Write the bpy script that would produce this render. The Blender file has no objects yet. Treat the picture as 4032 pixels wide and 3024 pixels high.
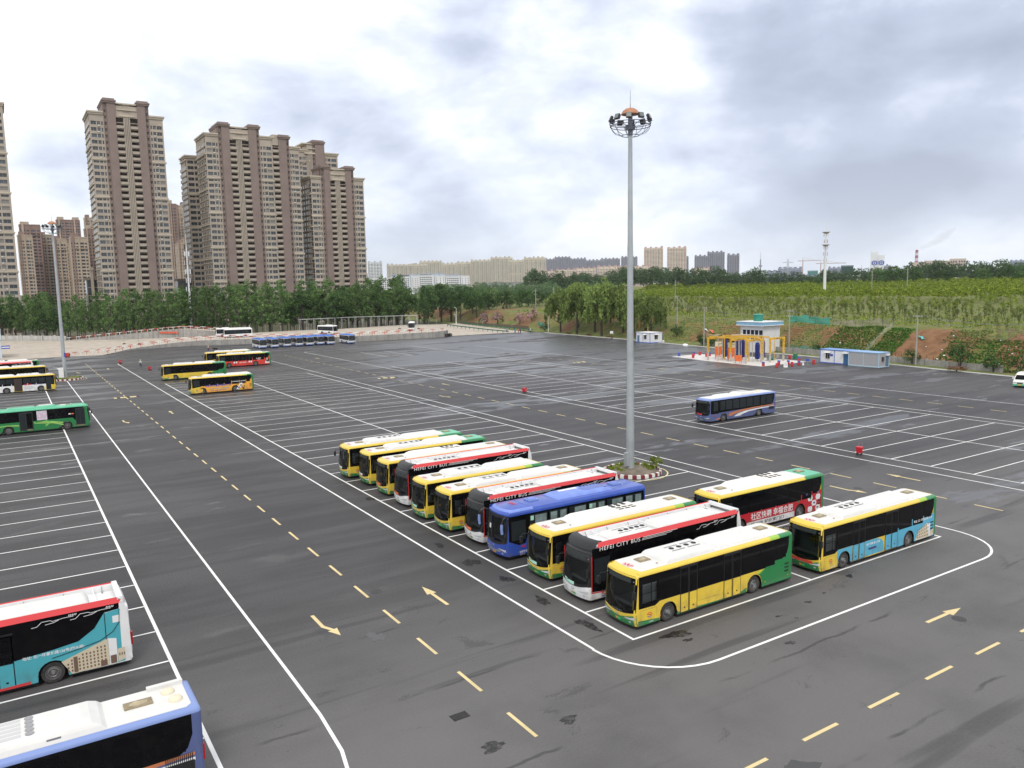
import bpy, math, random
import numpy as np
from mathutils import Vector, Matrix
from mathutils.geometry import tessellate_polygon
PI = math.pi
R = math.radians
scene = bpy.context.scene
COL = scene.collection

# ------------------------------------------------------------------ camera
# world frame: +X runs along the parking bays, +Y along the lanes, camera above the origin
CAM_H = 17.87
def make_camera():
    f, pitch, roll, yaw = 3120.0, .124832, .018459, .567788
    fw = Vector((math.sin(yaw)*math.cos(pitch), math.cos(yaw)*math.cos(pitch), -math.sin(pitch)))
    rt = Vector((math.cos(yaw), -math.sin(yaw), 0))
    dn = fw.cross(rt)
    r2 = math.cos(roll)*rt + math.sin(roll)*dn
    d2 = -math.sin(roll)*rt + math.cos(roll)*dn
    cam = bpy.data.cameras.new('camera')
    cam.sensor_width = 36.0
    cam.lens = 36.0*f/4032.0
    cam.clip_start = 0.5
    cam.clip_end = 20000
    o = bpy.data.objects.new('camera', cam)
    COL.objects.link(o)
    up, bk = -d2, -fw
    o.matrix_world = Matrix(((r2.x, up.x, bk.x, 0), (r2.y, up.y, bk.y, 0), (r2.z, up.z, bk.z, CAM_H), (0, 0, 0, 1)))
    scene.camera = o
make_camera()

# ------------------------------------------------------------------ sky and sun
SUN_EL, SUN_AZ = 52.0, 215.0          # degrees; azimuth clockwise from +Y
def make_world():
    w = bpy.data.worlds.new('World'); scene.world = w; w.use_nodes = True
    nt = w.node_tree; nt.nodes.clear(); L = nt.links.new
    def N(t, **k):
        n = nt.nodes.new(t)
        for a, b in k.items(): setattr(n, a, b)
        return n
    def MA(op, a, b=None, c=None):
        n = N('ShaderNodeMath', operation=op)
        for i, v in enumerate((a, b, c)):
            if v is None: continue
            if isinstance(v, (int, float)): n.inputs[i].default_value = v
            else: L(v, n.inputs[i])
        return n.outputs[0]
    out = N('ShaderNodeOutputWorld')
    tc = N('ShaderNodeTexCoord')
    sx = N('ShaderNodeSeparateXYZ'); L(tc.outputs['Generated'], sx.inputs[0])
    X, Y, Z = sx.outputs
    vec = tc.outputs['Generated']
    def noise(scale, det, rough, dist, off, flat):
        mp = N('ShaderNodeMapping'); mp.inputs['Location'].default_value = off; mp.inputs['Scale'].default_value = (1, 1, flat)
        L(vec, mp.inputs[0])
        n = N('ShaderNodeTexNoise'); n.inputs['Scale'].default_value = scale; n.inputs['Detail'].default_value = det
        n.inputs['Roughness'].default_value = rough; n.inputs['Distortion'].default_value = dist
        L(mp.outputs[0], n.inputs['Vector']); return n.outputs[0]
    big = noise(2.6, 2, .5, .25, (2.3, .4, 1.1), 2.2)
    mid = noise(6.0, 6, .54, .15, (5.2, 1.7, .3), 2.0)
    dens = MA('ADD', MA('ADD', MA('MULTIPLY', big, .50), MA('MULTIPLY', mid, .48)), -.062)
    # banks of thicker cloud and brighter rifts between them
    for d, k, wgt in CLOUDS:
        dp = N('ShaderNodeVectorMath', operation='DOT_PRODUCT'); L(vec, dp.inputs[0]); dp.inputs[1].default_value = d
        dens = MA('ADD', dens, MA('MULTIPLY', MA('POWER', 2.718, MA('MULTIPLY', MA('SUBTRACT', dp.outputs['Value'], 1.0), k)), wgt))
    rp = N('ShaderNodeValToRGB'); L(dens, rp.inputs[0]); cr = rp.color_ramp
    cr.elements[0].position = .41; cr.elements[0].color = (1.0, 1.0, .985, 1)
    cr.elements[1].position = .76; cr.elements[1].color = (.35, .39, .50, 1)
    for pos, c in ((.47, (.93, .95, .99)), (.54, (.70, .75, .87)), (.62, (.49, .54, .67))):
        e = cr.elements.new(pos); e.color = (*c, 1)
    # pale air low over the horizon
    hz = MA('POWER', 2.718, MA('MULTIPLY', MA('MAXIMUM', Z, 0.0), -13.0))
    mx = N('ShaderNodeMix', data_type='RGBA'); L(MA('MULTIPLY', hz, .72), mx.inputs[0])
    L(rp.outputs[0], mx.inputs[6]); mx.inputs[7].default_value = (.74, .79, .86, 1)
    sk = N('ShaderNodeTexSky', sky_type='NISHITA'); sk.sun_disc = False
    sk.sun_elevation = R(SUN_EL); sk.sun_rotation = R(SUN_AZ)
    b1 = N('ShaderNodeBackground'); L(sk.outputs[0], b1.inputs[0]); b1.inputs[1].default_value = .1
    b2 = N('ShaderNodeBackground'); L(mx.outputs[2], b2.inputs[0]); b2.inputs[1].default_value = SKY_GAIN
    w.cycles.sampling_method = 'MANUAL'; w.cycles.sample_map_resolution = 512
    ms = N('ShaderNodeMixShader'); ms.inputs[0].default_value = .93
    L(b1.outputs[0], ms.inputs[1]); L(b2.outputs[0], ms.inputs[2]); L(ms.outputs[0], out.inputs[0])
SKY_GAIN = 1.10
CLOUDS = [((.584, .759, .286), 80, .14), ((.833, .539, .127), 50, .13), ((.729, .679, .086), 110, .10), ((.512, .855, .077), 110, .11), ((.212, .965, .155), 110, .15), ((.07, .99, .11), 140, .12), ((.871, .44, .217), 60, .08),
          ((.425, .888, .175), 200, .09), ((.844, .505, .179), 900, -.10), ((.657, .738, .154), 160, -.09), ((.237, .929, .285), 26, -.075), ((.335, .94, .068), 150, .07), ((.773, .588, .24), 140, .06), ((-.5, .3, .5), 5, .06), ((.3, -.7, .5), 5, .06)]
make_world()
def make_sun():
    l = bpy.data.lights.new('sun', 'SUN'); l.energy = 1.4; l.angle = R(16); l.color = (1, .96, .9)
    o = bpy.data.objects.new('sun', l); COL.objects.link(o)
    az, el = R(SUN_AZ), R(SUN_EL)
    d = Vector((math.sin(az)*math.cos(el), math.cos(az)*math.cos(el), math.sin(el)))   # towards the sun
    o.rotation_euler = d.to_track_quat('Z', 'Y').to_euler(); o.location = (0, 0, 200)
make_sun()
vs = scene.view_settings
vs.view_transform = 'Standard'; vs.look = 'None'; vs.exposure = 0.22; vs.gamma = 1.0; vs.use_curve_mapping = False
cy = scene.cycles
cy.max_bounces = 5; cy.diffuse_bounces = 2; cy.glossy_bounces = 3; cy.transmission_bounces = 3; cy.volume_bounces = 0; cy.transparent_max_bounces = 8

# ------------------------------------------------------------------ helpers
class MB:
    """collects faces; build() links them as ONE mesh object"""
    def __init__(s): s.v = []; s.f = []; s.m = []
    def add(s, vs, fs, mi=0):
        b = len(s.v); s.v.extend(vs)
        for f in fs: s.f.append(tuple(i+b for i in f)); s.m.append(mi)
        return s
    def quad(s, a, b, c, d, mi=0): return s.add([a, b, c, d], [(0, 1, 2, 3)], mi)
    def box(s, x0, x1, y0, y1, z0, z1, mi=0):
        v = [(x0, y0, z0), (x1, y0, z0), (x1, y1, z0), (x0, y1, z0), (x0, y0, z1), (x1, y0, z1), (x1, y1, z1), (x0, y1, z1)]
        return s.add(v, [(3, 2, 1, 0), (4, 5, 6, 7), (0, 1, 5, 4), (1, 2, 6, 5), (2, 3, 7, 6), (3, 0, 4, 7)], mi)
    def obox(s, a, b, w, z0, z1, mi=0, e=0.0):
        """box along the ground segment a-b, width w"""
        dx, dy = b[0]-a[0], b[1]-a[1]; l = math.hypot(dx, dy) or 1; ux, uy = dx/l, dy/l; nx, ny = -uy*w/2, ux*w/2
        a = (a[0]-ux*e, a[1]-uy*e); b = (b[0]+ux*e, b[1]+uy*e)
        za, zb = (z0, z0) if not isinstance(z0, tuple) else z0
        ta, tb = (z1, z1) if not isinstance(z1, tuple) else z1
        v = [(a[0]+nx, a[1]+ny, za), (a[0]-nx, a[1]-ny, za), (b[0]-nx, b[1]-ny, zb), (b[0]+nx, b[1]+ny, zb),
             (a[0]+nx, a[1]+ny, ta), (a[0]-nx, a[1]-ny, ta), (b[0]-nx, b[1]-ny, tb), (b[0]+nx, b[1]+ny, tb)]
        return s.add(v, [(3, 2, 1, 0), (4, 5, 6, 7), (0, 1, 5, 4), (1, 2, 6, 5), (2, 3, 7, 6), (3, 0, 4, 7)], mi)
    def cyl(s, p0, p1, r0, r1=None, n=10, mi=0, caps=True):
        r1 = r0 if r1 is None else r1
        p0, p1 = Vector(p0), Vector(p1); d = (p1-p0).normalized()
        a = d.orthogonal().normalized(); b = d.cross(a)
        v = []
        for p, r in ((p0, r0), (p1, r1)):
            for i in range(n):
                t = 2*PI*i/n; v.append(tuple(p+a*(r*math.cos(t))+b*(r*math.sin(t))))
        f = [(i, (i+1) % n, n+(i+1) % n, n+i) for i in range(n)]
        if caps: f += [tuple(range(n-1, -1, -1)), tuple(range(n, 2*n))]
        return s.add(v, f, mi)
    def tube(s, path, r, n=6, mi=0):
        for a, b in zip(path[:-1], path[1:]): s.cyl(a, b, r, r, n, mi)
        return s
    def lathe(s, prof, n=20, mi=0, axis='z', c=(0, 0, 0)):
        """prof: list of (radius, height)"""
        v = []
        for r, h in prof:
            for i in range(n):
                t = 2*PI*i/n; x, y = r*math.cos(t), r*math.sin(t)
                v.append((c[0]+x, c[1]+y, c[2]+h) if axis == 'z' else (c[0]+x, c[1]+h, c[2]+y))
        f = []
        for k in range(len(prof)-1):
            for i in range(n):
                j = (i+1) % n
                q = (k*n+i, k*n+j, (k+1)*n+j, (k+1)*n+i)
                f.append(q if axis == 'z' else q[::-1])
        return s.add(v, f, mi)
    def poly(s, pts, mi=0, flip=False):
        tri = tessellate_polygon([[Vector(p) for p in pts]])
        if not tri: return s
        # orient all triangles like the first listed winding
        f = [tuple(t) for t in tri]
        if flip: f = [t[::-1] for t in f]
        return s.add([tuple(p) for p in pts], f, mi)
    def prism(s, pts, z0, z1, mi=0, mt=None):
        """pts: ccw outline in xy"""
        n = len(pts); b = [(x, y, z0) for x, y in pts]; t = [(x, y, z1) for x, y in pts]
        s.add(b+t, [(i, (i+1) % n, n+(i+1) % n, n+i) for i in range(n)], mi)
        s.add(t, [tuple(range(n))], mi if mt is None else mt)
        return s
    def mesh(s, name, mats):
        me = bpy.data.meshes.new(name); me.from_pydata(s.v, [], s.f)
        for m in (mats if isinstance(mats, (list, tuple)) else [mats]): me.materials.append(m)
        if any(s.m): me.polygons.foreach_set('material_index', s.m)
        me.update(); return me
    def build(s, name, mats, parent=None, smooth=None):
        me = s.mesh(name, mats)
        if smooth: me.shade_smooth(); me.set_sharp_from_angle(angle=R(smooth))
        return link(name, me, parent)
def link(name, me, parent=None, loc=None, rz=0, scale=None):
    o = bpy.data.objects.new(name, me); COL.objects.link(o)
    if parent: o.parent = parent
    if loc is not None: o.location = loc
    if rz: o.rotation_euler = (0, 0, rz)
    if scale is not None: o.scale = scale if isinstance(scale, (tuple, list)) else (scale,)*3
    return o
def tag(o, label=None, cat=None, group=None, kind=None):
    if label: o['label'] = label
    if cat: o['category'] = cat
    if group: o['group'] = group
    if kind: o['kind'] = kind
    return o
def thing(name, label, cat, loc=(0, 0, 0), rz=0, group=None):
    o = link(name, None, None, loc, rz); o.empty_display_size = .3
    return tag(o, label, cat, group)
def copy_tree(o, parent=None):
    c = o.copy(); COL.objects.link(c); c.parent = parent
    for ch in o.children: copy_tree(ch, c)
    return c

# ------------------------------------------------------------------ materials
MATS = {}
def mat(name, col, rough=.5, metal=0.0, vary=0.0, vscale=3.0, bump=0.0, bscale=20.0, spec=.5, coat=0.0, rnd=0.0, dirt=0.0):
    if name in MATS: return MATS[name]
    m = bpy.data.materials.new(name); m.use_nodes = True; MATS[name] = m
    nt = m.node_tree; b = nt.nodes['Principled BSDF']; L = nt.links.new
    b.inputs['Base Color'].default_value = (*col, 1); b.inputs['Roughness'].default_value = rough
    b.inputs['Metallic'].default_value = metal; b.inputs['Specular IOR Level'].default_value = spec
    b.inputs['Coat Weight'].default_value = coat; b.inputs['Coat Roughness'].default_value = .12
    if vary or bump or rnd or dirt:
        tc = nt.nodes.new('ShaderNodeTexCoord')
        src = None
        if vary:
            n = nt.nodes.new('ShaderNodeTexNoise'); n.inputs['Scale'].default_value = vscale; n.inputs['Detail'].default_value = 5
            L(tc.outputs['Object'], n.inputs['Vector'])
            mr = nt.nodes.new('ShaderNodeMapRange'); L(n.outputs[0], mr.inputs[0])
            mr.inputs[1].default_value = .3; mr.inputs[2].default_value = .7
            mr.inputs[3].default_value = 1-vary; mr.inputs[4].default_value = 1+vary
            src = mr.outputs[0]
        if rnd:
            oi = nt.nodes.new('ShaderNodeObjectInfo'); mr = nt.nodes.new('ShaderNodeMapRange'); L(oi.outputs['Random'], mr.inputs[0])
            mr.inputs[3].default_value = 1-rnd; mr.inputs[4].default_value = 1+rnd
            if src:
                mu = nt.nodes.new('ShaderNodeMath'); mu.operation = 'MULTIPLY'; L(src, mu.inputs[0]); L(mr.outputs[0], mu.inputs[1]); src = mu.outputs[0]
            else: src = mr.outputs[0]
        if src:
            vm = nt.nodes.new('ShaderNodeVectorMath'); vm.operation = 'SCALE'
            vm.inputs[0].default_value = col; L(src, vm.inputs['Scale']); L(vm.outputs[0], b.inputs['Base Color'])
        if dirt:
            # road grime on the lower panels: blotchy, thickest near the wheels' spray height
            sp = nt.nodes.new('ShaderNodeSeparateXYZ'); L(tc.outputs['Object'], sp.inputs[0])
            m1 = nt.nodes.new('ShaderNodeMapRange'); L(sp.outputs[2], m1.inputs[0]); m1.inputs[1].default_value = 1.15; m1.inputs[2].default_value = .25; m1.inputs[3].default_value = .12; m1.inputs[4].default_value = 1
            n = nt.nodes.new('ShaderNodeTexNoise'); n.inputs['Scale'].default_value = 2.2; n.inputs['Detail'].default_value = 4; L(tc.outputs['Object'], n.inputs['Vector'])
            m2 = nt.nodes.new('ShaderNodeMapRange'); L(n.outputs[0], m2.inputs[0]); m2.inputs[1].default_value = .38; m2.inputs[2].default_value = .75; m2.inputs[3].default_value = 0; m2.inputs[4].default_value = dirt
            mu = nt.nodes.new('ShaderNodeMath'); mu.operation = 'MULTIPLY'; L(m1.outputs[0], mu.inputs[0]); L(m2.outputs[0], mu.inputs[1])
            mx = nt.nodes.new('ShaderNodeMix'); mx.data_type = 'RGBA'; L(mu.outputs[0], mx.inputs[0]); mx.inputs[7].default_value = (.11, .095, .08, 1)
            if src: L(vm.outputs[0], mx.inputs[6])
            else: mx.inputs[6].default_value = (*col, 1)
            L(mx.outputs[2], b.inputs['Base Color'])
        if bump:
            n = nt.nodes.new('ShaderNodeTexNoise'); n.inputs['Scale'].default_value = bscale; n.inputs['Detail'].default_value = 4
            L(tc.outputs['Object'], n.inputs['Vector'])
            bp = nt.nodes.new('ShaderNodeBump'); bp.inputs['Strength'].default_value = bump; bp.inputs['Distance'].default_value = .05
            L(n.outputs[0], bp.inputs['Height']); L(bp.outputs[0], b.inputs['Normal'])
    return m
def glass_mat(name, tint=(.45, .5, .5), ior=1.5, rough=.03):
    """thin see-through pane"""
    if name in MATS: return MATS[name]
    m = bpy.data.materials.new(name); m.use_nodes = True; MATS[name] = m
    nt = m.node_tree; nt.nodes.clear(); L = nt.links.new
    o = nt.nodes.new('ShaderNodeOutputMaterial'); t = nt.nodes.new('ShaderNodeBsdfTransparent'); t.inputs[0].default_value = (*tint, 1)
    g = nt.nodes.new('ShaderNodeBsdfGlossy'); g.inputs['Roughness'].default_value = rough
    fr = nt.nodes.new('ShaderNodeFresnel'); fr.inputs[0].default_value = ior
    mx = nt.nodes.new('ShaderNodeMixShader'); L(fr.outputs[0], mx.inputs[0]); L(t.outputs[0], mx.inputs[1]); L(g.outputs[0], mx.inputs[2]); L(mx.outputs[0], o.inputs[0])
    return m
class NT:
    """small node-graph helper for the surface materials"""
    def __init__(s, name):
        s.m = bpy.data.materials.new(name); s.m.use_nodes = True; s.nt = s.m.node_tree; s.b = s.nt.nodes['Principled BSDF']
        s.tc = s.nt.nodes.new('ShaderNodeTexCoord'); MATS[name] = s.m
    def L(s, a, b): s.nt.links.new(a, b)
    def n(s, t): return s.nt.nodes.new(t)
    def ma(s, op, a, b=None, c=None, clamp=False):
        n = s.n('ShaderNodeMath'); n.operation = op; n.use_clamp = clamp
        for i, v in enumerate((a, b, c)):
            if v is None: continue
            if isinstance(v, (int, float)): n.inputs[i].default_value = v
            else: s.L(v, n.inputs[i])
        return n.outputs[0]
    def noise(s, scale, det=4, rough=.5, sc=(1, 1, 1), loc=(0, 0, 0), dist=0.0):
        mp = s.n('ShaderNodeMapping'); mp.inputs['Scale'].default_value = sc; mp.inputs['Location'].default_value = loc
        s.L(s.tc.outputs['Object'], mp.inputs[0])
        n = s.n('ShaderNodeTexNoise'); n.inputs['Scale'].default_value = scale; n.inputs['Detail'].default_value = det
        n.inputs['Roughness'].default_value = rough; n.inputs['Distortion'].default_value = dist
        s.L(mp.outputs[0], n.inputs['Vector']); return n.outputs[0]
    def rng(s, v, a, b, c=0.0, d=1.0):
        n = s.n('ShaderNodeMapRange'); s.L(v, n.inputs[0])
        for i, x in zip((1, 2, 3, 4), (a, b, c, d)): n.inputs[i].default_value = x
        n.interpolation_type = 'SMOOTHSTEP'; return n.outputs[0]
    def mix(s, f, a, b):
        n = s.n('ShaderNodeMix'); n.data_type = 'RGBA'
        if isinstance(f, (int, float)): n.inputs[0].default_value = f
        else: s.L(f, n.inputs[0])
        for i, v in ((6, a), (7, b)):
            if isinstance(v, tuple): n.inputs[i].default_value = (*v, 1)
            else: s.L(v, n.inputs[i])
        return n.outputs[2]
    def bump(s, h, st, dist=.05):
        n = s.n('ShaderNodeBump'); n.inputs['Strength'].default_value = st; n.inputs['Distance'].default_value = dist
        s.L(h, n.inputs['Height']); s.L(n.outputs[0], s.b.inputs['Normal'])
    def xyz(s):
        n = s.n('ShaderNodeSeparateXYZ'); s.L(s.tc.outputs['Object'], n.inputs[0]); return n.outputs

# text as mesh data (Blender's built-in font), all made while the scene is still empty
TXT = {}
def text_data(body, bold=False, shear=0.0):
    key = (body, bold, shear)
    if key in TXT: return TXT[key]
    cu = bpy.data.curves.new('lettering', 'FONT'); cu.body = body; cu.size = 1; cu.offset = .012 if bold else 0; cu.shear = shear; cu.resolution_u = 2
    if body[0] == 'H': cu.space_character = 1.14
    o = bpy.data.objects.new('lettering', cu); COL.objects.link(o)
    bpy.context.view_layer.update()
    me = bpy.data.meshes.new_from_object(o.evaluated_get(bpy.context.evaluated_depsgraph_get()))
    bpy.data.objects.remove(o); bpy.data.curves.remove(cu)
    me.materials.clear()
    TXT[key] = me; return me
for b_ in ('HEFEI CITY BUS', '地址: 北一环蒙城路126号', '亲子 明珠 婴儿护理', '合肥  新能源公交', '和氏集团', '合肥公交集团保修公司', '汽车维修 品质服务', '专业 诚信 高效 快捷', '公交车维修  汽车保养', '社区快聘 幸福合肥', '好工作 就在家门口', '迎驾山泉', '中国好水 景致工', 'S 0431', '地址: 北一环蒙城路126号(四水局)', '合肥客运', '一路平安', '出', '入', '平', '安', '中自洗', 'ANKAI'):
    text_data(b_, b_[0] != 'H')
for b_ in ('关爱健康', '合肥公交', '5-0421', '5-0364', '5-0434', '皖 A 18', '公务用车'): text_data(b_)
def text_obj(body, u, v, origin, material, parent, size, bold=0.0, shear=0.0, name='lettering', width=None):
    """u, v: directions of the writing and of 'up'; width stretches the line to that length"""
    me = text_data(body, bold > 0, shear)
    if not me.vertices: return None
    k = (body, bold > 0, shear, material.name)
    if k not in TXT:
        TXT[k] = me.copy(); TXT[k].materials.append(material)
    me = TXT[k]; o = link(name, me, parent)
    u, v = Vector(u).normalized(), Vector(v).normalized(); w = u.cross(v)
    sx = size
    if width:
        xs = [q.co.x for q in me.vertices]; sx = width/max(1e-3, max(xs)-min(xs))
    o.matrix_local = Matrix(((u.x*sx, v.x*size, w.x, origin[0]), (u.y*sx, v.y*size, w.y, origin[1]), (u.z*sx, v.z*size, w.z, origin[2]), (0, 0, 0, 1)))
    return o
rnd = random.Random(7)

# ------------------------------------------------------------------ ground, parking lot, markings
def interp(x, xs, ys):
    if x <= xs[0]: return ys[0]
    for i in range(len(xs)-1):
        if x <= xs[i+1]:
            t = (x-xs[i])/(xs[i+1]-xs[i]); return ys[i]+(ys[i+1]-ys[i])*t
    return ys[-1]
def smooth(t): t = max(0.0, min(1.0, t)); return t*t*(3-2*t)

def asphalt_mat():
    s = NT('asphalt'); X, Y, Z = s.xyz()
    fine = s.noise(9.0, 4, .7)
    grain = s.noise(55.0, 1, .6)
    band = s.noise(.30, 5, .6, sc=(.16, 1.0, 1), dist=.3)          # paving strips run along the bays
    big = s.noise(.035, 4, .55, loc=(4, 9, 0))
    v = s.ma('ADD', s.ma('MULTIPLY', s.rng(band, .38, .62), .55), s.ma('MULTIPLY', s.rng(big, .38, .62), .45))
    c = s.mix(v, (.030, .0282, .030), (.076, .072, .0748))
    c = s.mix(s.ma('MULTIPLY', s.rng(fine, .35, .75), .45), c, (.036, .035, .036))
    c = s.mix(s.ma('MULTIPLY', s.rng(grain, .55, .8), .35), c, (.13, .126, .123))
    # the driven lane mouth at the near end is bleached paler and browner
    lane = s.ma('MULTIPLY', s.rng(Y, 50, 24), s.rng(s.noise(.12, 4, .6, loc=(2, 8, 0)), .2, .6, .45, 1))
    c = s.mix(s.ma('MULTIPLY', lane, .75), c, (.150, .143, .138))
    # paving seams, tyre-worn tracks, ragged dark patches
    seam = s.noise(.55, 3, .5, sc=(.05, 1, 1), loc=(0, 31, 0), dist=.15)
    c = s.mix(s.ma('MULTIPLY', s.rng(seam, .58, .66), .55), c, (.036, .035, .037))
    wob = s.ma('ADD', s.ma('MULTIPLY', Y, .147), s.ma('MULTIPLY', s.noise(.35, 3, .6), .12))
    ln = s.ma('ABSOLUTE', s.ma('SUBTRACT', s.ma('FRACT', wob), .5))
    lm = s.ma('MULTIPLY', s.rng(ln, .018, .006), s.rng(s.noise(.22, 3, .6, loc=(9, 2, 0)), .46, .6))
    c = s.mix(s.ma('MULTIPLY', lm, .65), c, (.030, .029, .031))
    blot = s.ma('ADD', s.ma('MULTIPLY', s.noise(.45, 7, .68, sc=(.6, 1, 1), loc=(21, 4, 0), dist=.6), .8), s.ma('MULTIPLY', fine, .2))
    c = s.mix(s.ma('MULTIPLY', s.rng(blot, .59, .63), .42), c, (.034, .033, .035))
    silt = s.noise(.28, 6, .65, sc=(.35, 1, 1), loc=(41, 17, 0), dist=.5)
    c = s.mix(s.ma('MULTIPLY', s.rng(silt, .60, .70), .40), c, (.125, .120, .118))
    # thin films of water left by rain: more of them on the far, lower side of the lot
    w1 = s.noise(.12, 4, .55, sc=(.22, 1, 1), loc=(13, 5, 0), dist=.5)
    w2 = s.noise(.5, 4, .5, sc=(.45, 1, 1), loc=(3, 1, 0), dist=.4)
    far = s.ma('ADD', s.rng(Y, 55, 190, 0, .115), s.rng(X, 45, 110, 0, .065))
    wet = s.ma('ADD', s.ma('ADD', s.ma('MULTIPLY', w1, .75), s.ma('MULTIPLY', w2, .25)), far)
    wet = s.rng(wet, .60, .645)
    c = s.mix(s.ma('MULTIPLY', wet, .45), c, (.030, .030, .033))
    s.L(c, s.b.inputs['Base Color'])
    rg = s.ma('ADD', s.rng(fine, .2, .8, .52, .72), s.ma('MULTIPLY', wet, -.26))
    s.L(rg, s.b.inputs['Roughness'])
    s.L(s.ma('ADD', .40, s.ma('MULTIPLY', wet, .55)), s.b.inputs['Specular IOR Level'])
    s.bump(grain, .2, .02)
    return s.m
def worn_paint(name, col, base=(.07, .068, .07), wear=.5):
    s = NT(name)
    n = s.ma('ADD', s.ma('MULTIPLY', s.noise(2.2, 6, .65), .6), s.ma('MULTIPLY', s.noise(14, 4, .6), .4))
    c = s.mix(s.rng(n, .60-.1*wear, .74), col, base)
    d = s.noise(.4, 4, .6)
    c2 = s.mix(s.ma('MULTIPLY', s.rng(d, .4, .75), .45), c, tuple(x*.6 for x in col))
    s.L(c2, s.b.inputs['Base Color']); s.b.inputs['Roughness'].default_value = .6
    return s.m
def concrete_mat(name, col, scale=.5, stain=.4, vert=False):
    s = NT(name)
    a = s.noise(scale, 6, .6); b = s.noise(scale*9, 4, .6)
    c = s.mix(s.rng(a, .3, .7), tuple(x*.82 for x in col), tuple(min(1, x*1.12) for x in col))
    c = s.mix(s.ma('MULTIPLY', s.rng(b, .5, .8), .35), c, tuple(x*.6 for x in col))
    if vert:
        st = s.noise(1.0, 5, .6, sc=(1.4, 1.4, .08))
        c = s.mix(s.ma('MULTIPLY', s.rng(st, .45, .7), stain), c, tuple(x*.38 for x in col))
    else:
        st = s.noise(.16, 5, .6, sc=(.5, 1, 1), loc=(7, 3, 1))
        c = s.mix(s.ma('MULTIPLY', s.rng(st, .52, .68), stain), c, tuple(x*.45 for x in col))
    s.L(c, s.b.inputs['Base Color']); s.b.inputs['Roughness'].default_value = .8
    s.bump(b, .2, .02); return s.m
M_ASPH = asphalt_mat()
M_WHITE_LINE = worn_paint('white_road_paint', (.86, .855, .83), wear=.1)
M_YELL_LINE = worn_paint('yellow_road_paint', (.70, .56, .28), wear=.5)
M_CONC = concrete_mat('pale_concrete', (.46, .40, .33))
M_WALL = concrete_mat('stained_concrete', (.34, .325, .30), .6, .55, True)
M_KERB_W = mat('kerb_white', (.72, .71, .68), .6, vary=.15, vscale=4)
M_KERB_R = mat('kerb_red', (.20, .025, .03), .6, vary=.2, vscale=4)
M_SOIL = mat('soil', (.16, .13, .10), .9, vary=.35, vscale=1.5, bump=.5, bscale=8)
M_RED = mat('red_paint', (.52, .045, .03), .45, vary=.15, vscale=2)
M_WHITEP = mat('white_paint', (.78, .78, .77), .45, vary=.06, vscale=2)
M_BLACK = mat('black_rubber', (.012, .012, .013), .7)
M_STEEL = mat('galvanised_steel', (.42, .45, .47), .42, .35, vary=.12, vscale=.6)
def oil_mat():
    s = NT('oil_stain'); s.b.inputs['Base Color'].default_value = (.012, .0115, .012, 1); s.b.inputs['Roughness'].default_value = .4
    s.L(s.rng(s.noise(2.6, 6, .7), .36, .62, .15, .85), s.b.inputs['Alpha']); return s.m
M_OIL = oil_mat()
M_PUDDLE = mat('puddle_water', (.022, .023, .026), .04, spec=.6)

KY = (-90, 40, 70, 81, 95, 114, 130, 150, 168, 190, 220, 245, 300, 330, 520, 900)
KX = (143, 148, 150, 151.4, 153.7, 156.7, 158, 160, 162, 164.9, 166.7, 168, 174, 178, 195, 230)
def kerb_x(y): return interp(y, KY, KX)
# front edge of the raised concrete yard (x, y, height of the wall there)
DECK_F = [(-90, 258, 0), (14, 254.9, .02), (22.8, 252.8, .03), (26.4, 258.1, .15), (31, 265.5, .4), (35, 269.3, .6), (40, 271.6, .9), (46, 272.4, 1.3), (52, 272.4, 1.6), (60, 270.4, 1.65),
          (68, 267, 1.65), (76, 262, 1.7), (84, 256.5, 1.72), (92, 251.3, 1.75), (98, 249.2, 1.8), (105, 248.4, 1.83), (112, 248, 1.87), (119, 247.2, 1.95), (125, 246.8, 2.0), (130, 248, 2.1), (133, 250.5, 2.15)]
DECK_B = [(-90, 428, 0), (-12, 373, 0), (5, 356, .1), (19, 334, .4), (25, 328, .55), (30, 322, .7), (41, 312, 1.0), (47, 305, 1.3), (52, 300, 1.5), (59, 297, 1.65), (66, 296, 1.8), (73, 297, 1.85), (80, 299, 1.9), (95, 302, 1.9),
          (100, 301, 1.9), (106, 299, 1.9), (112, 298, 1.9), (120, 300, 1.9), (130, 303, 1.9), (138, 306, 1.8), (147, 309, 1.7)]

def ground():
    m = NT('rough_ground')
    a = m.noise(.02, 6, .6); b = m.noise(.4, 5, .6)
    c = m.mix(m.rng(a, .35, .65), (.055, .075, .028), (.12, .105, .06))
    c = m.mix(m.ma('MULTIPLY', m.rng(b, .4, .7), .5), c, (.045, .05, .025))
    m.L(c, m.b.inputs['Base Color']); m.b.inputs['Roughness'].default_value = .95
    g = MB(); n = 48
    g.add([(9000*math.cos(2*PI*i/n), 9000*math.sin(2*PI*i/n)+1000, -.12) for i in range(n)], [tuple(range(n))])
    tag(g.build('ground', m.m), kind='structure')
    # asphalt lot
    pts = [(-90, -40), (kerb_x(-40), -40)] + [(kerb_x(y), y) for y in (40, 55, 70, 81, 95, 105, 114, 122, 130, 140, 150, 160, 168, 180, 190, 205, 220, 235, 245)]
    pts += [(166, 247.5), (153, 250.6), (138, 251.2)] + [(x, y) for x, y, z in DECK_F[::-1]]
    lot = MB(); lot.poly([(x, y, 0) for x, y in pts])
    o = lot.build('parking_lot', M_ASPH); tag(o, kind='structure')
    return o
LOT = ground()
def fix_up(o):
    """turn horizontal sheets face up"""
    me = o.data
    for p in me.polygons:
        if p.normal.z < 0: p.flip()
    me.update()
fix_up(LOT)

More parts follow.
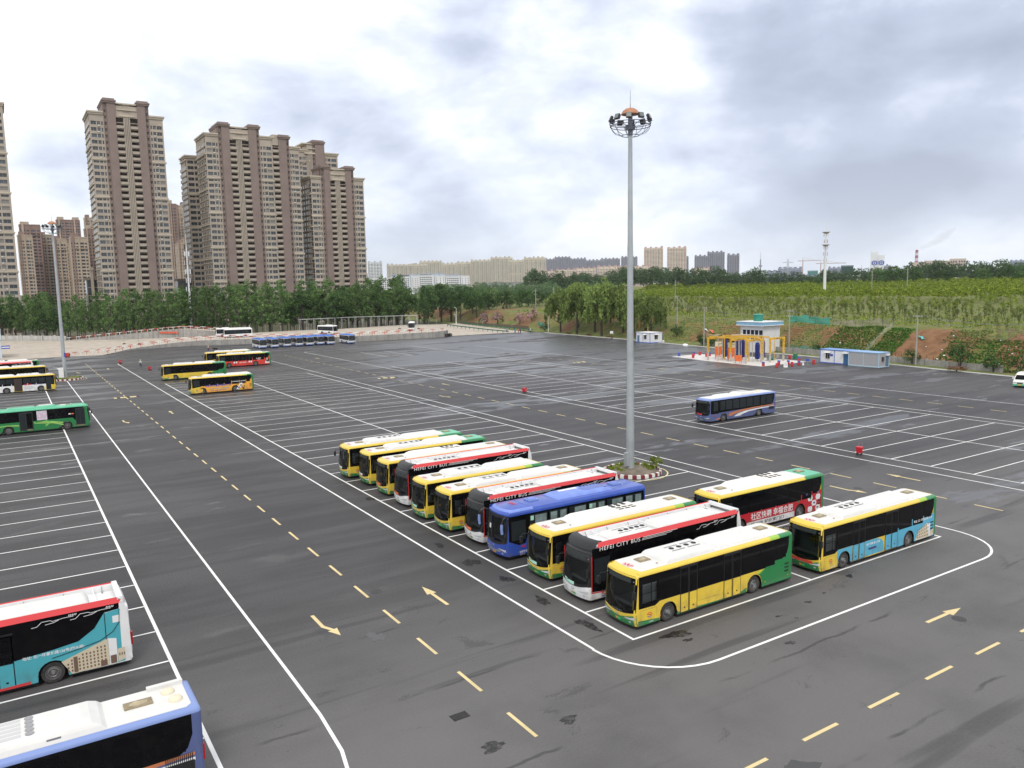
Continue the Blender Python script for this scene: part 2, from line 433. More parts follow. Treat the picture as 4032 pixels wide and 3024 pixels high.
def ribbon(pts, w, z, closed=False):
    b = MB(); n = len(pts); L_, R_ = [], []
    for i in range(n):
        a = pts[max(0, i-1)]; c = pts[min(n-1, i+1)]
        dx, dy = c[0]-a[0], c[1]-a[1]; l = math.hypot(dx, dy) or 1
        nx, ny = -dy/l*w/2, dx/l*w/2
        L_.append((pts[i][0]+nx, pts[i][1]+ny, z)); R_.append((pts[i][0]-nx, pts[i][1]-ny, z))
    for i in range(n-1): b.quad(R_[i], R_[i+1], L_[i+1], L_[i])
    return b
def arc(cx, cy, r, a0, a1, n=10):
    return [(cx+r*math.cos(R(a0+(a1-a0)*i/n)), cy+r*math.sin(R(a0+(a1-a0)*i/n))) for i in range(n+1)]
def markings():
    z = .004
    def line(pts, w=.16, name='white_line', m=M_WHITE_LINE, zz=z): return ribbon(pts, w, zz).build(name, m, LOT)
    # left block
    line([(5.5, 24), (5.5, 204)], .17)
    line([(3, 222.6), (7.6, 222.3), (9.2, 221), (9.9, 218.5), (9.9, 36), (9.88, 31), (9.7, 28), (9.3, 26), (8.4, 24.3), (7, 23.2), (4, 22.8), (-10, 22.8)], .15)
    # middle block (rounded loop, bays inside)
    line(arc(27.3, 29.2, 4.25, 180, 270)+arc(51.3, 29.2, 4.25, 270, 360)+arc(53.2, 218.6, 2.4, 0, 90)+arc(25.5, 218.6, 2.4, 90, 180)+[(23.1, 29.2)], .15)
    for x in (25.42, 39.43, 53.4): line([(x, 28.85), (x, 165.0)], .15)
    # right block
    line(arc(74.7, 29.2, 4.1, 180, 270)+arc(99.3, 29.2, 4.1, 270, 360)+arc(101, 218.4, 2.4, 0, 90)+arc(73, 218.4, 2.4, 90, 180)+[(70.6, 29.2)], .15)
    for x in (73.0, 87.0, 101.1): line([(x, 28.8), (x, 165.0)], .15)
    line([(118.2, 20), (118.2, 205)], .15)
    for x in (82.5, 89.4): line([(x, 188), (x, 207)], .15, zz=.0043)
    line([(82.5, 188), (89.4, 188)], .15)
    line([(60, 232), (118, 227)], .12); line([(120, 215), (150, 212)], .12)
    # bay dividers (shared meshes)
    def bays(name, x0, x1, ys):
        me = None
        for y in ys:
            if me is None: me = ribbon([(x0, 0), (x1, 0)], .13, .0065).mesh(name, M_WHITE_LINE)
            link(name, me, LOT, (0, y, 0))
    bays('bay_line', -42, 5.4, [28+4*k for k in range(45)])
    bays('bay_line', 25.5, 53.3, [28.9+4*k for k in range(35) if k != 7]); bays('bay_line', 25.5, 45.6, [56.9])
    bays('bay_line', 73.1, 101.0, [28.8+4*k for k in range(35)])
    # yellow dashes of the lanes
    def dashes(x, ys, along='y', l=2.15):
        pts = [(-.0, -l/2), (0, l/2)] if along == 'y' else [(-l/2, 0), (l/2, 0)]
        me = ribbon(pts, .165, .0052).mesh('yellow_dash', M_YELL_LINE)
        for q in ys: link('yellow_dash', me, LOT, (x, q, 0) if along == 'y' else (q, x, 0))
    dashes(16.5, [25.6+4.32*k for k in range(47)])
    dashes(63.2, [30.6+4.32*k for k in range(43)])
    dashes(110.6, [31.5+4.3*k for k in range(40)])
    dashes(85.9, [189.5+3.0*k for k in range(6)], l=1.3)
    dashes(18.42, [21.75-4.25*2+4.25*k for k in range(13)], 'x')
    # arrows
    straight = [(-.1, 0), (.1, 0), (.1, 2.0), (.30, 2.0), (0, 3.3), (-.30, 2.0), (-.1, 2.0)]
    turn = [(-.1, 3.3), (-.1, 1.5), (.2, .85), (.02, .85), (.42, 0), (.58, 1.0), (.40, .93), (.1, 1.6), (.1, 3.3)]
    def arrow(shape, x, y, rz=0.0):
        b = MB(); b.poly([(px, py, .0052) for px, py in shape]); o = b.build('lane_arrow', M_YELL_LINE, LOT); fix_up(o)
        o.location = (x, y, 0); o.rotation_euler = (0, 0, rz)
    for x, y in ((19.8, 38.2), (19.8, 123.5), (19.7, 205), (67.05, 38.3), (67, 126), (67, 196), (114, 119)): arrow(straight, x, y)
    for x, y in ((12.95, 37.9), (12.9, 118.5), (13.0, 200), (59.3, 38.6), (59.3, 112)): arrow(turn, x, y)
    arrow(straight, 39.2, 21.7, -PI/2)
    # stains and puddles (irregular sheets)
    def blot(x, y, rx, ry, m, name, seed, zz=.0045):
        q = random.Random(seed); n = 26; pts = []
        ph = [q.uniform(0, 6.28) for _ in range(4)]
        for i in range(n):
            t = 2*PI*i/n
            k = 1+.22*math.sin(2*t+ph[0])+.16*math.sin(3*t+ph[1])+.12*math.sin(5*t+ph[2])+.1*math.sin(9*t+ph[3])+q.uniform(-.07, .07)
            pts.append((x+rx*k*math.cos(t), y+ry*k*math.sin(t), zz))
        b = MB(); b.add(pts, [tuple(range(n))]); b.build(name, m, LOT)
    for i, (x, y, rx, ry) in enumerate([(27.6, 28.1, .75, .38), (27.6, 27.3, .25, .16), (24.6, 31.6, .35, .8), (24.5, 35.6, .3, .7), (24.6, 39.6, .35, .6), (24.3, 43.4, .5, .7), (24.2, 47.6, .3, .5),
                                        (33.6, 26.6, .18, .1), (36.5, 26.9, .25, .12), (38.3, 27.2, .16, .1), (34.2, 25.9, .12, .08), (25.0, 62, .3, .6), (41.8, 28.0, .3, .2), (31.5, 24.2, .35, .15)]):
        blot(x, y, rx, ry, M_OIL, 'oil_stain', 40+i)
    blot(23.2, 17.3, .75, .55, M_PUDDLE, 'puddle', 3); blot(11.2, 24.1, .5, 1.0, M_PUDDLE, 'puddle', 8); blot(14.8, 36.7, .35, .6, M_PUDDLE, 'puddle', 9)
    blot(14.7, 24.9, .55, .3, M_OIL, 'oil_stain', 77); blot(18.3, 24.8, .45, .25, M_OIL, 'oil_stain', 78)
    # drain covers
    b = MB(); b.lathe([(.36, .006), (.33, .012), (0.01, .012)], 20)
    me = b.mesh('manhole_cover', mat('cast_iron', (.055, .05, .05), .6, .3, vary=.3, vscale=8))
    for x, y in ((17.25, 42.4), (60.5, 40), (41, 21)): link('manhole_cover', me, LOT, (x, y, 0))
    b = MB()
    for i in range(6): b.box(-.35, .35, -.22+i*.08, -.18+i*.08, .005, .02)
    b.box(-.38, .38, -.26, .24, .003, .006, 1)
    link('drain_grate', b.mesh('drain_grate', [MATS['cast_iron'], M_BLACK]), LOT, (14.7, 27.6, 0))
    # yellow and black speed humps across the lanes
    my = mat('hump_yellow', (.62, .50, .25), .7, vary=.25, vscale=3)
    for x0, x1, y in ((14.6, 18.6, 148.4), (61.0, 65.1, 144.8), (108, 112, 143.6)):
        t = thing('speed_hump', {14.6: 'yellow and black speed hump across the left lane', 61.0: 'yellow and black speed hump across the middle lane', 108: 'faint yellow speed hump across the far right lane'}[x0], 'speed hump', ((x0+x1)/2, y, 0), 0, 'speed humps')
        n = 8; w = (x1-x0)/n
        for i in range(n):
            b = MB(); a = -(x1-x0)/2+i*w
            b.add([(a, -.75, .006), (a+w*.96, -.75, .006), (a+w*.96, -.2, .05), (a, -.2, .05), (a+w*.96, .2, .05), (a, .2, .05), (a+w*.96, .75, .006), (a, .75, .006)],
                  [(0, 1, 2, 3), (3, 2, 4, 5), (5, 4, 6, 7)])
            b.build('hump_block', my if i % 3 != 1 else M_BLACK, t)
markings()

# ------------------------------------------------------------------ raised concrete yard, walls and rails
def deck():
    b = MB(); n = 6; F, B = DECK_F, DECK_B
    rows = []
    for k in range(n+1):
        t = k/n; rows.append([(f[0]+(g[0]-f[0])*t, f[1]+(g[1]-f[1])*t, f[2]+(g[2]-f[2])*t) for f, g in zip(F, B)])
    for k in range(n):
        for i in range(len(F)-1): b.quad(rows[k][i], rows[k][i+1], rows[k+1][i+1], rows[k+1][i])
    o = b.build('concrete_yard', M_CONC); tag(o, kind='structure')
    # approach road on the right of the yard
    F2 = [(133.2, 250.6, .01), (140, 251.1, .01), (153, 250.6, .01), (166, 247.4, .01)]; B2 = [(147, 309, 1.7), (155, 313, 1.2), (165, 318, .7), (177, 324, .5)]
    b = MB()
    for i in range(3): b.quad(F2[i], F2[i+1], B2[i+1], B2[i])
    tag(b.build('approach_road', M_CONC), kind='structure')
    # retaining wall, panel by panel
    t = thing('retaining_wall', 'curved grey concrete retaining wall along the front of the raised yard', 'wall', (F[3][0], F[3][1], 0))
    for i in range(3, len(F)-1):
        a, c = F[i], F[i+1]
        p = MB(); p.obox(a, c, .28, 0, (a[2]+.04, c[2]+.04)); p.build('wall_panel', M_WALL, t).matrix_parent_inverse = t.matrix_basis.inverted()
    a, c = F[-1], (140.5, 286, 1.4)
    p = MB(); p.obox(a, c, .28, 0, (a[2]+.04, .9)); p.build('wall_panel', M_WALL, t).matrix_parent_inverse = t.matrix_basis.inverted()
def zdeck(x, y):
    """height of the yard surface"""
    best, zz = 1e9, 0
    for i in range(len(DECK_F)-1):
        for t in (0, .5):
            f = [DECK_F[i][k]+(DECK_F[i+1][k]-DECK_F[i][k])*t for k in range(3)]; g = [DECK_B[i][k]+(DECK_B[i+1][k]-DECK_B[i][k])*t for k in range(3)]
            dx, dy = g[0]-f[0], g[1]-f[1]; u = max(0, min(1, ((x-f[0])*dx+(y-f[1])*dy)/(dx*dx+dy*dy)))
            d = math.hypot(x-f[0]-dx*u, y-f[1]-dy*u)
            if d < best: best, zz = d, f[2]+(g[2]-f[2])*u
    return zz
def resample(pts, step):
    out = [pts[0]]; acc = 0
    for a, c in zip(pts[:-1], pts[1:]):
        l = math.dist(a[:2], c[:2]); d = step-acc
        while d <= l:
            t = d/l; out.append(tuple(a[k]+(c[k]-a[k])*t for k in range(3))); d += step
        acc = l-(d-step)
    return out
def tee_rail(label, pts, step=2.2, h=.85, group='red and white rails of the raised yard'):
    q = resample(pts, step)
    t = thing('guard_rail', label, 'guard rail', q[0], 0, group)
    inv = Matrix.Translation(-Vector(q[0]))
    for i, (a, c) in enumerate(zip(q[:-1], q[1:])):
        m = M_WHITEP if i % 2 == 0 else M_RED
        b = MB(); b.obox(a, c, .08, (a[2]+h-.07, c[2]+h-.07), (a[2]+h+.07, c[2]+h+.07), 0, -.12); o = b.build('rail', m, t); o.matrix_parent_inverse = inv
        k = ((a[0]+c[0])/2, (a[1]+c[1])/2, (a[2]+c[2])/2)
        b = MB(); b.box(k[0]-.06, k[0]+.06, k[1]-.06, k[1]+.06, k[2]-.05, k[2]+h-.08); o = b.build('post', m, t); o.matrix_parent_inverse = inv
deck()
tee_rail('red and white rail along the top edge of the retaining wall', [(x, y+.1, z+.03) for x, y, z in DECK_F[2:]])
UP = [(14, 255.6), (22, 263), (30, 270.5), (38, 277), (46, 280.5), (54, 280.5), (62, 278.2), (70, 274), (78, 268.5), (86, 262.5), (93, 257.8), (100, 256), (110, 255.3), (120, 254.8), (128, 255.2)]
tee_rail('red and white rail inside the yard, behind the retaining wall rail', [(x, y, zdeck(x, y)) for x, y in UP])
# ramp with its own wall and two rails
RAMP = [(19, 334, .4, .15), (27, 325.5, .6, .9), (34, 318, .8, 1.6), (41, 311.5, 1.0, 2.2), (47, 305, 1.25, 2.7), (52, 300, 1.5, 2.9), (57, 297, 1.6, 2.5), (61, 295.5, 1.7, 1.9), (65, 294.5, 1.8, 1.4)]
def ramp():
    t = thing('ramp_wall', 'tall concrete side wall of the ramp with an orange banner', 'wall', (19, 334, 0)); inv = t.matrix_basis.inverted()
    for a, c in zip(RAMP[:-1], RAMP[1:]):
        b = MB(); b.obox(a, c, .35, (a[2]-.2, c[2]-.2), (a[2]+a[3], c[2]+c[3])); b.build('wall_panel', M_WALL, t).matrix_parent_inverse = inv
        d = (3.0, 4.0)
        b = MB(); b.add([(a[0], a[1], a[2]+a[3]-.02), (c[0], c[1], c[2]+c[3]-.02), (c[0]+d[0], c[1]+d[1], c[2]+c[3]-.02), (a[0]+d[0], a[1]+d[1], a[2]+a[3]-.02)], [(0, 1, 2, 3)])
        b.build('ramp_slab', M_CONC, t).matrix_parent_inverse = inv
    a, c = RAMP[4], RAMP[5]
    b = MB(); b.obox((46.3, 305.4), (51.6, 299.9), .05, 2.9, 3.5); o = b.build('banner', mat('orange_banner', (.62, .10, .05), .6, vary=.3, vscale=1.2), t); o.matrix_parent_inverse = inv; o.location.y -= .4
    tee_rail('near rail on top of the ramp wall', [(x, y, z+h) for x, y, z, h in RAMP])
    tee_rail('far rail on the back side of the ramp', [(x+2.6, y+3.6, z+h) for x, y, z, h in RAMP])
ramp()
def boundary_wall():
    pts = [(-30, 386), (-12, 374), (5, 356.5), (19, 336)]
    t = thing('boundary_wall', 'weathered pale boundary wall in front of the left trees', 'wall', (-12, 374, 0)); inv = t.matrix_basis.inverted()
    m = concrete_mat('weathered_white', (.50, .49, .46), .8, .7, True)
    for a, c in zip(pts[:-1], pts[1:]):
        n = max(1, int(math.dist(a, c)/5))
        for i in range(n):
            p = [a[k]+(c[k]-a[k])*i/n for k in (0, 1)]; q = [a[k]+(c[k]-a[k])*(i+1)/n for k in (0, 1)]
            b = MB(); b.obox(p, q, .3, 0, 2.0); b.build('wall_panel', m, t).matrix_parent_inverse = inv
            b = MB(); b.box(p[0]-.3, p[0]+.3, p[1]-.3, p[1]+.3, 0, 2.3); b.build('pillar', m, t).matrix_parent_inverse = inv
boundary_wall()

# ------------------------------------------------------------------ kerb islands under the lamp masts
def island(cx, cy, r, label, seed):
    t = thing('kerb_island', label, 'kerb island', (cx, cy, 0), 0, 'kerb islands under the lamp masts')
    b = MB(); n = 32; q = random.Random(seed)
    prof = [(r-.2, .18), (r*.7, .34), (r*.35, .42), (.05, .40)]
    b.lathe(prof, n); o = b.build('soil_bed', M_SOIL, t, 60)
    n = 44
    for i in range(n):
        a0, a1 = 2*PI*i/n, 2*PI*(i+.96)/n
        b = MB(); v = []
        for z in (0, .33):
            for rr in (r-.24, r):
                for a in (a0, a1): v.append((rr*math.cos(a), rr*math.sin(a), z))
        b.add(v, [(2, 3, 7, 6), (1, 0, 4, 5), (4, 6, 7, 5), (0, 2, 6, 4), (3, 1, 5, 7)])
        b.build('kerb_block', M_KERB_W if i % 2 else M_KERB_R, t)
    ring = ribbon(arc(cx, cy, r+.55, 0, 360, 48), .13, .0085); ring.build('yellow_ring_line', worn_paint('ring_paint', (.72, .60, .30)) if 'ring_paint' not in MATS else MATS['ring_paint'], LOT)
    return t
island(49.0, 55.9, 2.75, 'round red and white kerb island under the central lamp mast', 1)
island(10.2, 187.6, 3.0, 'round red and white kerb island under the left lamp mast', 2)

# ------------------------------------------------------------------ hillside
def hill_h(x, y):
    s = x-kerb_x(y)
    top = interp(y, (-90, 60, 150, 240, 300, 360, 900), (6.0, 6.6, 6.8, 6.2, 6.0, 5.6, 5.0))
    h = top*smooth((s-5.0)/15.0) + .0180*max(0, min(s, 420)-20)
    if s > 6: h += .35*math.sin(x*.23+1.3)*math.sin(y*.17)+.18*math.sin(x*.71)*math.sin(y*.53+2) if s > 12 else (s-6)/6*.2*math.sin(y*.5)
    return max(h, 0)+.02
def hill_mat():
    s = NT('hillside_earth'); X, Y, Z = s.xyz()
    a = s.noise(.07, 5, .6); b = s.noise(.5, 6, .65); d = s.noise(2.5, 4, .6)
    soil = s.mix(s.rng(b, .35, .65), (.16, .075, .032), (.24, .125, .058))
    grass = s.mix(s.rng(b, .3, .7), (.075, .11, .022), (.19, .20, .045))
    dry = s.mix(s.rng(d, .3, .7), (.12, .115, .035), (.19, .17, .06))
    slope = s.ma('SUBTRACT', s.rng(Z, .1, .9), s.rng(Z, 5.2, 7.4))
    g = s.mix(s.rng(s.noise(.2, 4, .6, loc=(4, 4, 0)), .5, .66), grass, dry)
    k = s.ma('ADD', s.ma('MULTIPLY', slope, .42), s.rng(a, .4, .75, -.25, .35))
    bare = s.ma('MULTIPLY', slope, s.ma('ADD', s.ma('SUBTRACT', s.rng(Y, 89.5, 92), s.rng(Y, 99, 101.5)), s.rng(Y, 80, 76, 0, .7)))   # freshly dug plots
    k = s.ma('ADD', k, s.ma('MULTIPLY', bare, .6))
    c = s.mix(s.rng(s.ma('ADD', k, s.ma('MULTIPLY', s.ma('SUBTRACT', b, .5), .8)), .12, .45), g, soil)
    s.L(c, s.b.inputs['Base Color']); s.b.inputs['Roughness'].default_value = .95
    s.bump(s.ma('ADD', b, s.ma('MULTIPLY', d, .5)), .9, .35); return s.m
def hill():
    ss = [0+1.25*i for i in range(24)]+[30+5*i for i in range(15)]+[110+20*i for i in range(20)]+[520, 560]
    ys = [-90+10*i for i in range(12)]+[30+2.5*i for i in range(92)]+[260+8*i for i in range(40)]+[600, 700, 800, 900]
    b = MB(); v = []
    for y in ys:
        for s in ss:
            x = kerb_x(y)+s; v.append((x, y, hill_h(x, y) if s < 545 else -.1))
    n = len(ss); f = [(j*n+i, j*n+i+1, (j+1)*n+i+1, (j+1)*n+i) for j in range(len(ys)-1) for i in range(n-1)]
    b.add(v, f); o = b.build('hillside', hill_mat(), None, 80); tag(o, kind='structure')
    # pale kerb line along the lot
    t = LOT
    pts = [(kerb_x(y), y, 0) for y in range(30, 245, 6)]
    for a, c in zip(pts[:-1], pts[1:]):
        k = MB(); k.obox(a, c, .28, 0, .13); k.build('kerb', M_KERB_W, t)
hill()
def low_wall():
    t = thing('low_wall', 'low grey concrete wall at the foot of the hillside', 'wall', (kerb_x(100)+4.2, 100, 0)); inv = t.matrix_basis.inverted()
    y = 74
    while y < 158:
        y2 = y+3.9
        if not (112 < y < 116):
            a, c = (kerb_x(y)+4.2, y), (kerb_x(y2)+4.2, y2)
            b = MB(); b.obox(a, c, .25, -.1, 1.25); b.build('wall_panel', M_WALL, t).matrix_parent_inverse = inv
            b = MB(); b.box(a[0]-.2, a[0]+.2, a[1]-.2, a[1]+.2, -.1, 1.38); b.build('pillar', M_WALL, t).matrix_parent_inverse = inv
        y = y2
low_wall()

# ------------------------------------------------------------------ apartment towers
M_TAN = mat('tan_render', (.41, .35, .29), .85, vary=.10, vscale=.15)
M_TAN2 = mat('cream_stone', (.52, .45, .36), .85, vary=.08, vscale=.15)
M_BROWN = mat('brown_cladding', (.235, .175, .155), .8, vary=.09, vscale=.2)
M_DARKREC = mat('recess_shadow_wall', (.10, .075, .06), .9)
M_FRAME = mat('window_frame', (.30, .28, .26), .5)
G_DARK = mat('window_glass_dark', (.030, .036, .042), .10, spec=.6)
G_BLUE = mat('window_glass_blue', (.060, .080, .10), .12, spec=.6)
G_CURT = mat('window_glass_curtain', (.22, .21, .19), .25, spec=.5)
WIN = {}
ACU = MB().box(-.42, .42, -.2, .15, 0, .5).mesh('air_conditioner', mat('ac_unit', (.62, .61, .58), .6))
def win_mesh(w, h, glass, panes=2):
    k = (w, h, glass.name, panes)
    if k in WIN: return WIN[k]
    b = MB(); t = .07
    b.box(-w/2, w/2, -.02, .12, 0, t); b.box(-w/2, w/2, -.02, .12, h-t, h)
    b.box(-w/2, -w/2+t, -.02, .12, t, h-t); b.box(w/2-t, w/2, -.02, .12, t, h-t)
    for i in range(1, panes): x = -w/2+w*i/panes; b.box(x-.03, x+.03, .0, .10, t, h-t)
    b.quad((-w/2+t, .08, t), (w/2-t, .08, t), (w/2-t, .08, h-t), (-w/2+t, .08, h-t), 1)
    WIN[k] = b.mesh('window', [M_FRAME, glass]); return WIN[k]
def tower(label, x0, Y, segs, depth, fh=2.8, zwin=9.0, seed=1):
    """segs: (type, width, top): W wing, w mirrored wing, P brown pier with window column left, p right, R balcony recess, F fluted centre, B plain brown"""
    t = thing('apartment_tower', label, 'apartment tower', (x0, Y, 0), 0, 'tall tan and brown apartment towers')
    q = random.Random(seed)
    tan, dark = MB(), MB()
    nwin = 0; extra = MB()
    x = 0.0
    for typ, w, top in segs:
        nf = int((top-1.5)/fh)
        if typ in 'Ww':
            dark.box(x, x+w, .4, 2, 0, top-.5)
            tan.box(x, x+w, 2, depth, 0, top-.3)
            wins = [(.55, 2.35, 2), (3.25, 1.35, 2), (5.0, .7, 1)]
            k = w/6.1; wins = [(a*k, c*k, n) for a, c, n in wins]
            if typ == 'w': wins = [(w-a-c, c, n) for a, c, n in wins]
            wins.sort(); xs = [0]+[v for a, c, n in wins for v in (a, a+c)]+[w]
            for i in range(0, len(xs), 2): tan.box(x+xs[i], x+xs[i+1], 0, .5, 0, top)
            for f in range(nf+1):
                z = f*fh
                tan.box(x+.01, x+w-.01, .03, .5, z-.55, z+.62 if f < nf else top)
                if f < nf and z > zwin:
                    for a, c, n in wins:
                        o = link('window', win_mesh(round(c, 2), round(fh-1.17, 2), q.choices([G_DARK, G_BLUE, G_CURT], (6, 3, 1))[0], n), t, (x+a+c/2, .26, z+.62))
                        nwin += 1
                    if q.random() < .45: link('air_conditioner', ACU, t, (x+wins[1][0]+wins[1][1]/2+q.uniform(-.3, .3), -.12, z+.1))
                if f % 6 == (nf % 6) and 0 < f < nf:
                    c_ = MB(); c_.box(x-.45 if typ == 'W' else x-.1, x+w+(.45 if typ == 'w' else .1), -.45, .05, z-.75, z-.15); c_.box(x-.25 if typ == 'W' else x, x+w+(.25 if typ == 'w' else 0), -.25, .02, z-1.15, z-.75)
                    c_.build('cornice', M_TAN2, t)
            c_ = MB(); c_.box(x-(.8 if typ == 'W' else 0), x+w+(.8 if typ == 'w' else 0), -.8, depth+.4, top-.1, top+.55); c_.box(x-(.4 if typ == 'W' else 0), x+w+(.4 if typ == 'w' else 0), -.4, depth, top-.9, top-.1); c_.build('cornice', M_TAN2, t)
        elif typ in 'Pp':
            a = 1.55
            wx = x if typ == 'P' else x+w-a
            brown = MB(); bx0, bx1 = (x+a, x+w) if typ == 'P' else (x, x+w-a)
            brown.box(bx0, bx1, -1.0, depth*.8, 0, top-.3)
            dark.box(wx, wx+a, .15, 2, 0, top-1); brown.box(wx, wx+.3, -.2, .3, 0, top-.3); brown.box(wx+a-.3, wx+a, -.2, .3, 0, top-.3); brown.box(wx, wx+a, 1.9, depth*.8, 0, top-.3)
            for f in range(nf+1):
                z = f*fh; brown.box(wx+.3, wx+a-.3, -.1, .3, z-.7, z+.7 if f < nf else top-.3)
                if f < nf and z > zwin: link('window', win_mesh(.95, 1.4, G_DARK if q.random() < .7 else G_BLUE, 1), t, (wx+a/2, .1, z+.7)); nwin += 1
            brown.build('pilaster', M_BROWN, t)
            c_ = MB(); c_.box(x-.5, x+w+.5, -1.7, depth*.8+.4, top-.3, top+.35); c_.box(x-.25, x+w+.25, -1.4, depth*.8, top-1.0, top-.3); c_.box(x+.1, x+w-.1, -.9, depth*.7, top+.35, top+1.1); c_.build('cornice', M_BROWN, t)
        elif typ == 'R':
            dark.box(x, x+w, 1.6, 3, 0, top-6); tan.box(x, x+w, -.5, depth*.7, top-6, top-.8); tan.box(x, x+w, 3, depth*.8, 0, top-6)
            for f in range(int((top-6.2)/fh)):
                z = f*fh
                if z < zwin-1: continue
                c_ = MB(); c_.box(x-.05, x+w+.05, -.75, .0, z-.2, z+1.0); c_.box(x, x+w, 0, 1.6, z-.2, z-.05); c_.box(x, x+w, -.3, 0, z+2.2, z+2.45)
                c_.build('balcony', M_TAN, t)
        elif typ == 'F':
            tan.box(x, x+w, -.3, depth*.75, 0, top-.8)
            for i in range(4): tan.box(x+w*(.06+.24*i), x+w*(.06+.24*i)+w*.13, -.75, -.25, 0, top-5.5)
            c_ = MB(); c_.box(x-w*.6, x+w*1.6, -.9, 0, top-6.2, top-5.4); c_.box(x-w*.9, x+w*1.9, -.95, -.45, top-3.4, top-2.9); c_.box(x-w*1.0, x+w*2.0, -.8, depth*.7, top-.8, top-.2); c_.build('cornice', M_TAN2, t)
        x += w
    # window bays of the left flank, too foreshortened to tell apart
    top0 = segs[0][2]
    for f in range(int(top0/fh)-1):
        z = f*fh
        for yy in (1.2, 4.2, 7.5, 11.5, 15): extra.box(-.05, .3, yy, yy+1.7, z+.7, z+2.2, 0)
        extra.box(-.35, .1, 0, depth, z+.25, z+.5, 1)
    for z in range(1, 6): extra.box(-.5, .1, -.3, depth+.2, z*6*fh-.7, z*6*fh-.1, 1)
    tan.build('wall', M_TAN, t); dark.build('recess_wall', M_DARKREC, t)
    tag(extra.build('flank_windows', [G_DARK, M_TAN2], t), kind='stuff')
    return t
tower('tallest brown and tan tower standing alone left of the white mast', 39.8, 412, [('W', 5.9, 98.5), ('P', 5.0, 104), ('R', 3.1, 103), ('F', 2.9, 103.6), ('R', 3.1, 103), ('p', 5.0, 104), ('w', 5.9, 98.5)], 22, seed=1)
tower('widest brown and tan tower, stepped, in the middle of the tall group', 89.2, 412, [('W', 6.2, 93), ('P', 5.2, 98), ('R', 3.2, 97), ('F', 2.9, 97.6), ('R', 3.2, 97), ('p', 5.4, 98), ('w', 6.4, 93.6), ('R', 2.9, 96), ('p', 5.6, 94.3), ('w', 5.0, 89.6)], 21, seed=2)
tower('lower brown and tan tower at the right end of the tall group', 140.8, 412, [('W', 5.4, 75.6), ('P', 4.7, 81), ('R', 2.9, 80), ('F', 2.8, 80.5), ('R', 2.9, 80), ('p', 4.8, 81), ('w', 5.6, 75.8)], 17, seed=3)
tower('tan tower cut by the left edge of the picture', -23.5, 412, [('P', 8.0, 103), ('R', 6, 102), ('p', 9.0, 103), ('w', 7.6, 98.5)], 20, seed=4)
tower('pale stepped tower rising behind the right end of the tall group', 147, 452, [('w', 6, 95.5), ('F', 3, 99.8), ('P', 7, 100.5), ('w', 8, 94.5)], 16, zwin=70, seed=5)
tower('narrow tan wing tower half hidden behind the widest tower', 84.5, 436, [('W', 7.5, 85.5), ('w', 5, 85.5)], 14, zwin=9, seed=6)

def slab(label, x0, x1, y, d, top, style='tan', group='more distant apartment blocks', rz=0.0, fh=2.9, name='apartment_block', cat='apartment block', z0=0.0):
    """a farther block: body with ribs and ledges, window strips, roof steps"""
    w = x1-x0; q = random.Random(int(x0*7+y))
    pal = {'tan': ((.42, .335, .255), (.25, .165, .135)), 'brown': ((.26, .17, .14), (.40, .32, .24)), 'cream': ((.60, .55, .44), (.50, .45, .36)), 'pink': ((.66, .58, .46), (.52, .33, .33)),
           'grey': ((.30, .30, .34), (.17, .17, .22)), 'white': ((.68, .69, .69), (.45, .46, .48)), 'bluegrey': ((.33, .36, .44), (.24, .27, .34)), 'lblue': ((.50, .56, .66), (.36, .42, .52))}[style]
    ma_, mb_ = mat('block_%s_a' % style, pal[0], .85, vary=.08, vscale=.1), mat('block_%s_b' % style, pal[1], .85, vary=.08, vscale=.1)
    t = thing(name, label, cat, ((x0+x1)/2, y, z0), rz, group)
    b = MB(); h = w/2
    b.box(-h, h, 0, d, 0, top); b.box(-h-.3, h+.3, -.3, d+.3, top, top+.9)
    n = max(2, int(w/5.5)); pit = w/n
    for i in range(n+1): b.box(-h+i*pit-.45, -h+i*pit+.45, -.7, .2, 0, top-.2)
    for k in range(max(1, int(top/26))): b.box(-h-.5, h+.5, -.85, 0, top-9-k*26, top-8.3-k*26)
    b.build('wall', ma_, t)
    r = MB()
    for i in range(n):
        if i % 2 == 0: r.box(-h+i*pit+.8, -h+i*pit+pit-.4, 1, d*.7, top+.9, top+q.uniform(2.5, 4.5)); r.box(-h+i*pit+pit*.2, -h+i*pit+pit*.42, -1.2, .1, 0, top+1.6)
    r.build('roof_block', mb_, t)
    wn = MB(); nf = int((top-2)/fh)
    for i in range(n):
        a = -h+i*pit+.75; c = a+pit-1.5
        for f in range(nf):
            z = f*fh+1.0
            m_ = 0 if q.random() < .8 else 1
            wn.quad((a, -.02, z), (a+(c-a)*.55, -.02, z), (a+(c-a)*.55, -.02, z+1.55), (a, -.02, z+1.55), m_)
            wn.quad((a+(c-a)*.7, -.02, z), (c, -.02, z), (c, -.02, z+1.4), (a+(c-a)*.7, -.02, z+1.4), m_)
    for f in range(nf):
        z = f*fh+1.0
        for yy in (d*.2, d*.6):
            wn.quad((-h-.02, yy+2, z), (-h-.02, yy, z), (-h-.02, yy, z+1.5), (-h-.02, yy+2, z+1.5)); wn.quad((h+.02, yy, z), (h+.02, yy+2, z), (h+.02, yy+2, z+1.5), (h+.02, yy, z+1.5))
    tag(wn.build('windows', [G_DARK, G_BLUE], t), kind='stuff')
    return t
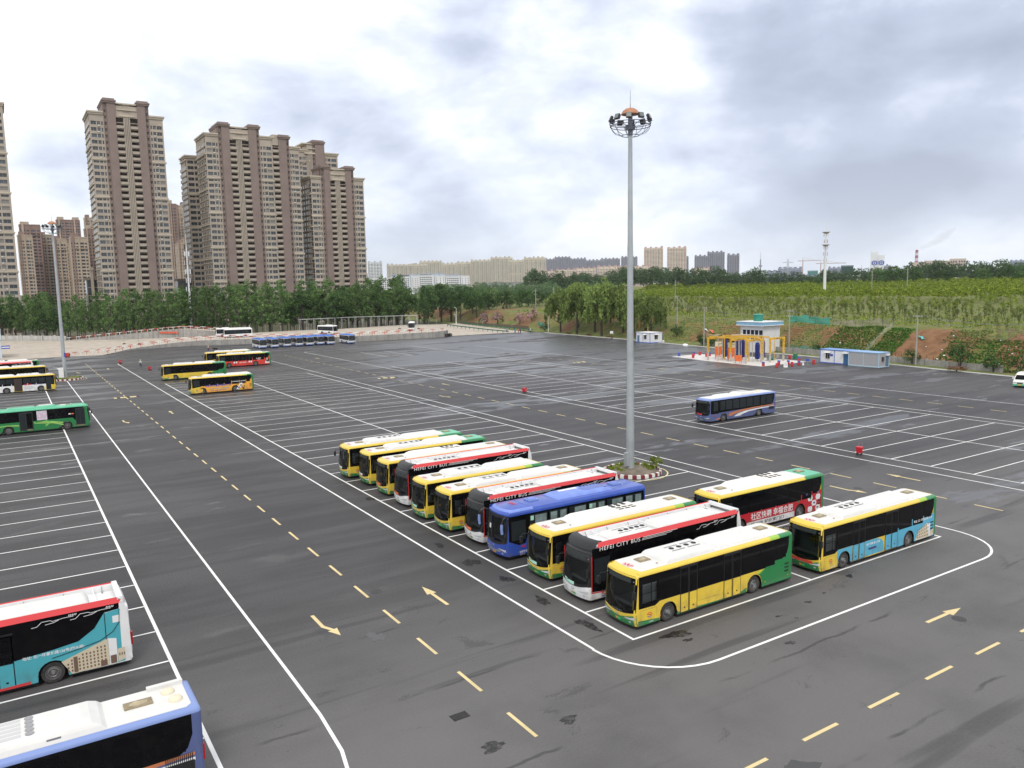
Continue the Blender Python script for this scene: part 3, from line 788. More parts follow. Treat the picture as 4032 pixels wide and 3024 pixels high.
def mid_towers():
    k = 1.45
    for lab, Y, a, c, top, st in [('tan block with ribbed front right beside the left edge tower', 560, 11.1, 18.4, 52, 'tan'), ('brown topped block behind the ribbed tan block', 585, 13, 24.1, 60, 'brown'),
                                  ('broad tan block just left of the left lamp mast head', 600, 24.2, 30.9, 55, 'tan'), ('tan block with light ledges right of the left lamp mast', 560, 29.3, 36.1, 50, 'tan'),
                                  ('highest brown block on the skyline above the left lamp mast', 680, 38.9, 53.8, 71, 'brown'), ('narrow dark tan block between two lighter ones', 590, 36.3, 42.3, 49, 'tan'),
                                  ('tan block with pale bands left of the tallest tower', 540, 37.0, 46.2, 50, 'tan'), ('slim brown block close against the tallest tower', 560, 47, 52.9, 56.5, 'brown'),
                                  ('pale block top peeping out beside the tallest tower', 680, 57.5, 64.2, 73, 'tan'), ('slim brown block right of the tallest tower', 560, 96.5, 100.7, 73.4, 'brown'),
                                  ('slim tan block between tallest and widest towers', 580, 104.1, 108.2, 72.6, 'tan'), ('pale block with tall windows left of the widest tower', 600, 111.2, 120.9, 77, 'tan'),
                                  ('low narrow tan block behind the white mast', 520, 93, 96.6, 46, 'tan'), ('low wide tan block behind the white mast', 520, 96.5, 103.4, 48.5, 'tan')]:
        slab(lab, a*k, c*k, Y*k, 16, (top-CAM_H)*k+CAM_H, st, 'second row of apartment blocks')
    # low stone gatehouse buildings among the trees
    for lab, a, c, y, top in [('low dark glazed clubhouse with stone tower among the trees', 77.5, 96, 440, 27), ('low stone gatehouse beside the foot of the tallest tower', 35.8, 40.5, 440, 28)]:
        t = thing('gatehouse', lab, 'building', (a, y, 0), 0, 'stone entrance buildings')
        w = c-a
        b = MB(); b.box(0, w, 0, 10, 0, top-4); b.build('glazed_wall', G_DARK, t)
        b = MB(); n = int(w/2.2)
        for i in range(n+1): b.box(i*w/n-.2, i*w/n+.2, -.3, .1, 0, top-4)
        for z in range(4, int(top-4), 4): b.box(0, w, -.2, .1, z, z+.5)
        b.box(-.6, w+.6, -.8, 11, top-4.2, top-3); b.build('stone_frame', mat('dark_stone', (.20, .165, .13), .8), t)
        b = MB(); b.box(w*.36, w*.62, -1.5, 3, 0, top+.5); b.box(w*.32, w*.66, -1.9, 3.5, top+.5, top+2); b.build('stone_tower', M_TAN, t)
mid_towers()

def far_city():
    def at(px_dir, d): return None
    C = 'cream towers on the skyline'
    cr = [(949, 2095, 34, 79, 'leftmost'), (985, 2080, 24, 79, 'second'), (1010, 2066, 36, 80, 'third'), (1040, 2052, 46, 87, 'fourth and broader'), (1082, 2028, 40, 80, 'fifth'), (1082, 1915, 40, 80, 'sixth'),
          (1107, 1880, 42, 84, 'seventh'), (1112, 1783, 42, 88, 'eighth, tallest'), (1150, 1757, 44, 80, 'ninth'), (1184, 1733, 42, 86, 'tenth')]
    for i, (x, y, w, h, nm) in enumerate(cr):
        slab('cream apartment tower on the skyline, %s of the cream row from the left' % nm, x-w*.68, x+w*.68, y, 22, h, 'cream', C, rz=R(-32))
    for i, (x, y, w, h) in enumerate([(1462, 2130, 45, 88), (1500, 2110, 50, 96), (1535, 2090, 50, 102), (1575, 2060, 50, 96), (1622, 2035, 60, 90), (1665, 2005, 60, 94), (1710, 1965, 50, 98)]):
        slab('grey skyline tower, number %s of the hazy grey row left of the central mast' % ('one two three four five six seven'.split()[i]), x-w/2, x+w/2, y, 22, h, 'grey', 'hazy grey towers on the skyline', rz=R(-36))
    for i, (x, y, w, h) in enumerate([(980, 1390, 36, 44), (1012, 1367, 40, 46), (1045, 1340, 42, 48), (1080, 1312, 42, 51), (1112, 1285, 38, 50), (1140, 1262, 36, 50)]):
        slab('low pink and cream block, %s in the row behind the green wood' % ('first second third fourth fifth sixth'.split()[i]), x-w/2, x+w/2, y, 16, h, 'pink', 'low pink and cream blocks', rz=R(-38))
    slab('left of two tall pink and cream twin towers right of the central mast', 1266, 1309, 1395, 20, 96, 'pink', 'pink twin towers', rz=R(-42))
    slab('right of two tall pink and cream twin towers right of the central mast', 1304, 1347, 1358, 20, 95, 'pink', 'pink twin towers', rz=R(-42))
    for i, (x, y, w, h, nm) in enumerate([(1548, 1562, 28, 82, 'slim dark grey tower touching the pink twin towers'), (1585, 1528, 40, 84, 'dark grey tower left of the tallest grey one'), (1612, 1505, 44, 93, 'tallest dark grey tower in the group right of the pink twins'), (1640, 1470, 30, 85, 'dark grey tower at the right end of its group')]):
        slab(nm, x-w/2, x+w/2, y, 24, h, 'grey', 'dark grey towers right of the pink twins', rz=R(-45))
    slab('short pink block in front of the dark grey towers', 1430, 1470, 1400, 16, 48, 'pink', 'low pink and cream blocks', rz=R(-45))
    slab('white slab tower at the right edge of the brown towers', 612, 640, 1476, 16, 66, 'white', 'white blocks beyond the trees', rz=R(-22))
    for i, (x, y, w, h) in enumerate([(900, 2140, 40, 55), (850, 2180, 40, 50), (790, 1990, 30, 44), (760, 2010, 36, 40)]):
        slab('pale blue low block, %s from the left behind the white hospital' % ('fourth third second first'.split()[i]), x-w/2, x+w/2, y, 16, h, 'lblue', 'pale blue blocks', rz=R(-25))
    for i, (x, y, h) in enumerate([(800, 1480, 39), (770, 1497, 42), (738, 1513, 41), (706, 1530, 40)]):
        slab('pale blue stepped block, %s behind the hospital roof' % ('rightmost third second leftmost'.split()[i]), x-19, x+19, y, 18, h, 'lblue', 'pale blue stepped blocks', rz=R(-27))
    # white hospital-like building, wings with real window rows
    t = thing('hospital_building', 'long white building with rows of dark windows beyond the trees', 'building', (578, 1384, 0), R(-26.0))
    mw = mat('hospital_white', (.72, .72, .71), .8, vary=.05, vscale=.05)
    wings = [(0, 34, 33, 0), (36, 46, 34.5, -4), (46, 72, 35, 0), (74, 88, 36, -5), (88, 116, 37, 0), (118, 136, 36, -6), (138, 164, 34, 0), (166, 182, 35, -3)]
    for a, c, h, yo in wings:
        b = MB(); b.box(a, c, yo, 16, 0, h); b.box(a-.3, c+.3, yo-.4, 16.3, h, h+1.0); b.build('wing', mw, t)
        wn = MB()
        if c-a > 20:
            n = int((c-a-3)/3.8)
            for f in range(9):
                for i in range(n):
                    x = a+2+i*3.8; z = h-4-f*3.6
                    if z > 1: wn.box(x, x+2.6, yo-.1, yo+.2, z, z+1.9)
        else:
            for f in range(9):
                z = h-5-f*3.6
                for x in (a+2, (a+c)/2, c-3.2): 
                    if z > 1: wn.box(x, x+1.3, yo-.1, yo+.2, z, z+1.7)
        tag(wn.build('windows', G_BLUE, t), kind='stuff')
    for a, c in ((50, 70), (90, 112)):
        b = MB(); b.box(a, c, 1, 12, 36.5, 39.5); b.build('roof_screen', mat('roof_grey', (.16, .17, .18), .7), t)
    # elevated railway
    v = thing('viaduct', 'grey elevated railway viaduct crossing behind the wood', 'viaduct', (420, 900, 0)); inv = v.matrix_basis.inverted()
    mv = mat('viaduct_concrete', (.30, .31, .32), .8)
    P = [(560, 930), (640, 850), (720, 760), (800, 660), (880, 560), (960, 440)]
    for a, c in zip(P[:-1], P[1:]):
        b = MB(); b.obox(a, c, 9, 17.5, 20.5, 0, 1); b.obox(a, c, 10, 20.5, 21.0, 0, 1); b.build('deck', mv, v).matrix_parent_inverse = inv
        for i in range(3):
            x, y = a[0]+(c[0]-a[0])*i/3, a[1]+(c[1]-a[1])*i/3
            b = MB(); b.cyl((x, y, 0), (x, y, 17.5), 1.5, 1.5, 8); b.build('pier', mv, v).matrix_parent_inverse = inv
    # sheds, factories and small skyline pieces
    def shed(lab, x, y, w, d, h, rz, col, roofcol, z0=0, grp='industrial sheds on the skyline'):
        t = thing('industrial_shed', lab, 'shed', (x, y, z0), rz, grp)
        b = MB(); b.box(-w/2, w/2, -d/2, d/2, 0, h)
        for i in range(int(w/6)): b.box(-w/2+i*6, -w/2+i*6+.5, -d/2-.3, -d/2, 0, h)
        b.build('wall', mat('shed_%d%d' % (int(col[0]*99), int(col[2]*99)), col, .7, vary=.06, vscale=.05), t)
        b = MB(); b.add([(-w/2-.5, -d/2-.5, h), (w/2+.5, -d/2-.5, h), (w/2+.5, 0, h+2), (-w/2-.5, 0, h+2), (w/2+.5, d/2+.5, h), (-w/2-.5, d/2+.5, h)], [(0, 1, 2, 3), (3, 2, 4, 5), (1, 4, 2), (0, 3, 5)])
        b.build('roof', mat('shedroof_%d%d' % (int(roofcol[0]*99), int(roofcol[2]*99)), roofcol, .6), t)
    shed('dark blue long shed left of the telecom tower', 700, 560, 100, 30, 20, R(-50), (.06, .08, .16), (.10, .11, .18))
    shed('pale grey shed behind the telecom tower', 770, 510, 90, 30, 19, R(-54), (.46, .45, .44), (.40, .40, .41))
    shed('long low concrete shed right of the telecom tower', 800, 455, 90, 24, 15, R(-58), (.42, .41, .38), (.36, .36, .36))
    shed('white flat shed right of the striped chimney', 950, 600, 30, 20, 25, R(-58), (.74, .74, .74), (.6, .6, .6))
    shed('dark green netted block under construction on the skyline', 1000, 690, 15, 14, 34, R(-52), (.03, .07, .06), (.05, .08, .07))
    shed('teal netted block under the tower cranes', 1300, 970, 18, 16, 32, R(-52), (.08, .22, .20), (.10, .22, .20))
    shed('white church-like gabled hall between the wood and cream towers', 690, 1030, 24, 26, 9, R(-36), (.74, .73, .70), (.20, .20, .22))
    shed('long grey station roof in front of the cream towers', 800, 1220, 130, 26, 17, R(-33), (.48, .44, .42), (.22, .23, .27))
    # wide beige office building on the right
    t = thing('office_building', 'wide beige office block on the right skyline', 'building', (951, 560, 0), R(-63))
    mb = mat('office_beige', (.56, .46, .39), .85, vary=.06, vscale=.05)
    for a, c, h in ((-10, 12, 36), (12, 28, 37.5), (28, 40, 37.5), (40, 56, 37), (56, 70, 39), (70, 84, 39)):
        b = MB(); b.box(a*.62, c*.62, 0, 14, 0, h); b.build('wing', mb, t)
        wn = MB()
        if c-a != 22 and a != 40:
            for f in range(8):
                for i in range(3): wn.box((a+2+i*4)*.62, (a+4.4+i*4)*.62, -.1, .2, h-4.5-f*3.4, h-2.6-f*3.4)
        else:
            for f in range(8): wn.box((a+c)/2*.62-.8, (a+c)/2*.62+.8, -.1, .2, h-4.5-f*3.4, h-2.6-f*3.4)
        tag(wn.build('windows', G_BLUE, t), kind='stuff')
    # bluish far towers on the right
    q = random.Random(4)
    for i in range(12):
        x = 2420+i*26; y = 1130-i*60; h = q.uniform(52, 80)
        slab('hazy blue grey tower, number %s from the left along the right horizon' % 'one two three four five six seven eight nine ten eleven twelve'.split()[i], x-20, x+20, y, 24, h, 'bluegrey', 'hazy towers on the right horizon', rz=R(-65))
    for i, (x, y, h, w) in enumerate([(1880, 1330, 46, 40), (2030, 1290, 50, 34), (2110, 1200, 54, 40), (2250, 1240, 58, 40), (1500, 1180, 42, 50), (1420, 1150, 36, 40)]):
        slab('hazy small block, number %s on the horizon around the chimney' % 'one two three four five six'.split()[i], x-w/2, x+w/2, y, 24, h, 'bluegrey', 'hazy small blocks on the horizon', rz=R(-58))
    # striped chimney with steam
    t = thing('striped_chimney', 'tall red and white striped chimney on the right horizon', 'chimney', (2239, 1321, 0))
    for i in range(12):
        b = MB(); r0, r1 = 6.2-.22*i, 6.2-.22*(i+1); b.cyl((0, 0, i*8), (0, 0, i*8+8), r0, r1, 14); b.build('band', mat('chimney_red', (.34, .10, .13), .8) if i % 2 else mat('chimney_white', (.62, .6, .6), .8), t)
    # steam plume: a lofted puff filled with thin vapour
    b = MB(); n = 12; prev = None
    path = [(0, 97, 3), (10, 101, 6), (26, 108, 10), (46, 118, 14), (68, 131, 16), (86, 145, 12), (98, 156, 5)]
    qq = random.Random(3)
    v = []
    for d, z, r in path:
        for i in range(n):
            a = 2*PI*i/n; k = r*(1+qq.uniform(-.22, .22)); v.append((d*.5+k*math.cos(a)*.5, -d*.87-k*math.cos(a)*.87*.3, z+k*math.sin(a)*.8))
    f = [(j*n+i, j*n+(i+1) % n, (j+1)*n+(i+1) % n, (j+1)*n+i) for j in range(len(path)-1) for i in range(n)]+[tuple(range(n-1, -1, -1)), tuple(range((len(path)-1)*n, len(path)*n))]
    b.add(v, f)
    ms = bpy.data.materials.new('steam'); ms.use_nodes = True; nt = ms.node_tree; nt.nodes.clear()
    o_ = nt.nodes.new('ShaderNodeOutputMaterial'); pv = nt.nodes.new('ShaderNodeVolumePrincipled'); pv.inputs['Density'].default_value = .035; pv.inputs['Color'].default_value = (.98, .98, 1, 1); nt.links.new(pv.outputs[0], o_.inputs['Volume'])
    o = b.build('steam_plume', ms); o.location = (2239, 1321, 0); tag(o, 'white steam plume drifting from the striped chimney', 'steam', kind='stuff')
    # white process tower with two blue round emblems
    t = thing('process_tower', 'white plant tower with two round blue emblems on the right skyline', 'plant tower', (1259, 815, 0), R(-57))
    mw = mat('plant_white', (.74, .75, .76), .7); mbl = mat('emblem_blue', (.03, .08, .40), .6)
    b = MB(); b.box(-8, 4, 0, 14, 0, 61); b.box(-7.5, -7, 0, .5, 61, 66); b.box(2.5, 3, 0, .5, 61, 65); b.box(-7.5, 3, 0, .4, 64.5, 65); b.build('shaft', mw, t)
    b = MB(); b.box(4.2, 13, -3, 12, 0, 50); b.box(4.2, 14, -3, 12, 50, 56); b.build('annex', mw, t)
    for cx, yy in ((-1.5, -.15), (9, -3.15)):
        b = MB(); b.lathe([(4.2, 0), (2.6, 0)], 20, 0, 'y', (0, 0, 0)); b.lathe([(1.5, 0), (.01, 0)], 14, 0, 'y', (0, 0, 0)); b.box(-4.5, -3.7, -.02, .02, -3, 3); b.box(3.7, 4.5, -.02, .02, -3, 3)
        o = b.build('emblem', mbl, t); o.location = (cx, yy, 43)
    # lattice pylon, cranes, small masts
    mst = mat('hazy_steel', (.30, .31, .34), .6)
    def lattice(lab, x, y, h, wide, arms, name, cat):
        t = thing(name, lab, cat, (x, y, 0), R(-50), 'masts and pylons on the skyline')
        b = MB()
        for sx in (-1, 1):
            b.cyl((sx*wide, 0, 0), (sx*wide*.25, 0, h*.7), .45, .35, 5); b.cyl((sx*wide*.25, 0, h*.7), (sx*wide*.2, 0, h), .35, .3, 5)
        for i in range(7):
            z0, z1 = h*i/8, h*(i+1)/8; b.cyl((-wide*(1-i/8*.9), 0, z0), (wide*(1-(i+1)/8*.9), 0, z1), .25, .25, 4); b.cyl((wide*(1-i/8*.9), 0, z0), (-wide*(1-(i+1)/8*.9), 0, z1), .25, .25, 4)
        b.build('frame', mst, t)
        for z, w in arms:
            b = MB(); b.cyl((-w, 0, z), (0, 0, z+1.5), .3, .3, 4); b.cyl((w, 0, z), (0, 0, z+1.5), .3, .3, 4); b.cyl((-w, 0, z), (w, 0, z), .3, .3, 4); b.build('cross_arm', mst, t)
    lattice('grey lattice power pylon left of the telecom tower', 1120, 885, 52, 5, ((30, 10), (38, 12), (46, 9)), 'power_pylon', 'pylon')
    for lab, x, y, h, j in (('pinkish tower crane with jib to the right, left one', 1290, 985, 52, 32), ('pinkish tower crane, lower right one', 1310, 960, 46, 44), ('small tower crane right of the telecom tower', 1380, 880, 34, 26)):
        t = thing('tower_crane', lab, 'crane', (x, y, 0), R(-52), 'tower cranes on the skyline'); b = MB(); mc = mat('crane_pink', (.50, .38, .36), .6)
        b.box(-.9, .9, -.9, .9, 0, h); b.build('mast', mc, t); b = MB(); b.box(-9, j, -.6, .6, h, h+1.3); b.cyl((0, 0, h+7), (j*.7, 0, h+1.3), .25, .25, 4); b.cyl((0, 0, h+1), (0, 0, h+7), .6, .3, 5); b.build('jib', mc, t)
    for i, (lab, x, y, h) in enumerate((('thin grey mast far left of the telecom tower', 1060, 960, 36), ('pale antenna mast left of the lattice pylon', 1010, 850, 62), ('thin stack right of the netted teal block', 1400, 985, 38), ('slender mast right of the tower cranes', 1430, 955, 44), ('short stack on the blue shed skyline', 1150, 1000, 36))):
        t = thing('thin_mast', lab, 'mast', (x, y, 0), 0, 'masts and pylons on the skyline'); b = MB(); b.cyl((0, 0, 0), (0, 0, h*.8), 1.3, 1.0, 8); b.cyl((0, 0, h*.8), (0, 0, h), .4, .2, 6); b.build('shaft', mst, t)
        b = MB(); b.box(-1.8, 1.8, -1.8, 1.8, h*.62, h*.66); b.build('platform', mst, t)
far_city()

# ------------------------------------------------------------------ telecom towers
def telecom(lab, x, y, h, z0, rings, r=.62):
    t = thing('telecom_tower', lab, 'telecom tower', (x, y, z0), 0, 'white telecom towers')
    mw = mat('telecom_white', (.72, .72, .73), .5, vary=.05, vscale=.3); mr = mat('telecom_pinkgrey', (.50, .45, .46), .6)
    b = MB(); b.cyl((0, 0, 0), (0, 0, h*.45), r, r*.85, 14); b.cyl((0, 0, h*.45), (0, 0, h*.86), r*.7, r*.35, 12); b.cyl((0, 0, h*.86), (0, 0, h), .14, .05, 6); b.build('mast', mw, t, 40)
    for i in range(5):
        z = h*(.5+.085*i)
        if i in rings:
            b = MB(); b.lathe([(.3, z-.9), (1.9, z), (1.9, z+.12), (.3, z+.12)], 14); b.build('platform', mr, t)
        for k in range(4):
            a = k*PI/2+i*.5; b = MB(); b.box(-.16, .16, -.09, .09, z-2.3, z-.5); o = b.build('antenna_panel', mr if i % 2 else mw, t); o.location = (.95*math.cos(a), .95*math.sin(a), 0); o.rotation_euler = (0, 0, a)
telecom('white telecom tower with two dish platforms above the orchard', 348, 252.5, 36.5, 10.2, (2, 4), .75)
telecom('white telecom mast in front of the tallest brown tower', 61.0, 325, 39.5, 0, (), .5)

# ------------------------------------------------------------------ trees and plants
def leaf_mat(name, col, rndv=.32, trans=.3):
    m = bpy.data.materials.new(name); m.use_nodes = True; MATS[name] = m
    nt = m.node_tree; nt.nodes.clear(); L = nt.links.new
    o = nt.nodes.new('ShaderNodeOutputMaterial'); d = nt.nodes.new('ShaderNodeBsdfDiffuse'); t = nt.nodes.new('ShaderNodeBsdfTranslucent')
    oi = nt.nodes.new('ShaderNodeObjectInfo'); mr = nt.nodes.new('ShaderNodeMapRange'); L(oi.outputs['Random'], mr.inputs[0]); mr.inputs[3].default_value = 1-rndv; mr.inputs[4].default_value = 1+rndv
    tc = nt.nodes.new('ShaderNodeTexCoord'); n = nt.nodes.new('ShaderNodeTexNoise'); n.inputs['Scale'].default_value = .55; n.inputs['Detail'].default_value = 3
    L(tc.outputs['Object'], n.inputs['Vector']); m2 = nt.nodes.new('ShaderNodeMapRange'); L(n.outputs[0], m2.inputs[0]); m2.inputs[1].default_value = .3; m2.inputs[2].default_value = .7; m2.inputs[3].default_value = .75; m2.inputs[4].default_value = 1.25
    mu = nt.nodes.new('ShaderNodeMath'); mu.operation = 'MULTIPLY'; L(mr.outputs[0], mu.inputs[0]); L(m2.outputs[0], mu.inputs[1])
    v = nt.nodes.new('ShaderNodeVectorMath'); v.operation = 'SCALE'; v.inputs[0].default_value = col; L(mu.outputs[0], v.inputs['Scale'])
    L(v.outputs[0], d.inputs[0]); L(v.outputs[0], t.inputs[0])
    x = nt.nodes.new('ShaderNodeMixShader'); x.inputs[0].default_value = trans; L(d.outputs[0], x.inputs[1]); L(t.outputs[0], x.inputs[2]); L(x.outputs[0], o.inputs[0])
    return m
LF = {'poplar': [leaf_mat('leaf_poplar_a', (0.121, 0.205, 0.067)), leaf_mat('leaf_poplar_b', (0.188, 0.288, 0.096)), leaf_mat('leaf_poplar_c', (0.082, 0.144, 0.053))],
      'dark': [leaf_mat('leaf_dark_a', (0.076, 0.140, 0.050)), leaf_mat('leaf_dark_b', (0.117, 0.192, 0.058)), leaf_mat('leaf_dark_c', (0.050, 0.090, 0.036))],
      'willow': [leaf_mat('leaf_willow_a', (0.190, 0.264, 0.076)), leaf_mat('leaf_willow_b', (0.274, 0.348, 0.106)), leaf_mat('leaf_willow_c', (0.106, 0.158, 0.050))],
      'lime': [leaf_mat('leaf_lime_a', (0.204, 0.272, 0.042), .3), leaf_mat('leaf_lime_b', (0.322, 0.390, 0.055), .3), leaf_mat('leaf_lime_c', (0.108, 0.156, 0.035), .3)],
      'olive': [leaf_mat('leaf_olive_a', (0.188, 0.235, 0.069), .3), leaf_mat('leaf_olive_b', (0.281, 0.318, 0.105), .3), leaf_mat('leaf_olive_c', (0.105, 0.144, 0.051), .3)],
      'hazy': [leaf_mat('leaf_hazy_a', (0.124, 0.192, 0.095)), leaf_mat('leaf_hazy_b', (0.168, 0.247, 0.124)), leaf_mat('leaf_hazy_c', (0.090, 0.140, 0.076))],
      'pink': [leaf_mat('leaf_bloom', (.46, .25, .30)), leaf_mat('leaf_bloom_green', (.060, .085, .030)), leaf_mat('leaf_bloom_pale', (.50, .36, .36))],
      'purple': [leaf_mat('leaf_purple_a', (.040, .018, .018)), leaf_mat('leaf_purple_b', (.060, .025, .022)), leaf_mat('leaf_purple_c', (.022, .012, .012))],
      'dry': [leaf_mat('leaf_dry_a', (.20, .09, .05)), leaf_mat('leaf_dry_b', (.27, .14, .08)), leaf_mat('leaf_dry_c', (.12, .06, .035))],
      'crop': [leaf_mat('leaf_crop_a', (0.077, 0.178, 0.034)), leaf_mat('leaf_crop_b', (0.116, 0.240, 0.046)), leaf_mat('leaf_crop_c', (0.054, 0.124, 0.028))],
      'straw': [leaf_mat('leaf_straw_a', (.32, .25, .16)), leaf_mat('leaf_straw_b', (.40, .33, .22)), leaf_mat('leaf_straw_c', (.20, .15, .10))]}
M_BARK = mat('bark', (.13, .11, .085), .9, vary=.3, vscale=2)
M_BARK_D = mat('bark_dark', (.055, .045, .035), .9, vary=.3, vscale=2)
def leaves(clumps, per, leaf, seed, up=.35, droop=0.0, matw=(.5, .28, .22), aspect=.6):
    """clumps: rows of (x, y, z, rx, rz); returns vertex array, face count, material per leaf"""
    g = np.random.default_rng(seed); C = np.array(clumps, float); n = len(C)*per
    c = np.repeat(C, per, axis=0)
    d = g.normal(size=(n, 3)); d /= np.linalg.norm(d, axis=1, keepdims=True)+1e-9
    r = g.random((n, 1))**.45
    p = c[:, :3]+d*r*np.stack([c[:, 3], c[:, 3], c[:, 4]], 1)
    nr = d+g.normal(size=(n, 3))*.55+np.array([0, 0, up]); nr /= np.linalg.norm(nr, axis=1, keepdims=True)
    a = np.cross(nr, g.normal(size=(n, 3))); a /= np.linalg.norm(a, axis=1, keepdims=True)+1e-9
    if droop:
        a = a*(1-droop)+np.array([0, 0, -1.])*droop; a /= np.linalg.norm(a, axis=1, keepdims=True)+1e-9
    b = np.cross(nr, a); b /= np.linalg.norm(b, axis=1, keepdims=True)+1e-9
    s = leaf*g.uniform(.65, 1.35, (n, 1))
    v = np.stack([p-a*s*.5, p+b*s*.5*aspect-a*s*.06+nr*s*.08, p+a*s*.5, p-b*s*.5*aspect-a*s*.06+nr*s*.08], 1).reshape(-1, 3)
    cm = g.choice(3, size=len(C), p=matw); m = np.repeat(cm, per)
    sw = g.random(n) < .3; m[sw] = g.choice(3, size=sw.sum(), p=matw)
    return v, m
def mesh_np(name, v, m, mats):
    n = len(v)//4; me = bpy.data.meshes.new(name)
    me.vertices.add(len(v)); me.vertices.foreach_set('co', np.ascontiguousarray(v, dtype=np.float32).ravel())
    me.loops.add(len(v)); me.loops.foreach_set('vertex_index', np.arange(len(v), dtype=np.int32))
    me.polygons.add(n); me.polygons.foreach_set('loop_start', np.arange(n, dtype=np.int32)*4)
    for x in mats: me.materials.append(x)
    me.polygons.foreach_set('material_index', np.asarray(m, dtype=np.int32))
    me.update(calc_edges=True); return me
def limbs(b, base, h, r, n, spread, q, z0=.35):
    b.cyl(base, (base[0]+q.uniform(-.2, .2), base[1]+q.uniform(-.2, .2), h), r, r*.25, 7)
    for i in range(n):
        z = h*(z0+(.95-z0)*i/n); a = q.uniform(0, 6.28); l = spread*q.uniform(.6, 1.0)
        b.cyl((0, 0, z), (l*math.cos(a), l*math.sin(a), z+l*q.uniform(.5, 1.1)), r*.35, r*.08, 5)
PROTO = {}
def proto(kind, var):
    k = (kind, var)
    if k in PROTO: return PROTO[k]
    q = random.Random(hash(kind) % 1000 if False else sum(map(ord, kind))*13+var); b = MB(); cl = []
    if kind == 'poplar':
        limbs(b, (0, 0, 0), 11.5, .17, 9, 1.6, q, .3)
        for i in range(46):
            t = i/45; z = 3.6+t*10.4; R_ = (.75+2.1*math.sin(PI*min(1, (t*.86+.14)))**.8)*q.uniform(.75, 1.12)
            a = q.uniform(0, 6.28); d = R_*q.uniform(.2, .95); cl.append((d*math.cos(a), d*math.sin(a), z+q.uniform(-.5, .5), q.uniform(.55, 1.0), q.uniform(.5, .95)))
        v, m = leaves(cl, 30, .42, var+5); mats = LF['poplar']; bark = M_BARK
    elif kind in ('broad', 'hazy'):
        limbs(b, (0, 0, 0), 8.5, .28, 10, 3.4, q, .25)
        for i in range(54):
            a = q.uniform(0, 6.28); ph = math.acos(q.uniform(-.55, 1)); k_ = q.uniform(.55, 1.05)
            cl.append((4.3*k_*math.sin(ph)*math.cos(a), 4.3*k_*math.sin(ph)*math.sin(a), 7.0+4.4*k_*math.cos(ph), q.uniform(.8, 1.5), q.uniform(.6, 1.1)))
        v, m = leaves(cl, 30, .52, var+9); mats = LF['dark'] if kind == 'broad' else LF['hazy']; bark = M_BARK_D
    elif kind == 'cone':
        limbs(b, (0, 0, 0), 11, .22, 8, 1.4, q, .15)
        for i in range(44):
            t = i/43; z = 1.6+t*11.4; R_ = 2.6*(1-t)**.75+.3; a = q.uniform(0, 6.28); d = R_*q.uniform(.3, .95)
            cl.append((d*math.cos(a), d*math.sin(a), z, q.uniform(.5, .95), q.uniform(.5, .9)))
        v, m = leaves(cl, 30, .42, var+3); mats = LF['dark']; bark = M_BARK_D
    elif kind == 'willow':
        limbs(b, (0, 0, 0), 8.5, .3, 12, 3.6, q, .22)
        for i in range(46):
            a = q.uniform(0, 6.28); ph = math.acos(q.uniform(-.1, 1)); k_ = q.uniform(.6, 1.05)
            x, y, z = 4.0*k_*math.sin(ph)*math.cos(a), 4.0*k_*math.sin(ph)*math.sin(a), 7.4+4.6*k_*math.cos(ph)
            cl.append((x, y, z, q.uniform(.85, 1.35), q.uniform(.7, 1.0)))
            if q.random() < .85: cl.append((x*1.12, y*1.12, z-q.uniform(1.2, 2.0), .5, 1.3)); 
            if q.random() < .7: cl.append((x*1.18, y*1.18, z-q.uniform(2.6, 4.6), .38, 1.5))
        v, m = leaves(cl, 40, .62, var+4, up=.15, droop=.6, aspect=.42); mats = LF['willow']; bark = M_BARK_D
    elif kind in ('sapling', 'sapling_lime'):
        b.cyl((0, 0, 0), (q.uniform(-.15, .15), q.uniform(-.15, .15), 2.6), .07, .03, 5)
        for i in range(4): a = q.uniform(0, 6.28); b.cyl((0, 0, 1.3+.25*i), (.6*math.cos(a), .6*math.sin(a), 2.1+.3*i), .03, .01, 4)
        for i in range(9): a = q.uniform(0, 6.28); d = q.uniform(0, .8); cl.append((d*math.cos(a), d*math.sin(a), q.uniform(1.7, 3.4), q.uniform(.35, .6), q.uniform(.3, .5)))
        v, m = leaves(cl, 16, .30, var+8); mats = LF['lime'] if kind == 'sapling_lime' else LF['olive']; bark = M_BARK_D
    elif kind == 'orchard':
        b.cyl((0, 0, 0), (q.uniform(-.2, .2), q.uniform(-.2, .2), 3.0), .11, .05, 5)
        for i in range(5): a = q.uniform(0, 6.28); b.cyl((0, 0, 1.4+.2*i), (1.0*math.cos(a), 1.0*math.sin(a), 2.6+.3*i), .05, .02, 4)
        for i in range(18): a = q.uniform(0, 6.28); ph = math.acos(q.uniform(-.7, 1)); k_ = q.uniform(.5, 1); cl.append((1.7*k_*math.sin(ph)*math.cos(a), 1.7*k_*math.sin(ph)*math.sin(a), 3.5+1.5*k_*math.cos(ph), q.uniform(.45, .75), q.uniform(.4, .6)))
        v, m = leaves(cl, 22, .40, var+2); mats = LF['lime']; bark = M_BARK_D
    elif kind in ('bush', 'purple', 'dry', 'bloom', 'grassbush'):
        b.cyl((0, 0, 0), (0, 0, 1.2), .08, .03, 5)
        for i in range(3): a = q.uniform(0, 6.28); b.cyl((0, 0, .2), (.7*math.cos(a), .7*math.sin(a), 1.3), .05, .02, 4)
        for i in range(22): a = q.uniform(0, 6.28); ph = math.acos(q.uniform(-.3, 1)); k_ = q.uniform(.4, 1); cl.append((1.3*k_*math.sin(ph)*math.cos(a), 1.3*k_*math.sin(ph)*math.sin(a), 1.0+1.3*k_*math.cos(ph), q.uniform(.3, .55), q.uniform(.3, .5)))
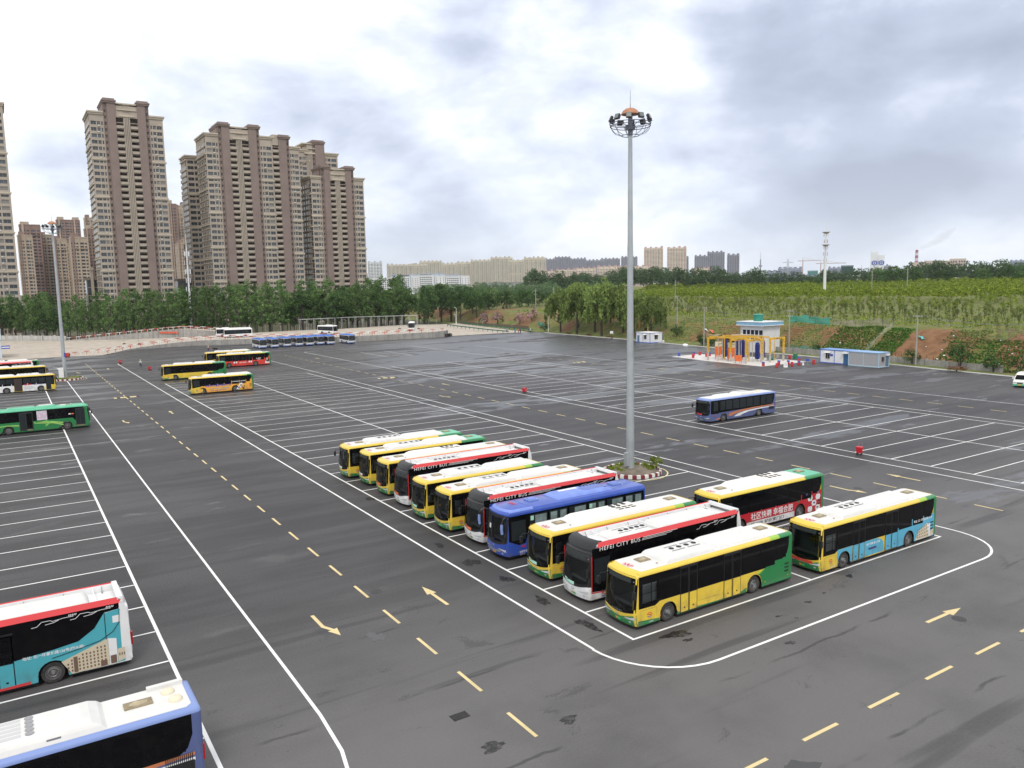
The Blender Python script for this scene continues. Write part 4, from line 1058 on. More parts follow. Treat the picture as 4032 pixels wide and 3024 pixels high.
        v, m = leaves(cl, 26, .22, var+1, matw=(.35, .4, .25) if kind == 'bloom' else (.5, .28, .22)); mats = {'bush': LF['dark'], 'purple': LF['purple'], 'dry': LF['dry'], 'bloom': LF['pink'], 'grassbush': LF['lime']}[kind]; bark = M_BARK_D
    tm = b.mesh('trunk', bark); cm = mesh_np('crown', v, m, mats)
    PROTO[k] = (tm, cm, v, m, mats); return PROTO[k]
def plant(name, kind, var, x, y, z, s, label, cat, group, q, sz=None):
    t = thing(name, label, cat, (x, y, z-.05), q.uniform(0, 6.28), group)
    t.scale = (s, s, sz or s)
    tm, cm = proto(kind, var)[:2]
    link('trunk', tm, t); link('crown', cm, t)
    return t
def wood(name, label, kind, spots, q, cat='wood'):
    """trees far enough to read as one mass"""
    V, M_ = [], []
    for x, y, z, s in spots:
        _, _, v, m, mats = proto(kind, q.randrange(3)); a = q.uniform(0, 6.28); c, s_ = math.cos(a)*s, math.sin(a)*s
        k = np.random.default_rng(int(x*10)).permutation(len(m))[:len(m)//2]
        idx = (k[:, None]*4+np.arange(4)).ravel()
        w = v[idx]*1.0
        # keep leaf area while using half of the leaves
        ctr = w.reshape(-1, 4, 3).mean(1, keepdims=True); w = ((w.reshape(-1, 4, 3)-ctr)*1.35+ctr).reshape(-1, 3)
        V.append(np.stack([w[:, 0]*c-w[:, 1]*s_+x, w[:, 0]*s_+w[:, 1]*c+y, w[:, 2]*s+z], 1)); M_.append(m[k])
    o = link(name, mesh_np(name, np.concatenate(V), np.concatenate(M_), mats)); return tag(o, label, cat, kind='stuff')

def zone_name(x):
    for lim, nm in ((-20, 'at the left edge'), (8, 'left of the left lamp mast'), (24, 'just right of the left lamp mast'), (36, 'behind the start of the ramp'), (48, 'behind the ramp wall'), (60, 'left of the white telecom mast'), (74, 'behind the two white buses'), (88, 'behind the blue minibuses'), (104, 'behind the left steel posts'), (122, 'behind the middle steel posts'), (140, 'behind the right steel posts')):
        if x < lim: return nm
    return 'near the approach road'
def tree_belt():
    q = random.Random(21)
    path = [(-62, 410, 0), (-12, 379, 0), (5, 362, 0), (19, 342, 0), (35, 326, 0), (52, 311, 0), (66, 306, 0), (80, 307, 0), (95, 310, 0), (112, 306, 0), (130, 310, 0), (150, 318, 0)]
    for row, (off, step) in enumerate(((1, 4.2), (6, 4.6), (12, 5.4), (19, 6.5))):
        for x, y, z in resample(path, step):
            xx, yy = x+q.uniform(-1, 1)+off*.25, y+off+q.uniform(-1.3, 1.3)
            s = interp(xx, (-60, 20, 60, 100, 150), (1.05, 1.12, 1.25, 1.3, 1.38))*q.uniform(.74, 1.16)*(1 if row < 3 else 1.04)
            k = 'poplar' if q.random() < (.93 if xx < 100 else .6) else 'broad'
            plant('poplar_tree' if k == 'poplar' else 'broadleaf_tree', k, q.randrange(4), xx, yy, 0, s, '%s %s, %s row of tree belt, %s' % ('tall' if s > 1.2 else 'short' if s < 1.0 else 'medium', 'green poplar' if k == 'poplar' else 'dark broadleaf tree', ('front', 'second', 'third', 'back')[row], zone_name(xx)), 'tree', 'tree belt behind the concrete yard', q)
    # taller dark trees between the poplars and the willows
    for i in range(26):
        x = 150+i*4.2+q.uniform(-2, 2); y = interp(x, (150, 200, 260), (338, 330, 345))+q.uniform(-8, 16)
        k = q.choice(('broad', 'broad', 'cone', 'broad')); s = interp(x, (150, 185, 215, 260), (1.45, 1.2, .95, 1.0))*q.uniform(.85, 1.12)
        plant('broadleaf_tree' if k == 'broad' else 'conical_tree', k, q.randrange(4), x, y, max(0, hill_h(x, y)*.5), s, 'dark %s tree left of the willows, %s' % ('broadleaf' if k == 'broad' else 'conical', ('near the white building', 'beside the approach road end', 'behind the blossom trees', 'behind the blossom trees, farther right', 'above the left slope', 'close to the willows')[min(5, i//5)]), 'tree', 'dark trees left of the willows', q)
    for i in range(16):
        x = 120+i*6+q.uniform(-3, 3); plant('broadleaf_tree', 'broad', q.randrange(4), x, 350+q.uniform(-8, 24), 0, q.uniform(1.3, 1.7), 'big dark tree in front of the white building', 'tree', 'big dark trees before the white building', q)
    # willows along the kerb
    for i, (y, ds, s) in enumerate([(238, 6, .95), (232, 10, 1.0), (226, 5, 1.12), (219, 8, 1.05), (211, 5, 1.15), (204, 9, 1.0), (195, 6, .95), (188, 8, .8)]):
        x = kerb_x(y)+ds; plant('willow_tree', 'willow', i % 4, x, y, hill_h(x, y), s*1.34, 'drooping willow, %s in the willow clump counted from its left' % 'first second third fourth fifth sixth seventh eighth ninth'.split()[i], 'tree', 'willows along the lot edge', q)
    # blossom trees by the guard rail
    for i, (x, y, s) in enumerate([(178, 300, 2.2), (182, 296, 2.0), (181, 277, 1.8), (182.5, 270, 2.0)]):
        plant('blossom_tree', 'bloom', i, x, y, hill_h(x, y), s, 'pink blossoming crape myrtle, %s beyond the green guard rail' % 'first second third fourth'.split()[i], 'tree', 'pink blossom trees', q, s*1.25)
    # shrubs at the foot of the hill
    for i, (y, ds, s, k, lab) in enumerate([(104, 5.2, 1.35, 'bush', 'round dark shrub behind the white site cabin'), (92.8, 4.0, 1.45, 'bush', 'dark leafy shrub right of the grey site cabin'), (81.5, 3.0, 1.7, 'bush', 'small bare-stemmed tree by the low wall with brush pile'), (75.5, 4, 1.5, 'bush', 'thin shrub at the end of the low wall'), (71, 5, 1.6, 'bush', 'dark shrub near the white van'),
                                           (150, 5.5, 1.6, 'purple', 'dark purple leaved shrub behind the wash station'), (158, 3.4, 1.5, 'bush', 'round green shrub right of the small white cabin'), (154, 3.0, 1.2, 'bush', 'second green shrub right of the small white cabin'), (176, 9, 1.6, 'bush', 'shrub behind the small white cabin'),
                                           (186, 4.6, 1.5, 'purple', 'dark purple shrub under the right willow'), (246, 4, 1.4, 'bush', 'low green shrub by the green guard rail end'), (143, 6.5, 1.3, 'bush', 'shrub left of the wash hut'), (120, 5.6, 1.2, 'bush', 'scrubby shrub by the green netting'), (110, 6, 1.2, 'bush', 'scrubby shrub behind the white cabin left end')]):
        x = kerb_x(y)+ds; plant('shrub', k, i % 3, x, y, hill_h(x, y), s, lab, 'shrub', 'shrubs at the foot of the hill', q, s*(1.5 if 'stemmed' in lab else 1.0))
    for i, (x, y, s, lab) in enumerate([(kerb_x(80)-.3, 80.2, .8, 'heap of dry brown brush by the kerb'), (kerb_x(226)+1.5, 226, .6, 'heap of dry brown leaves under the left willows'), (kerb_x(214)+1.2, 214, .6, 'heap of dry brown leaves under the middle willows'), (kerb_x(201)+1, 201, .6, 'heap of dry brown leaves under the right willows')]):
        t = plant('brush_heap', 'dry', i % 3, x, y, 0, s*1.7, lab, 'brush heap', 'dry brush heaps', q, s*.7)
    plant('island_shrub', 'grassbush', 1, 50.9, 54.6, .3, .62, 'bright green shrub on the central kerb island', 'shrub', None, q)
    for i, (cx, cy, rr) in enumerate(((49.0, 55.9, 2.3), (10.2, 187.6, 2.5))):
        cl = [(cx+rr*q.uniform(.55, 1)*math.cos(a), cy+rr*q.uniform(.55, 1)*math.sin(a), .42, .3, .16) for a in [R(v) for v in (range(-60, 190, 9) if i == 0 else range(0, 360, 10))]]
        v, m = leaves(cl, 40, .16, 5+i, up=.2); tag(link('weeds', mesh_np('weeds', v, m, LF['lime'])), 'green weeds on the %s kerb island' % ('central', 'left')[i], 'weeds', kind='stuff')
tree_belt()

def orchard():
    q = random.Random(33); near, far = [], []
    s = 23.0
    while s < 400:
        rowstep = 4.0 if s < 70 else 5.0 if s < 160 else 8.0
        step = 2.8 if s < 60 else 3.4 if s < 160 else 6.0
        y = 40.0
        while y < 620:
            yy = y+q.uniform(-1.4, 1.4); x = kerb_x(yy)+s+q.uniform(-1.2, 1.2)
            if .43*x < yy < 1.02*x+40 and q.random() < (.62 if s < 40 else .82):
                d = math.hypot(x, yy)
                kind = 'sapling' if s < 62 else ('sapling_lime' if s < 120 and q.random() < .5 else 'sapling' if s < 110 else 'orchard')
                sc = (q.uniform(.45, .8) if s < 45 else q.uniform(.6, 1.0) if s < 110 else q.uniform(.75, 1.1))
                if yy > 255 and s < 60: sc *= .8
                near.append((d, x, yy, hill_h(x, yy), sc, kind))
            y += step
        s += rowstep
    near.sort()
    for d, x, y, z, sc, kind in near[:300]:
        plant('sapling_tree', kind, q.randrange(4), x, y, z, sc, '%s %s sapling on the hill crest, %s' % ('small' if sc < .6 else 'larger', 'olive green' if kind == 'sapling' else 'lime green', ('above the right end of the slope', 'above the red soil', 'above the green crop plots', 'above the nets', 'above the wash hut', 'behind the small white cabin', 'behind the willows')[sum(y > v for v in (82, 96, 108, 124, 142, 172))]), 'tree', 'saplings planted in rows on the hill', q)
    for kind in ('sapling', 'sapling_lime', 'orchard'):
        sp = [(x, y, z, sc) for d, x, y, z, sc, k in near[300:] if k == kind]
        if sp: wood('sapling_rows', {'sapling': 'olive green sapling rows covering the hill', 'sapling_lime': 'lime green sapling rows farther up the hill', 'orchard': 'bright green young tree rows along the hill top'}[kind], kind, sp, q, 'sapling rows')
    # dark wood behind the orchard
    sp = []
    for i in range(150):
        az = R(34+33*i/149+q.uniform(-.3, .3)); d = q.choice((610, 640, 680, 730))+q.uniform(-15, 15)
        if 50 < math.degrees(az) < 54 and d < 660: continue
        x, y = d*math.sin(az), d*math.cos(az); s = q.uniform(.8, 1.15)*interp(math.degrees(az), (33, 38, 43, 48, 53, 57, 60, 67), (1.1, 1.05, 1.1, 1.0, .78, .9, 1.05, 1.0))
        sp.append((x, y, 9.0, s*1.5))
    wood('far_wood', 'dark green wood behind the bright orchard on the hill', 'hazy', sp, q)
    sp = []
    for i in range(90):
        az = R(26+14*i/89+q.uniform(-.4, .4)); d = q.uniform(520, 800); sp.append((d*math.sin(az), d*math.cos(az), 2.0+.004*d, q.uniform(1.0, 1.4)))
    wood('far_wood', 'hazy green wood below the cream skyline towers', 'hazy', sp, q)
    for i, (az, d, s) in enumerate([(57.2, 560, 1.25), (58.2, 570, 1.35), (59.2, 560, 1.3), (61, 575, 1.1), (63.2, 560, 1.1), (64.5, 570, 1.2), (65.3, 550, 1.2), (53.5, 600, .8)]):
        x, y = d*math.sin(R(az)), d*math.cos(R(az)); plant('broadleaf_tree', 'broad', i % 4, x, y, 10, s, 'large dark tree standing above the orchard, %s from the left' % 'second third fourth fifth sixth seventh eighth first'.split()[i], 'tree', 'large dark trees above the orchard', q)
orchard()
def crops():
    q = random.Random(5)
    def hz(x, y): return hill_h(x, y)
    plots = [('lush green crop rows on the slope above the white site cabin', 108.6, 121, 8, 17.6, 'crop', .5, .4), ('bright green crop plot right of the sagging white net', 101, 107.2, 6.5, 17.5, 'crop', .4, .32),
             ('sparse weedy plot on red soil above the wash station', 121.5, 137, 7.5, 17.5, 'olive', .8, .75), ('wide green crop plot at the right end of the slope', 74, 84.6, 6.2, 15, 'crop', .5, .4), ('dark green crop strip left of the wide right plot', 85, 90, 6.8, 13.5, 'crop', .5, .4),
             ('sparse yellow green rows on the brown slope', 83, 92, 13.5, 18.5, 'olive', .6, .55), ('weedy strip along the low wall', 72, 100, 4.8, 6.4, 'olive', .5, .5), ('weeds on the slope behind the small white cabin', 140, 182, 7, 19, 'olive', 1.0, .9), ('weeds along the kerb left of the wash station', 128, 150, 3.5, 6.0, 'olive', .8, .6)]
    for lab, y0, y1, s0, s1, kind, rs, ts in plots:
        cl = []; s = s0
        while s < s1:
            y = y0+q.uniform(0, ts)
            while y < y1:
                x = kerb_x(y)+s+q.uniform(-.08, .08)
                if q.random() < .86: cl.append((x, y+q.uniform(-.1, .1), hz(x, y)+.16, q.uniform(.14, .24), q.uniform(.12, .22)))
                y += ts*q.uniform(.7, 1.3)
            s += rs
        v, m = leaves(cl, 9, .32, 9, up=.6); tag(link('crop_plot', mesh_np('crop_plot', v, m, LF[kind])), lab, 'crops', kind='stuff')
    # heap of pale dry branches on the crest at the right
    cl = [(kerb_x(y)+17+q.uniform(-3, 5), y, 0, .5, .35) for y in np.arange(75, 83, .12)]
    cl = [(x, y, hz(x, y)+.25, a, c) for x, y, _, a, c in cl]
    v, m = leaves(cl, 14, .55, 3, up=.1, aspect=.12); tag(link('dry_branches', mesh_np('dry_branches', v, m, LF['straw'])), 'pale heap of dry branches on the crest at the right', 'branches', kind='stuff')
    # scrub and tall grass on the crest
    cl = []
    for i in range(5200):
        y = q.uniform(52, 300); s = 20+abs(q.gauss(0, 1))*22; x = kerb_x(y)+s
        if y > .41*x: cl.append((x, y, hz(x, y)+.2, q.uniform(.25, .5), q.uniform(.15, .35)))
    v, m = leaves(cl, 7, .42, 13, up=.4, aspect=.3); tag(link('tall_grass', mesh_np('tall_grass', v, m, LF['lime'])), 'yellow green tall grass over the hill crest', 'grass', kind='stuff')
crops()

# ------------------------------------------------------------------ buses
B_YEL = mat('bus_yellow', (.76, .54, .055), .32, vary=.05, vscale=1.2, coat=.4, dirt=.6)
B_GRN = mat('bus_green', (.012, .205, .055), .32, vary=.06, vscale=1.2, coat=.4, dirt=.6)
B_LGRN = mat('bus_light_green', (.10, .46, .27), .38, vary=.07, vscale=1.2, coat=.2)
B_LIME = mat('bus_lime', (.33, .52, .05), .35, coat=.3)
B_WHT = mat('bus_white', (.80, .80, .80), .35, vary=.03, vscale=1.0, coat=.3, dirt=.55)
B_ROOF = mat('bus_roof_white', (.68, .67, .645), .55, vary=.05, vscale=1.5)
B_RED = mat('bus_red', (.66, .03, .035), .32, coat=.4, dirt=.6)
B_BLU = mat('coach_blue', (.028, .080, .42), .32, vary=.12, vscale=1.3, coat=.4, dirt=.6)
B_BLU2 = mat('coach_blue_faded', (.17, .25, .62), .55, vary=.18, vscale=1.0)
B_SLT = mat('slate_blue', (.085, .115, .27), .35, vary=.06, vscale=1.0, coat=.4, dirt=.6)
B_PERI = mat('periwinkle_edge', (.20, .28, .56), .4, coat=.2)
B_TEAL = mat('teal_vinyl', (.075, .40, .47), .35, vary=.03, vscale=1.0, coat=.2, dirt=.6)
B_SKY = mat('sky_blue_vinyl', (.10, .42, .60), .35, vary=.03, vscale=1.0, coat=.2, dirt=.6)
B_ORG = mat('orange_vinyl', (.85, .40, .045), .4, vary=.12, vscale=.5, dirt=.6)
B_ORD = mat('orange_stripe', (.50, .17, .07), .45)
B_VRED = mat('red_vinyl', (.72, .045, .03), .4, vary=.04, vscale=.5, dirt=.6)
B_CRIM = mat('crimson_vinyl', (.52, .015, .03), .4, vary=.04, vscale=.5, dirt=.6)
B_BLK = mat('gloss_black', (.004, .004, .005), .18, spec=.14, dirt=.25)
B_BLKM = mat('matt_black', (.013, .013, .014), .5)
B_CAP = mat('black_cap', (.022, .022, .024), .38, spec=.4)
B_TINT = mat('tinted_glass', (.003, .003, .004), .07, spec=.16, dirt=.25)
B_GREYG = mat('grey_glass', (.022, .028, .032), .10, spec=.35)
B_CURT = mat('curtain_glass', (.20, .26, .26), .3, vary=.35, vscale=2.5)
B_CHR = mat('chrome', (.62, .62, .62), .22, .8)
B_SIL = mat('silver_rim', (.19, .19, .19), .42, .4, vary=.2, vscale=6, dirt=.55)
B_TYRE = mat('tyre', (.022, .021, .021), .8, vary=.25, vscale=5, dirt=.55)
B_CHAS = mat('underside', (.015, .015, .015), .8)
B_LAMP = mat('headlamp', (.62, .64, .64), .15, .2, spec=.8)
B_TAIL = mat('tail_lamp', (.35, .01, .015), .25)
B_AMB = mat('amber_lamp', (.75, .25, .02), .3)
B_TANH = mat('dusty_hatch', (.26, .21, .13), .7, vary=.25, vscale=5)
B_TANL = mat('dusty_hatch_light', (.38, .32, .21), .7, vary=.2, vscale=4)
B_GRL = mat('grille_grey', (.20, .20, .21), .6)
B_MINT = mat('mint_card', (.42, .72, .58), .6)
B_ORC = mat('orange_card', (.75, .16, .05), .6)
B_PGRN = mat('plate_green', (.10, .50, .20), .5)
B_PYEL = mat('plate_yellow', (.80, .36, .02), .5)
B_INT = mat('interior_dark', (.30, .31, .31), .8)
B_SEATY = mat('seat_yellow', (.62, .45, .04), .7)
B_SEATG = mat('seat_grey', (.26, .28, .30), .7)
B_SEATR = mat('seat_red', (.40, .03, .03), .7)
B_BEIGE = mat('print_beige', (.60, .52, .38), .6)
B_BRNP = mat('print_brown', (.16, .10, .07), .6)
B_NAVY = mat('print_navy', (.05, .05, .16), .6)
B_TXTW = mat('lettering_white', (.85, .85, .85), .5)
B_TXTB = mat('lettering_blue', (.03, .06, .42), .5)
B_TXTR = mat('lettering_red', (.65, .02, .03), .5)
B_TXTK = mat('lettering_dark', (.03, .03, .03), .6)
B_MBLU = mat('minibus_blue', (.025, .15, .56), .4, coat=.3)
GLASS = glass_mat('windscreen_glass', (.62, .66, .66))

def wheel_meshes():
    b = MB(); b.lathe([(.33, -.13), (.46, -.14), (.495, -.09), (.495, .09), (.46, .14), (.33, .13)], 28, 0, 'y'); ty = b.mesh('tyre', B_TYRE); ty.shade_smooth(); ty.set_sharp_from_angle(angle=R(50))
    def rim(conc):
        b = MB(); s = conc
        b.lathe([(.335, -.12), (.30, -.125), (.285, -.05+s*.02), (.20, -.06+s*.05), (.14, -.10-.05*s), (.10, -.14-.05*s), (.01, -.145-.05*s)], 24, 0, 'y')
        for i in range(10):
            a = 2*PI*i/10; b.cyl((.235*math.cos(a), -.02, .235*math.sin(a)), (.235*math.cos(a), -.075, .235*math.sin(a)), .028, .028, 6, 1)
        b.lathe([(.075, -.15-.05*s), (.07, -.19-.05*s), (.01, -.19-.05*s)], 12, 1, 'y')
        return b.mesh('rim', [B_SIL, B_GRL])
    return ty, rim(1), rim(-1)
TYRE, RIM_F, RIM_R = wheel_meshes()

class Bus:
    def __init__(s, label, loc, rz=0.0, L=12.3, W=2.5, H=3.05, ax=(2.25, 8.95), skirt=.24, zones=None, cat='bus', group=None, name='city_bus', ws=(1.0, 2.45), bow=.17, rake=.16, detail=2, cove=2.84, arch=.61, wr=1.0):
        s.L, s.W, s.H, s.h, s.ax, s.sk, s.bow, s.rake, s.detail, s.cove, s.arch, s.wr = L, W, H, W/2, ax, skirt, bow, rake, detail, cove, arch, wr
        s.ws = ws
        s.t = thing(name, label, cat, loc, rz, group)
    # --- surface helpers
    def x0(s, z):
        return interp(z, (s.sk, .5, .8, 1.1, s.cove, s.cove+.07, s.cove+.13, s.H), (-.12, -.19, -.22, -.21, s.rake-.22, s.rake-.15, s.rake-.07, s.rake+.08))
    def fx(s, y, z, r=.16):
        a = abs(y); w = s.h; x = s.x0(z)+s.bow*(a/w)**2
        if a > w-r: x += r-math.sqrt(max(0, r*r-(a-(w-r))**2))
        return x
    def part(s, mb, name, mats, parent=None, smooth=None): return mb.build(name, mats, parent or s.t, smooth)
    def arch_z(s, x):
        z = s.sk
        for c in s.ax:
            d = abs(x-c)
            if d < s.arch: z = max(z, .5*s.wr+math.sqrt(s.arch**2-d*d))
        return z
    def hull(s, zone, mats):
        """body shell lofted over z rings; zone(x, y, z) gives the material index"""
        L, h = s.L, s.h
        xs = sorted(set([round(v, 3) for v in [.6+k*(L-1.0)/14 for k in range(15)]]+[round(c+s.arch*math.sin(R(a)), 3) for c in s.ax for a in (-90, -70, -50, -30, -10, 10, 30, 50, 70, 90)]))
        xs = sorted(x for x in set(xs+[.24, .42, 1.5]) if .2 < x < L-.3)
        zs = [s.sk, .5, .8, s.ws[0], 1.35, 1.8, 2.2, s.ws[1], s.cove, s.cove+.07, s.cove+.13, s.H-.035, s.H]
        zs = sorted(set(zs)); cut = 1.3
        ins = lambda z: interp(z, (0, s.cove, s.cove+.07, s.cove+.13, s.H-.035, s.H), (0, 0, .015, .045, .11, .22))
        ys = [-.78, -.5, -.25, 0, .25, .5, .78]
        rings = []
        for z in zs:
            i_ = ins(z); w = h-i_; pts = []
            rr = .14; xr = L-i_*.7
            for x in reversed(xs): pts.append((x, -w))
            for y in [-h*.999, -h+.02, -h+.06, -h+.11, -h+.2]: pts.append((s.fx(y, z), y*w/h))
            for y in ys: pts.append((s.fx(y*h/1.25, z), y*w/1.25))
            for y in [h-.2, h-.11, h-.06, h-.02, h*.999]: pts.append((s.fx(y, z), y*w/h))
            for x in xs: pts.append((x, w))
            for a in (0, 30, 60, 90): pts.append((xr-rr+rr*math.sin(R(a)), w-rr+rr*math.cos(R(a))))
            for a in (90, 60, 30, 0): pts.append((xr-rr+rr*math.sin(R(a)), -w+rr-rr*math.cos(R(a))))
            ring = []
            for (x, y) in pts:
                zz = z
                if z < cut and abs(abs(y)-w) < 1e-6 and .5 < x < L-.25:
                    b = s.arch_z(x); zz = b+(z-s.sk)/(cut-s.sk)*(cut-b)
                ring.append((x, y, zz))
            rings.append(ring)
        n = len(rings[0]); mb = MB(); mb.v = [p for r in rings for p in r]
        for k in range(len(zs)-1):
            for i in range(n):
                j = (i+1) % n; q = (k*n+i, k*n+j, (k+1)*n+j, (k+1)*n+i); c = [sum(mb.v[a][d] for a in q)/4 for d in range(3)]
                if s.detail and c[0] < .5 and abs(c[1]) < h-.2 and s.ws[0] < c[2] < s.ws[1]: continue
                if s.detail > 1 and .42 < c[0] < 1.5 and abs(c[1]) > h-.05 and 1.3 < c[2] < s.ws[1]: continue
                mb.f.append(q[::-1]); mb.m.append(zone(*c))
        mb.f.append(tuple((len(zs)-1)*n+i for i in range(n))[::-1]); mb.m.append(zone(L*.5, 0, s.H))
        o = s.part(mb, 'body', mats, None, 35); s.body = o
        me = o.data
        # outward faces
        if me.polygons[len(me.polygons)-1].normal.z < 0:
            for p in me.polygons: p.flip()
        c = MB(); c.box(.45, L-.2, -h+.32, h-.32, .3, .98); c.box(.5, L-.15, -h+.02, h-.02, s.sk+.0, s.sk+.02) if False else None
        c.box(s.ax[0]+s.arch+.06, s.ax[1]-s.arch-.06, -h+.03, h-.03, .15, .4); c.box(.25, s.ax[0]-s.arch-.06, -h+.06, h-.06, .17, .4); c.box(s.ax[1]+s.arch+.06, s.L-.1, -h+.03, h-.03, .17, .4)  # low boxes added to block light so the ground underneath goes dark
        s.part(c, 'chassis', B_CHAS)
        return o
    def wheels(s):
        k = s.wr
        for i, x in enumerate(s.ax):
            for sd in (-1, 1):
                e = link('wheel', None, s.t, (x, sd*(s.h-.17), .495*k), PI if sd > 0 else 0, k); e.empty_display_size = .2
                link('tyre', TYRE, e); link('rim', RIM_F if i == 0 else RIM_R, e)
    def side(s, pts, sd, off, m, name, parent=None):
        """flat panel on the body side, pts in (x, z)"""
        y = sd*(s.h+off); mb = MB(); mb.poly([(x, y, z) for x, z in pts]); o = s.part(mb, name, m, parent)
        for p in o.data.polygons:
            if p.normal.y*sd < 0: p.flip()
        return o
    def rect(s, x0, x1, z0, z1, sd, off, m, name, parent=None): return s.side([(x0, z0), (x1, z0), (x1, z1), (x0, z1)], sd, off, m, name, parent)
    def sides(s, pts, off, m, name, both=True):
        for sd in ((-1, 1) if both else (-1,)): s.side(pts, sd, off, m, name)
    def front(s, lo, hi, y0, y1, off, m, name, nc=14, nr=4, parent=None):
        """skin patch on the bowed front; lo/hi give z for each y"""
        mb = MB(); lo = lo if callable(lo) else (lambda y, v=lo: v); hi = hi if callable(hi) else (lambda y, v=hi: v)
        for i in range(nc+1):
            y = y0+(y1-y0)*i/nc
            for j in range(nr+1):
                z = lo(y)+(hi(y)-lo(y))*j/nr; mb.v.append((s.fx(y, z)-off, y*(s.h+off)/s.h, z))
        for i in range(nc):
            for j in range(nr): a = i*(nr+1)+j; mb.f.append((a, a+1, a+nr+2, a+nr+1)); mb.m.append(0)
        return s.part(mb, name, m, parent, 60)
    def text(s, body, x, z, sd, size, m, bold=0.0, shear=0.0, off=.014, width=None, parent=None):
        u = (1, 0, 0) if sd < 0 else (-1, 0, 0)
        return text_obj(body, u, (0, 0, 1), (x, sd*(s.h+off), z), m, parent or s.t, size, bold, shear, 'lettering', width)
    # --- common assemblies
    def cabin(s, seat=None):
        b = MB(); h = s.h
        b.box(.6, 5.2, -h+.12, h-.12, .99, 1.02); b.quad((5.2, -h+.1, 1), (5.2, h-.1, 1), (5.2, h-.1, 2.6), (5.2, -h+.1, 2.6))
        b.quad((.5, -h+.1, 1), (5.2, -h+.1, 1), (5.2, -h+.1, 2.65), (.5, -h+.1, 2.65)); b.quad((.5, h-.1, 1), (5.2, h-.1, 1), (5.2, h-.1, 2.65), (.5, h-.1, 2.65)); b.quad((.4, -h+.1, 2.6), (5.2, -h+.1, 2.6), (5.2, h-.1, 2.6), (.4, h-.1, 2.6))
        s.part(b, 'cabin_lining', B_INT)
        b = MB(); b.box(s.bow+.22, s.bow+.62, -h+.3, h-.3, 1.0, 1.17); s.part(b, 'dashboard', B_GRL)
        b = MB(); b.box(1.05, 1.5, .25*h-1.05, .25*h-.55, 1.1, 1.3); b.box(1.45, 1.58, .25*h-1.07, .25*h-.53, 1.25, 1.95); s.part(b, 'driver_seat', B_SEATG)
        for i in range(3):
            for y in (.75, .3): b = MB(); b.box(2.4+i*.8, 2.5+i*.8, y*h-.2, y*h+.2, 1.05, 1.9); b.box(2.1+i*.8, 2.4+i*.8, y*h-.2, y*h+.2, 1.3, 1.4); s.part(b, 'passenger_seat', seat or B_SEATY)
        b = MB()
        for y in (-.1, .45, -.65): b.cyl((1.75, y, 1.0), (1.75, y, 2.55), .025, .025, 6)
        b.cyl((1.75, -.9, 1.95), (1.75, .9, 1.95), .022, .022, 6); b.cyl((.75, -.62, 1.25), (.78, -.62, 1.28), .22, .22, 12)
        s.part(b, 'handrails', B_CHR)
    def windscreen(s, lowz=.82, side_z=.98, top=2.92, mask=B_BLK, glass_top=2.47):
        h = s.h
        low = lambda y: lowz+(side_z-lowz)*(abs(y)/h)**2
        if s.detail:
            s.front(lambda y: low(y)+.17, glass_top, -h+.10, h-.10, .012, GLASS, 'windscreen', 16, 5)
            s.front(low, lambda y: low(y)+.19, -h+.03, h-.03, .008, mask, 'windscreen_sill', 18, 2)
            s.front(glass_top-.02, top, -h+.03, h-.03, .008, mask, 'header_panel', 18, 3)
            for sd in (-1, 1):
                a, c = (-h+.03, -h+.13) if sd < 0 else (h-.13, h-.03)
                s.front(lambda y: low(y)+.18, glass_top, a, c, .009, mask, 'pillar', 3, 5)
        else:
            s.front(low, top, -h+.06, h-.06, .012, B_TINT, 'windscreen', 14, 5)
        return low
    def face(s, low, mid, bumper, badge=True, plate=(B_PYEL, B_PGRN), card=None, smile=.30):
        """lower front: curved band, bumper, lamps, plate"""
        h = s.h
        edge = lambda y: smile+.28+(.88-smile-.28)*(abs(y)/h)**1.7
        if bumper: s.front(s.sk+.01, edge, -h+.02, h-.02, .007, bumper, 'bumper', 18, 3)
        for sd in (-1, 1):
            y0, y1 = sd*(h-.08), sd*(h-.72)
            yl, yh = min(y0, y1), max(y0, y1)
            f = lambda y: edge(y)-.06-.07*(abs(y)-(h-.72))/.64
            s.front(lambda y: f(y)-.13*((abs(y)-(h-.74))/.66), lambda y: f(y)+.03, yl, yh, .013, B_LAMP, 'headlight', 6, 2)
            s.front(s.sk+.14, s.sk+.24, sd*(h-.38)-.06, sd*(h-.38)+.06, .014, B_LAMP, 'fog_lamp', 3, 1)
        z = s.sk+.10
        s.front(z, z+.13, .03-.25, .03, .016, plate[1], 'number_plate', 3, 1); s.front(z, z+.13, .03, .17, .016, plate[0], 'number_plate_end', 2, 1)
        if badge:
            b = MB(); b.lathe([(.11, 0), (.075, -.01), (.075, .0)], 16, 0, 'y'); 
            o = s.part(b, 'badge', B_CHR); zz = smile+.36; o.location = (s.fx(0, zz)-.02, 0, zz); o.rotation_euler = (0, 0, -PI/2); o.scale = (1, 1, .7)
        if card is not None: s.front(lambda y: low(y)+.05, lambda y: low(y)+.24, -.15, .78, .018, card, 'dash_card', 6, 1)
    def display(s, z0=2.5, z1=2.74, w=.85, m=None):
        s.front(z0, z1, -w, w, .014, m or mat('display_panel', (.035, .042, .042), .25), 'destination_display', 8, 1)
        for sd in (-1, 1): s.front(z0+.06, z0+.13, sd*1.03-.035, sd*1.03+.035, .014, B_GRL, 'marker_lamp', 1, 1)
    def wipers(s, low):
        for y0, y1 in ((-.15, -.85), (.75, .05)):
            b = MB(); b.tube([(s.fx(y, z)-.035, y, z) for y, z in [(y0+(y1-y0)*k/5, low(y0)+.12+k/5*.12) for k in range(6)]], .012, 4); s.part(b, 'wiper', B_BLKM)
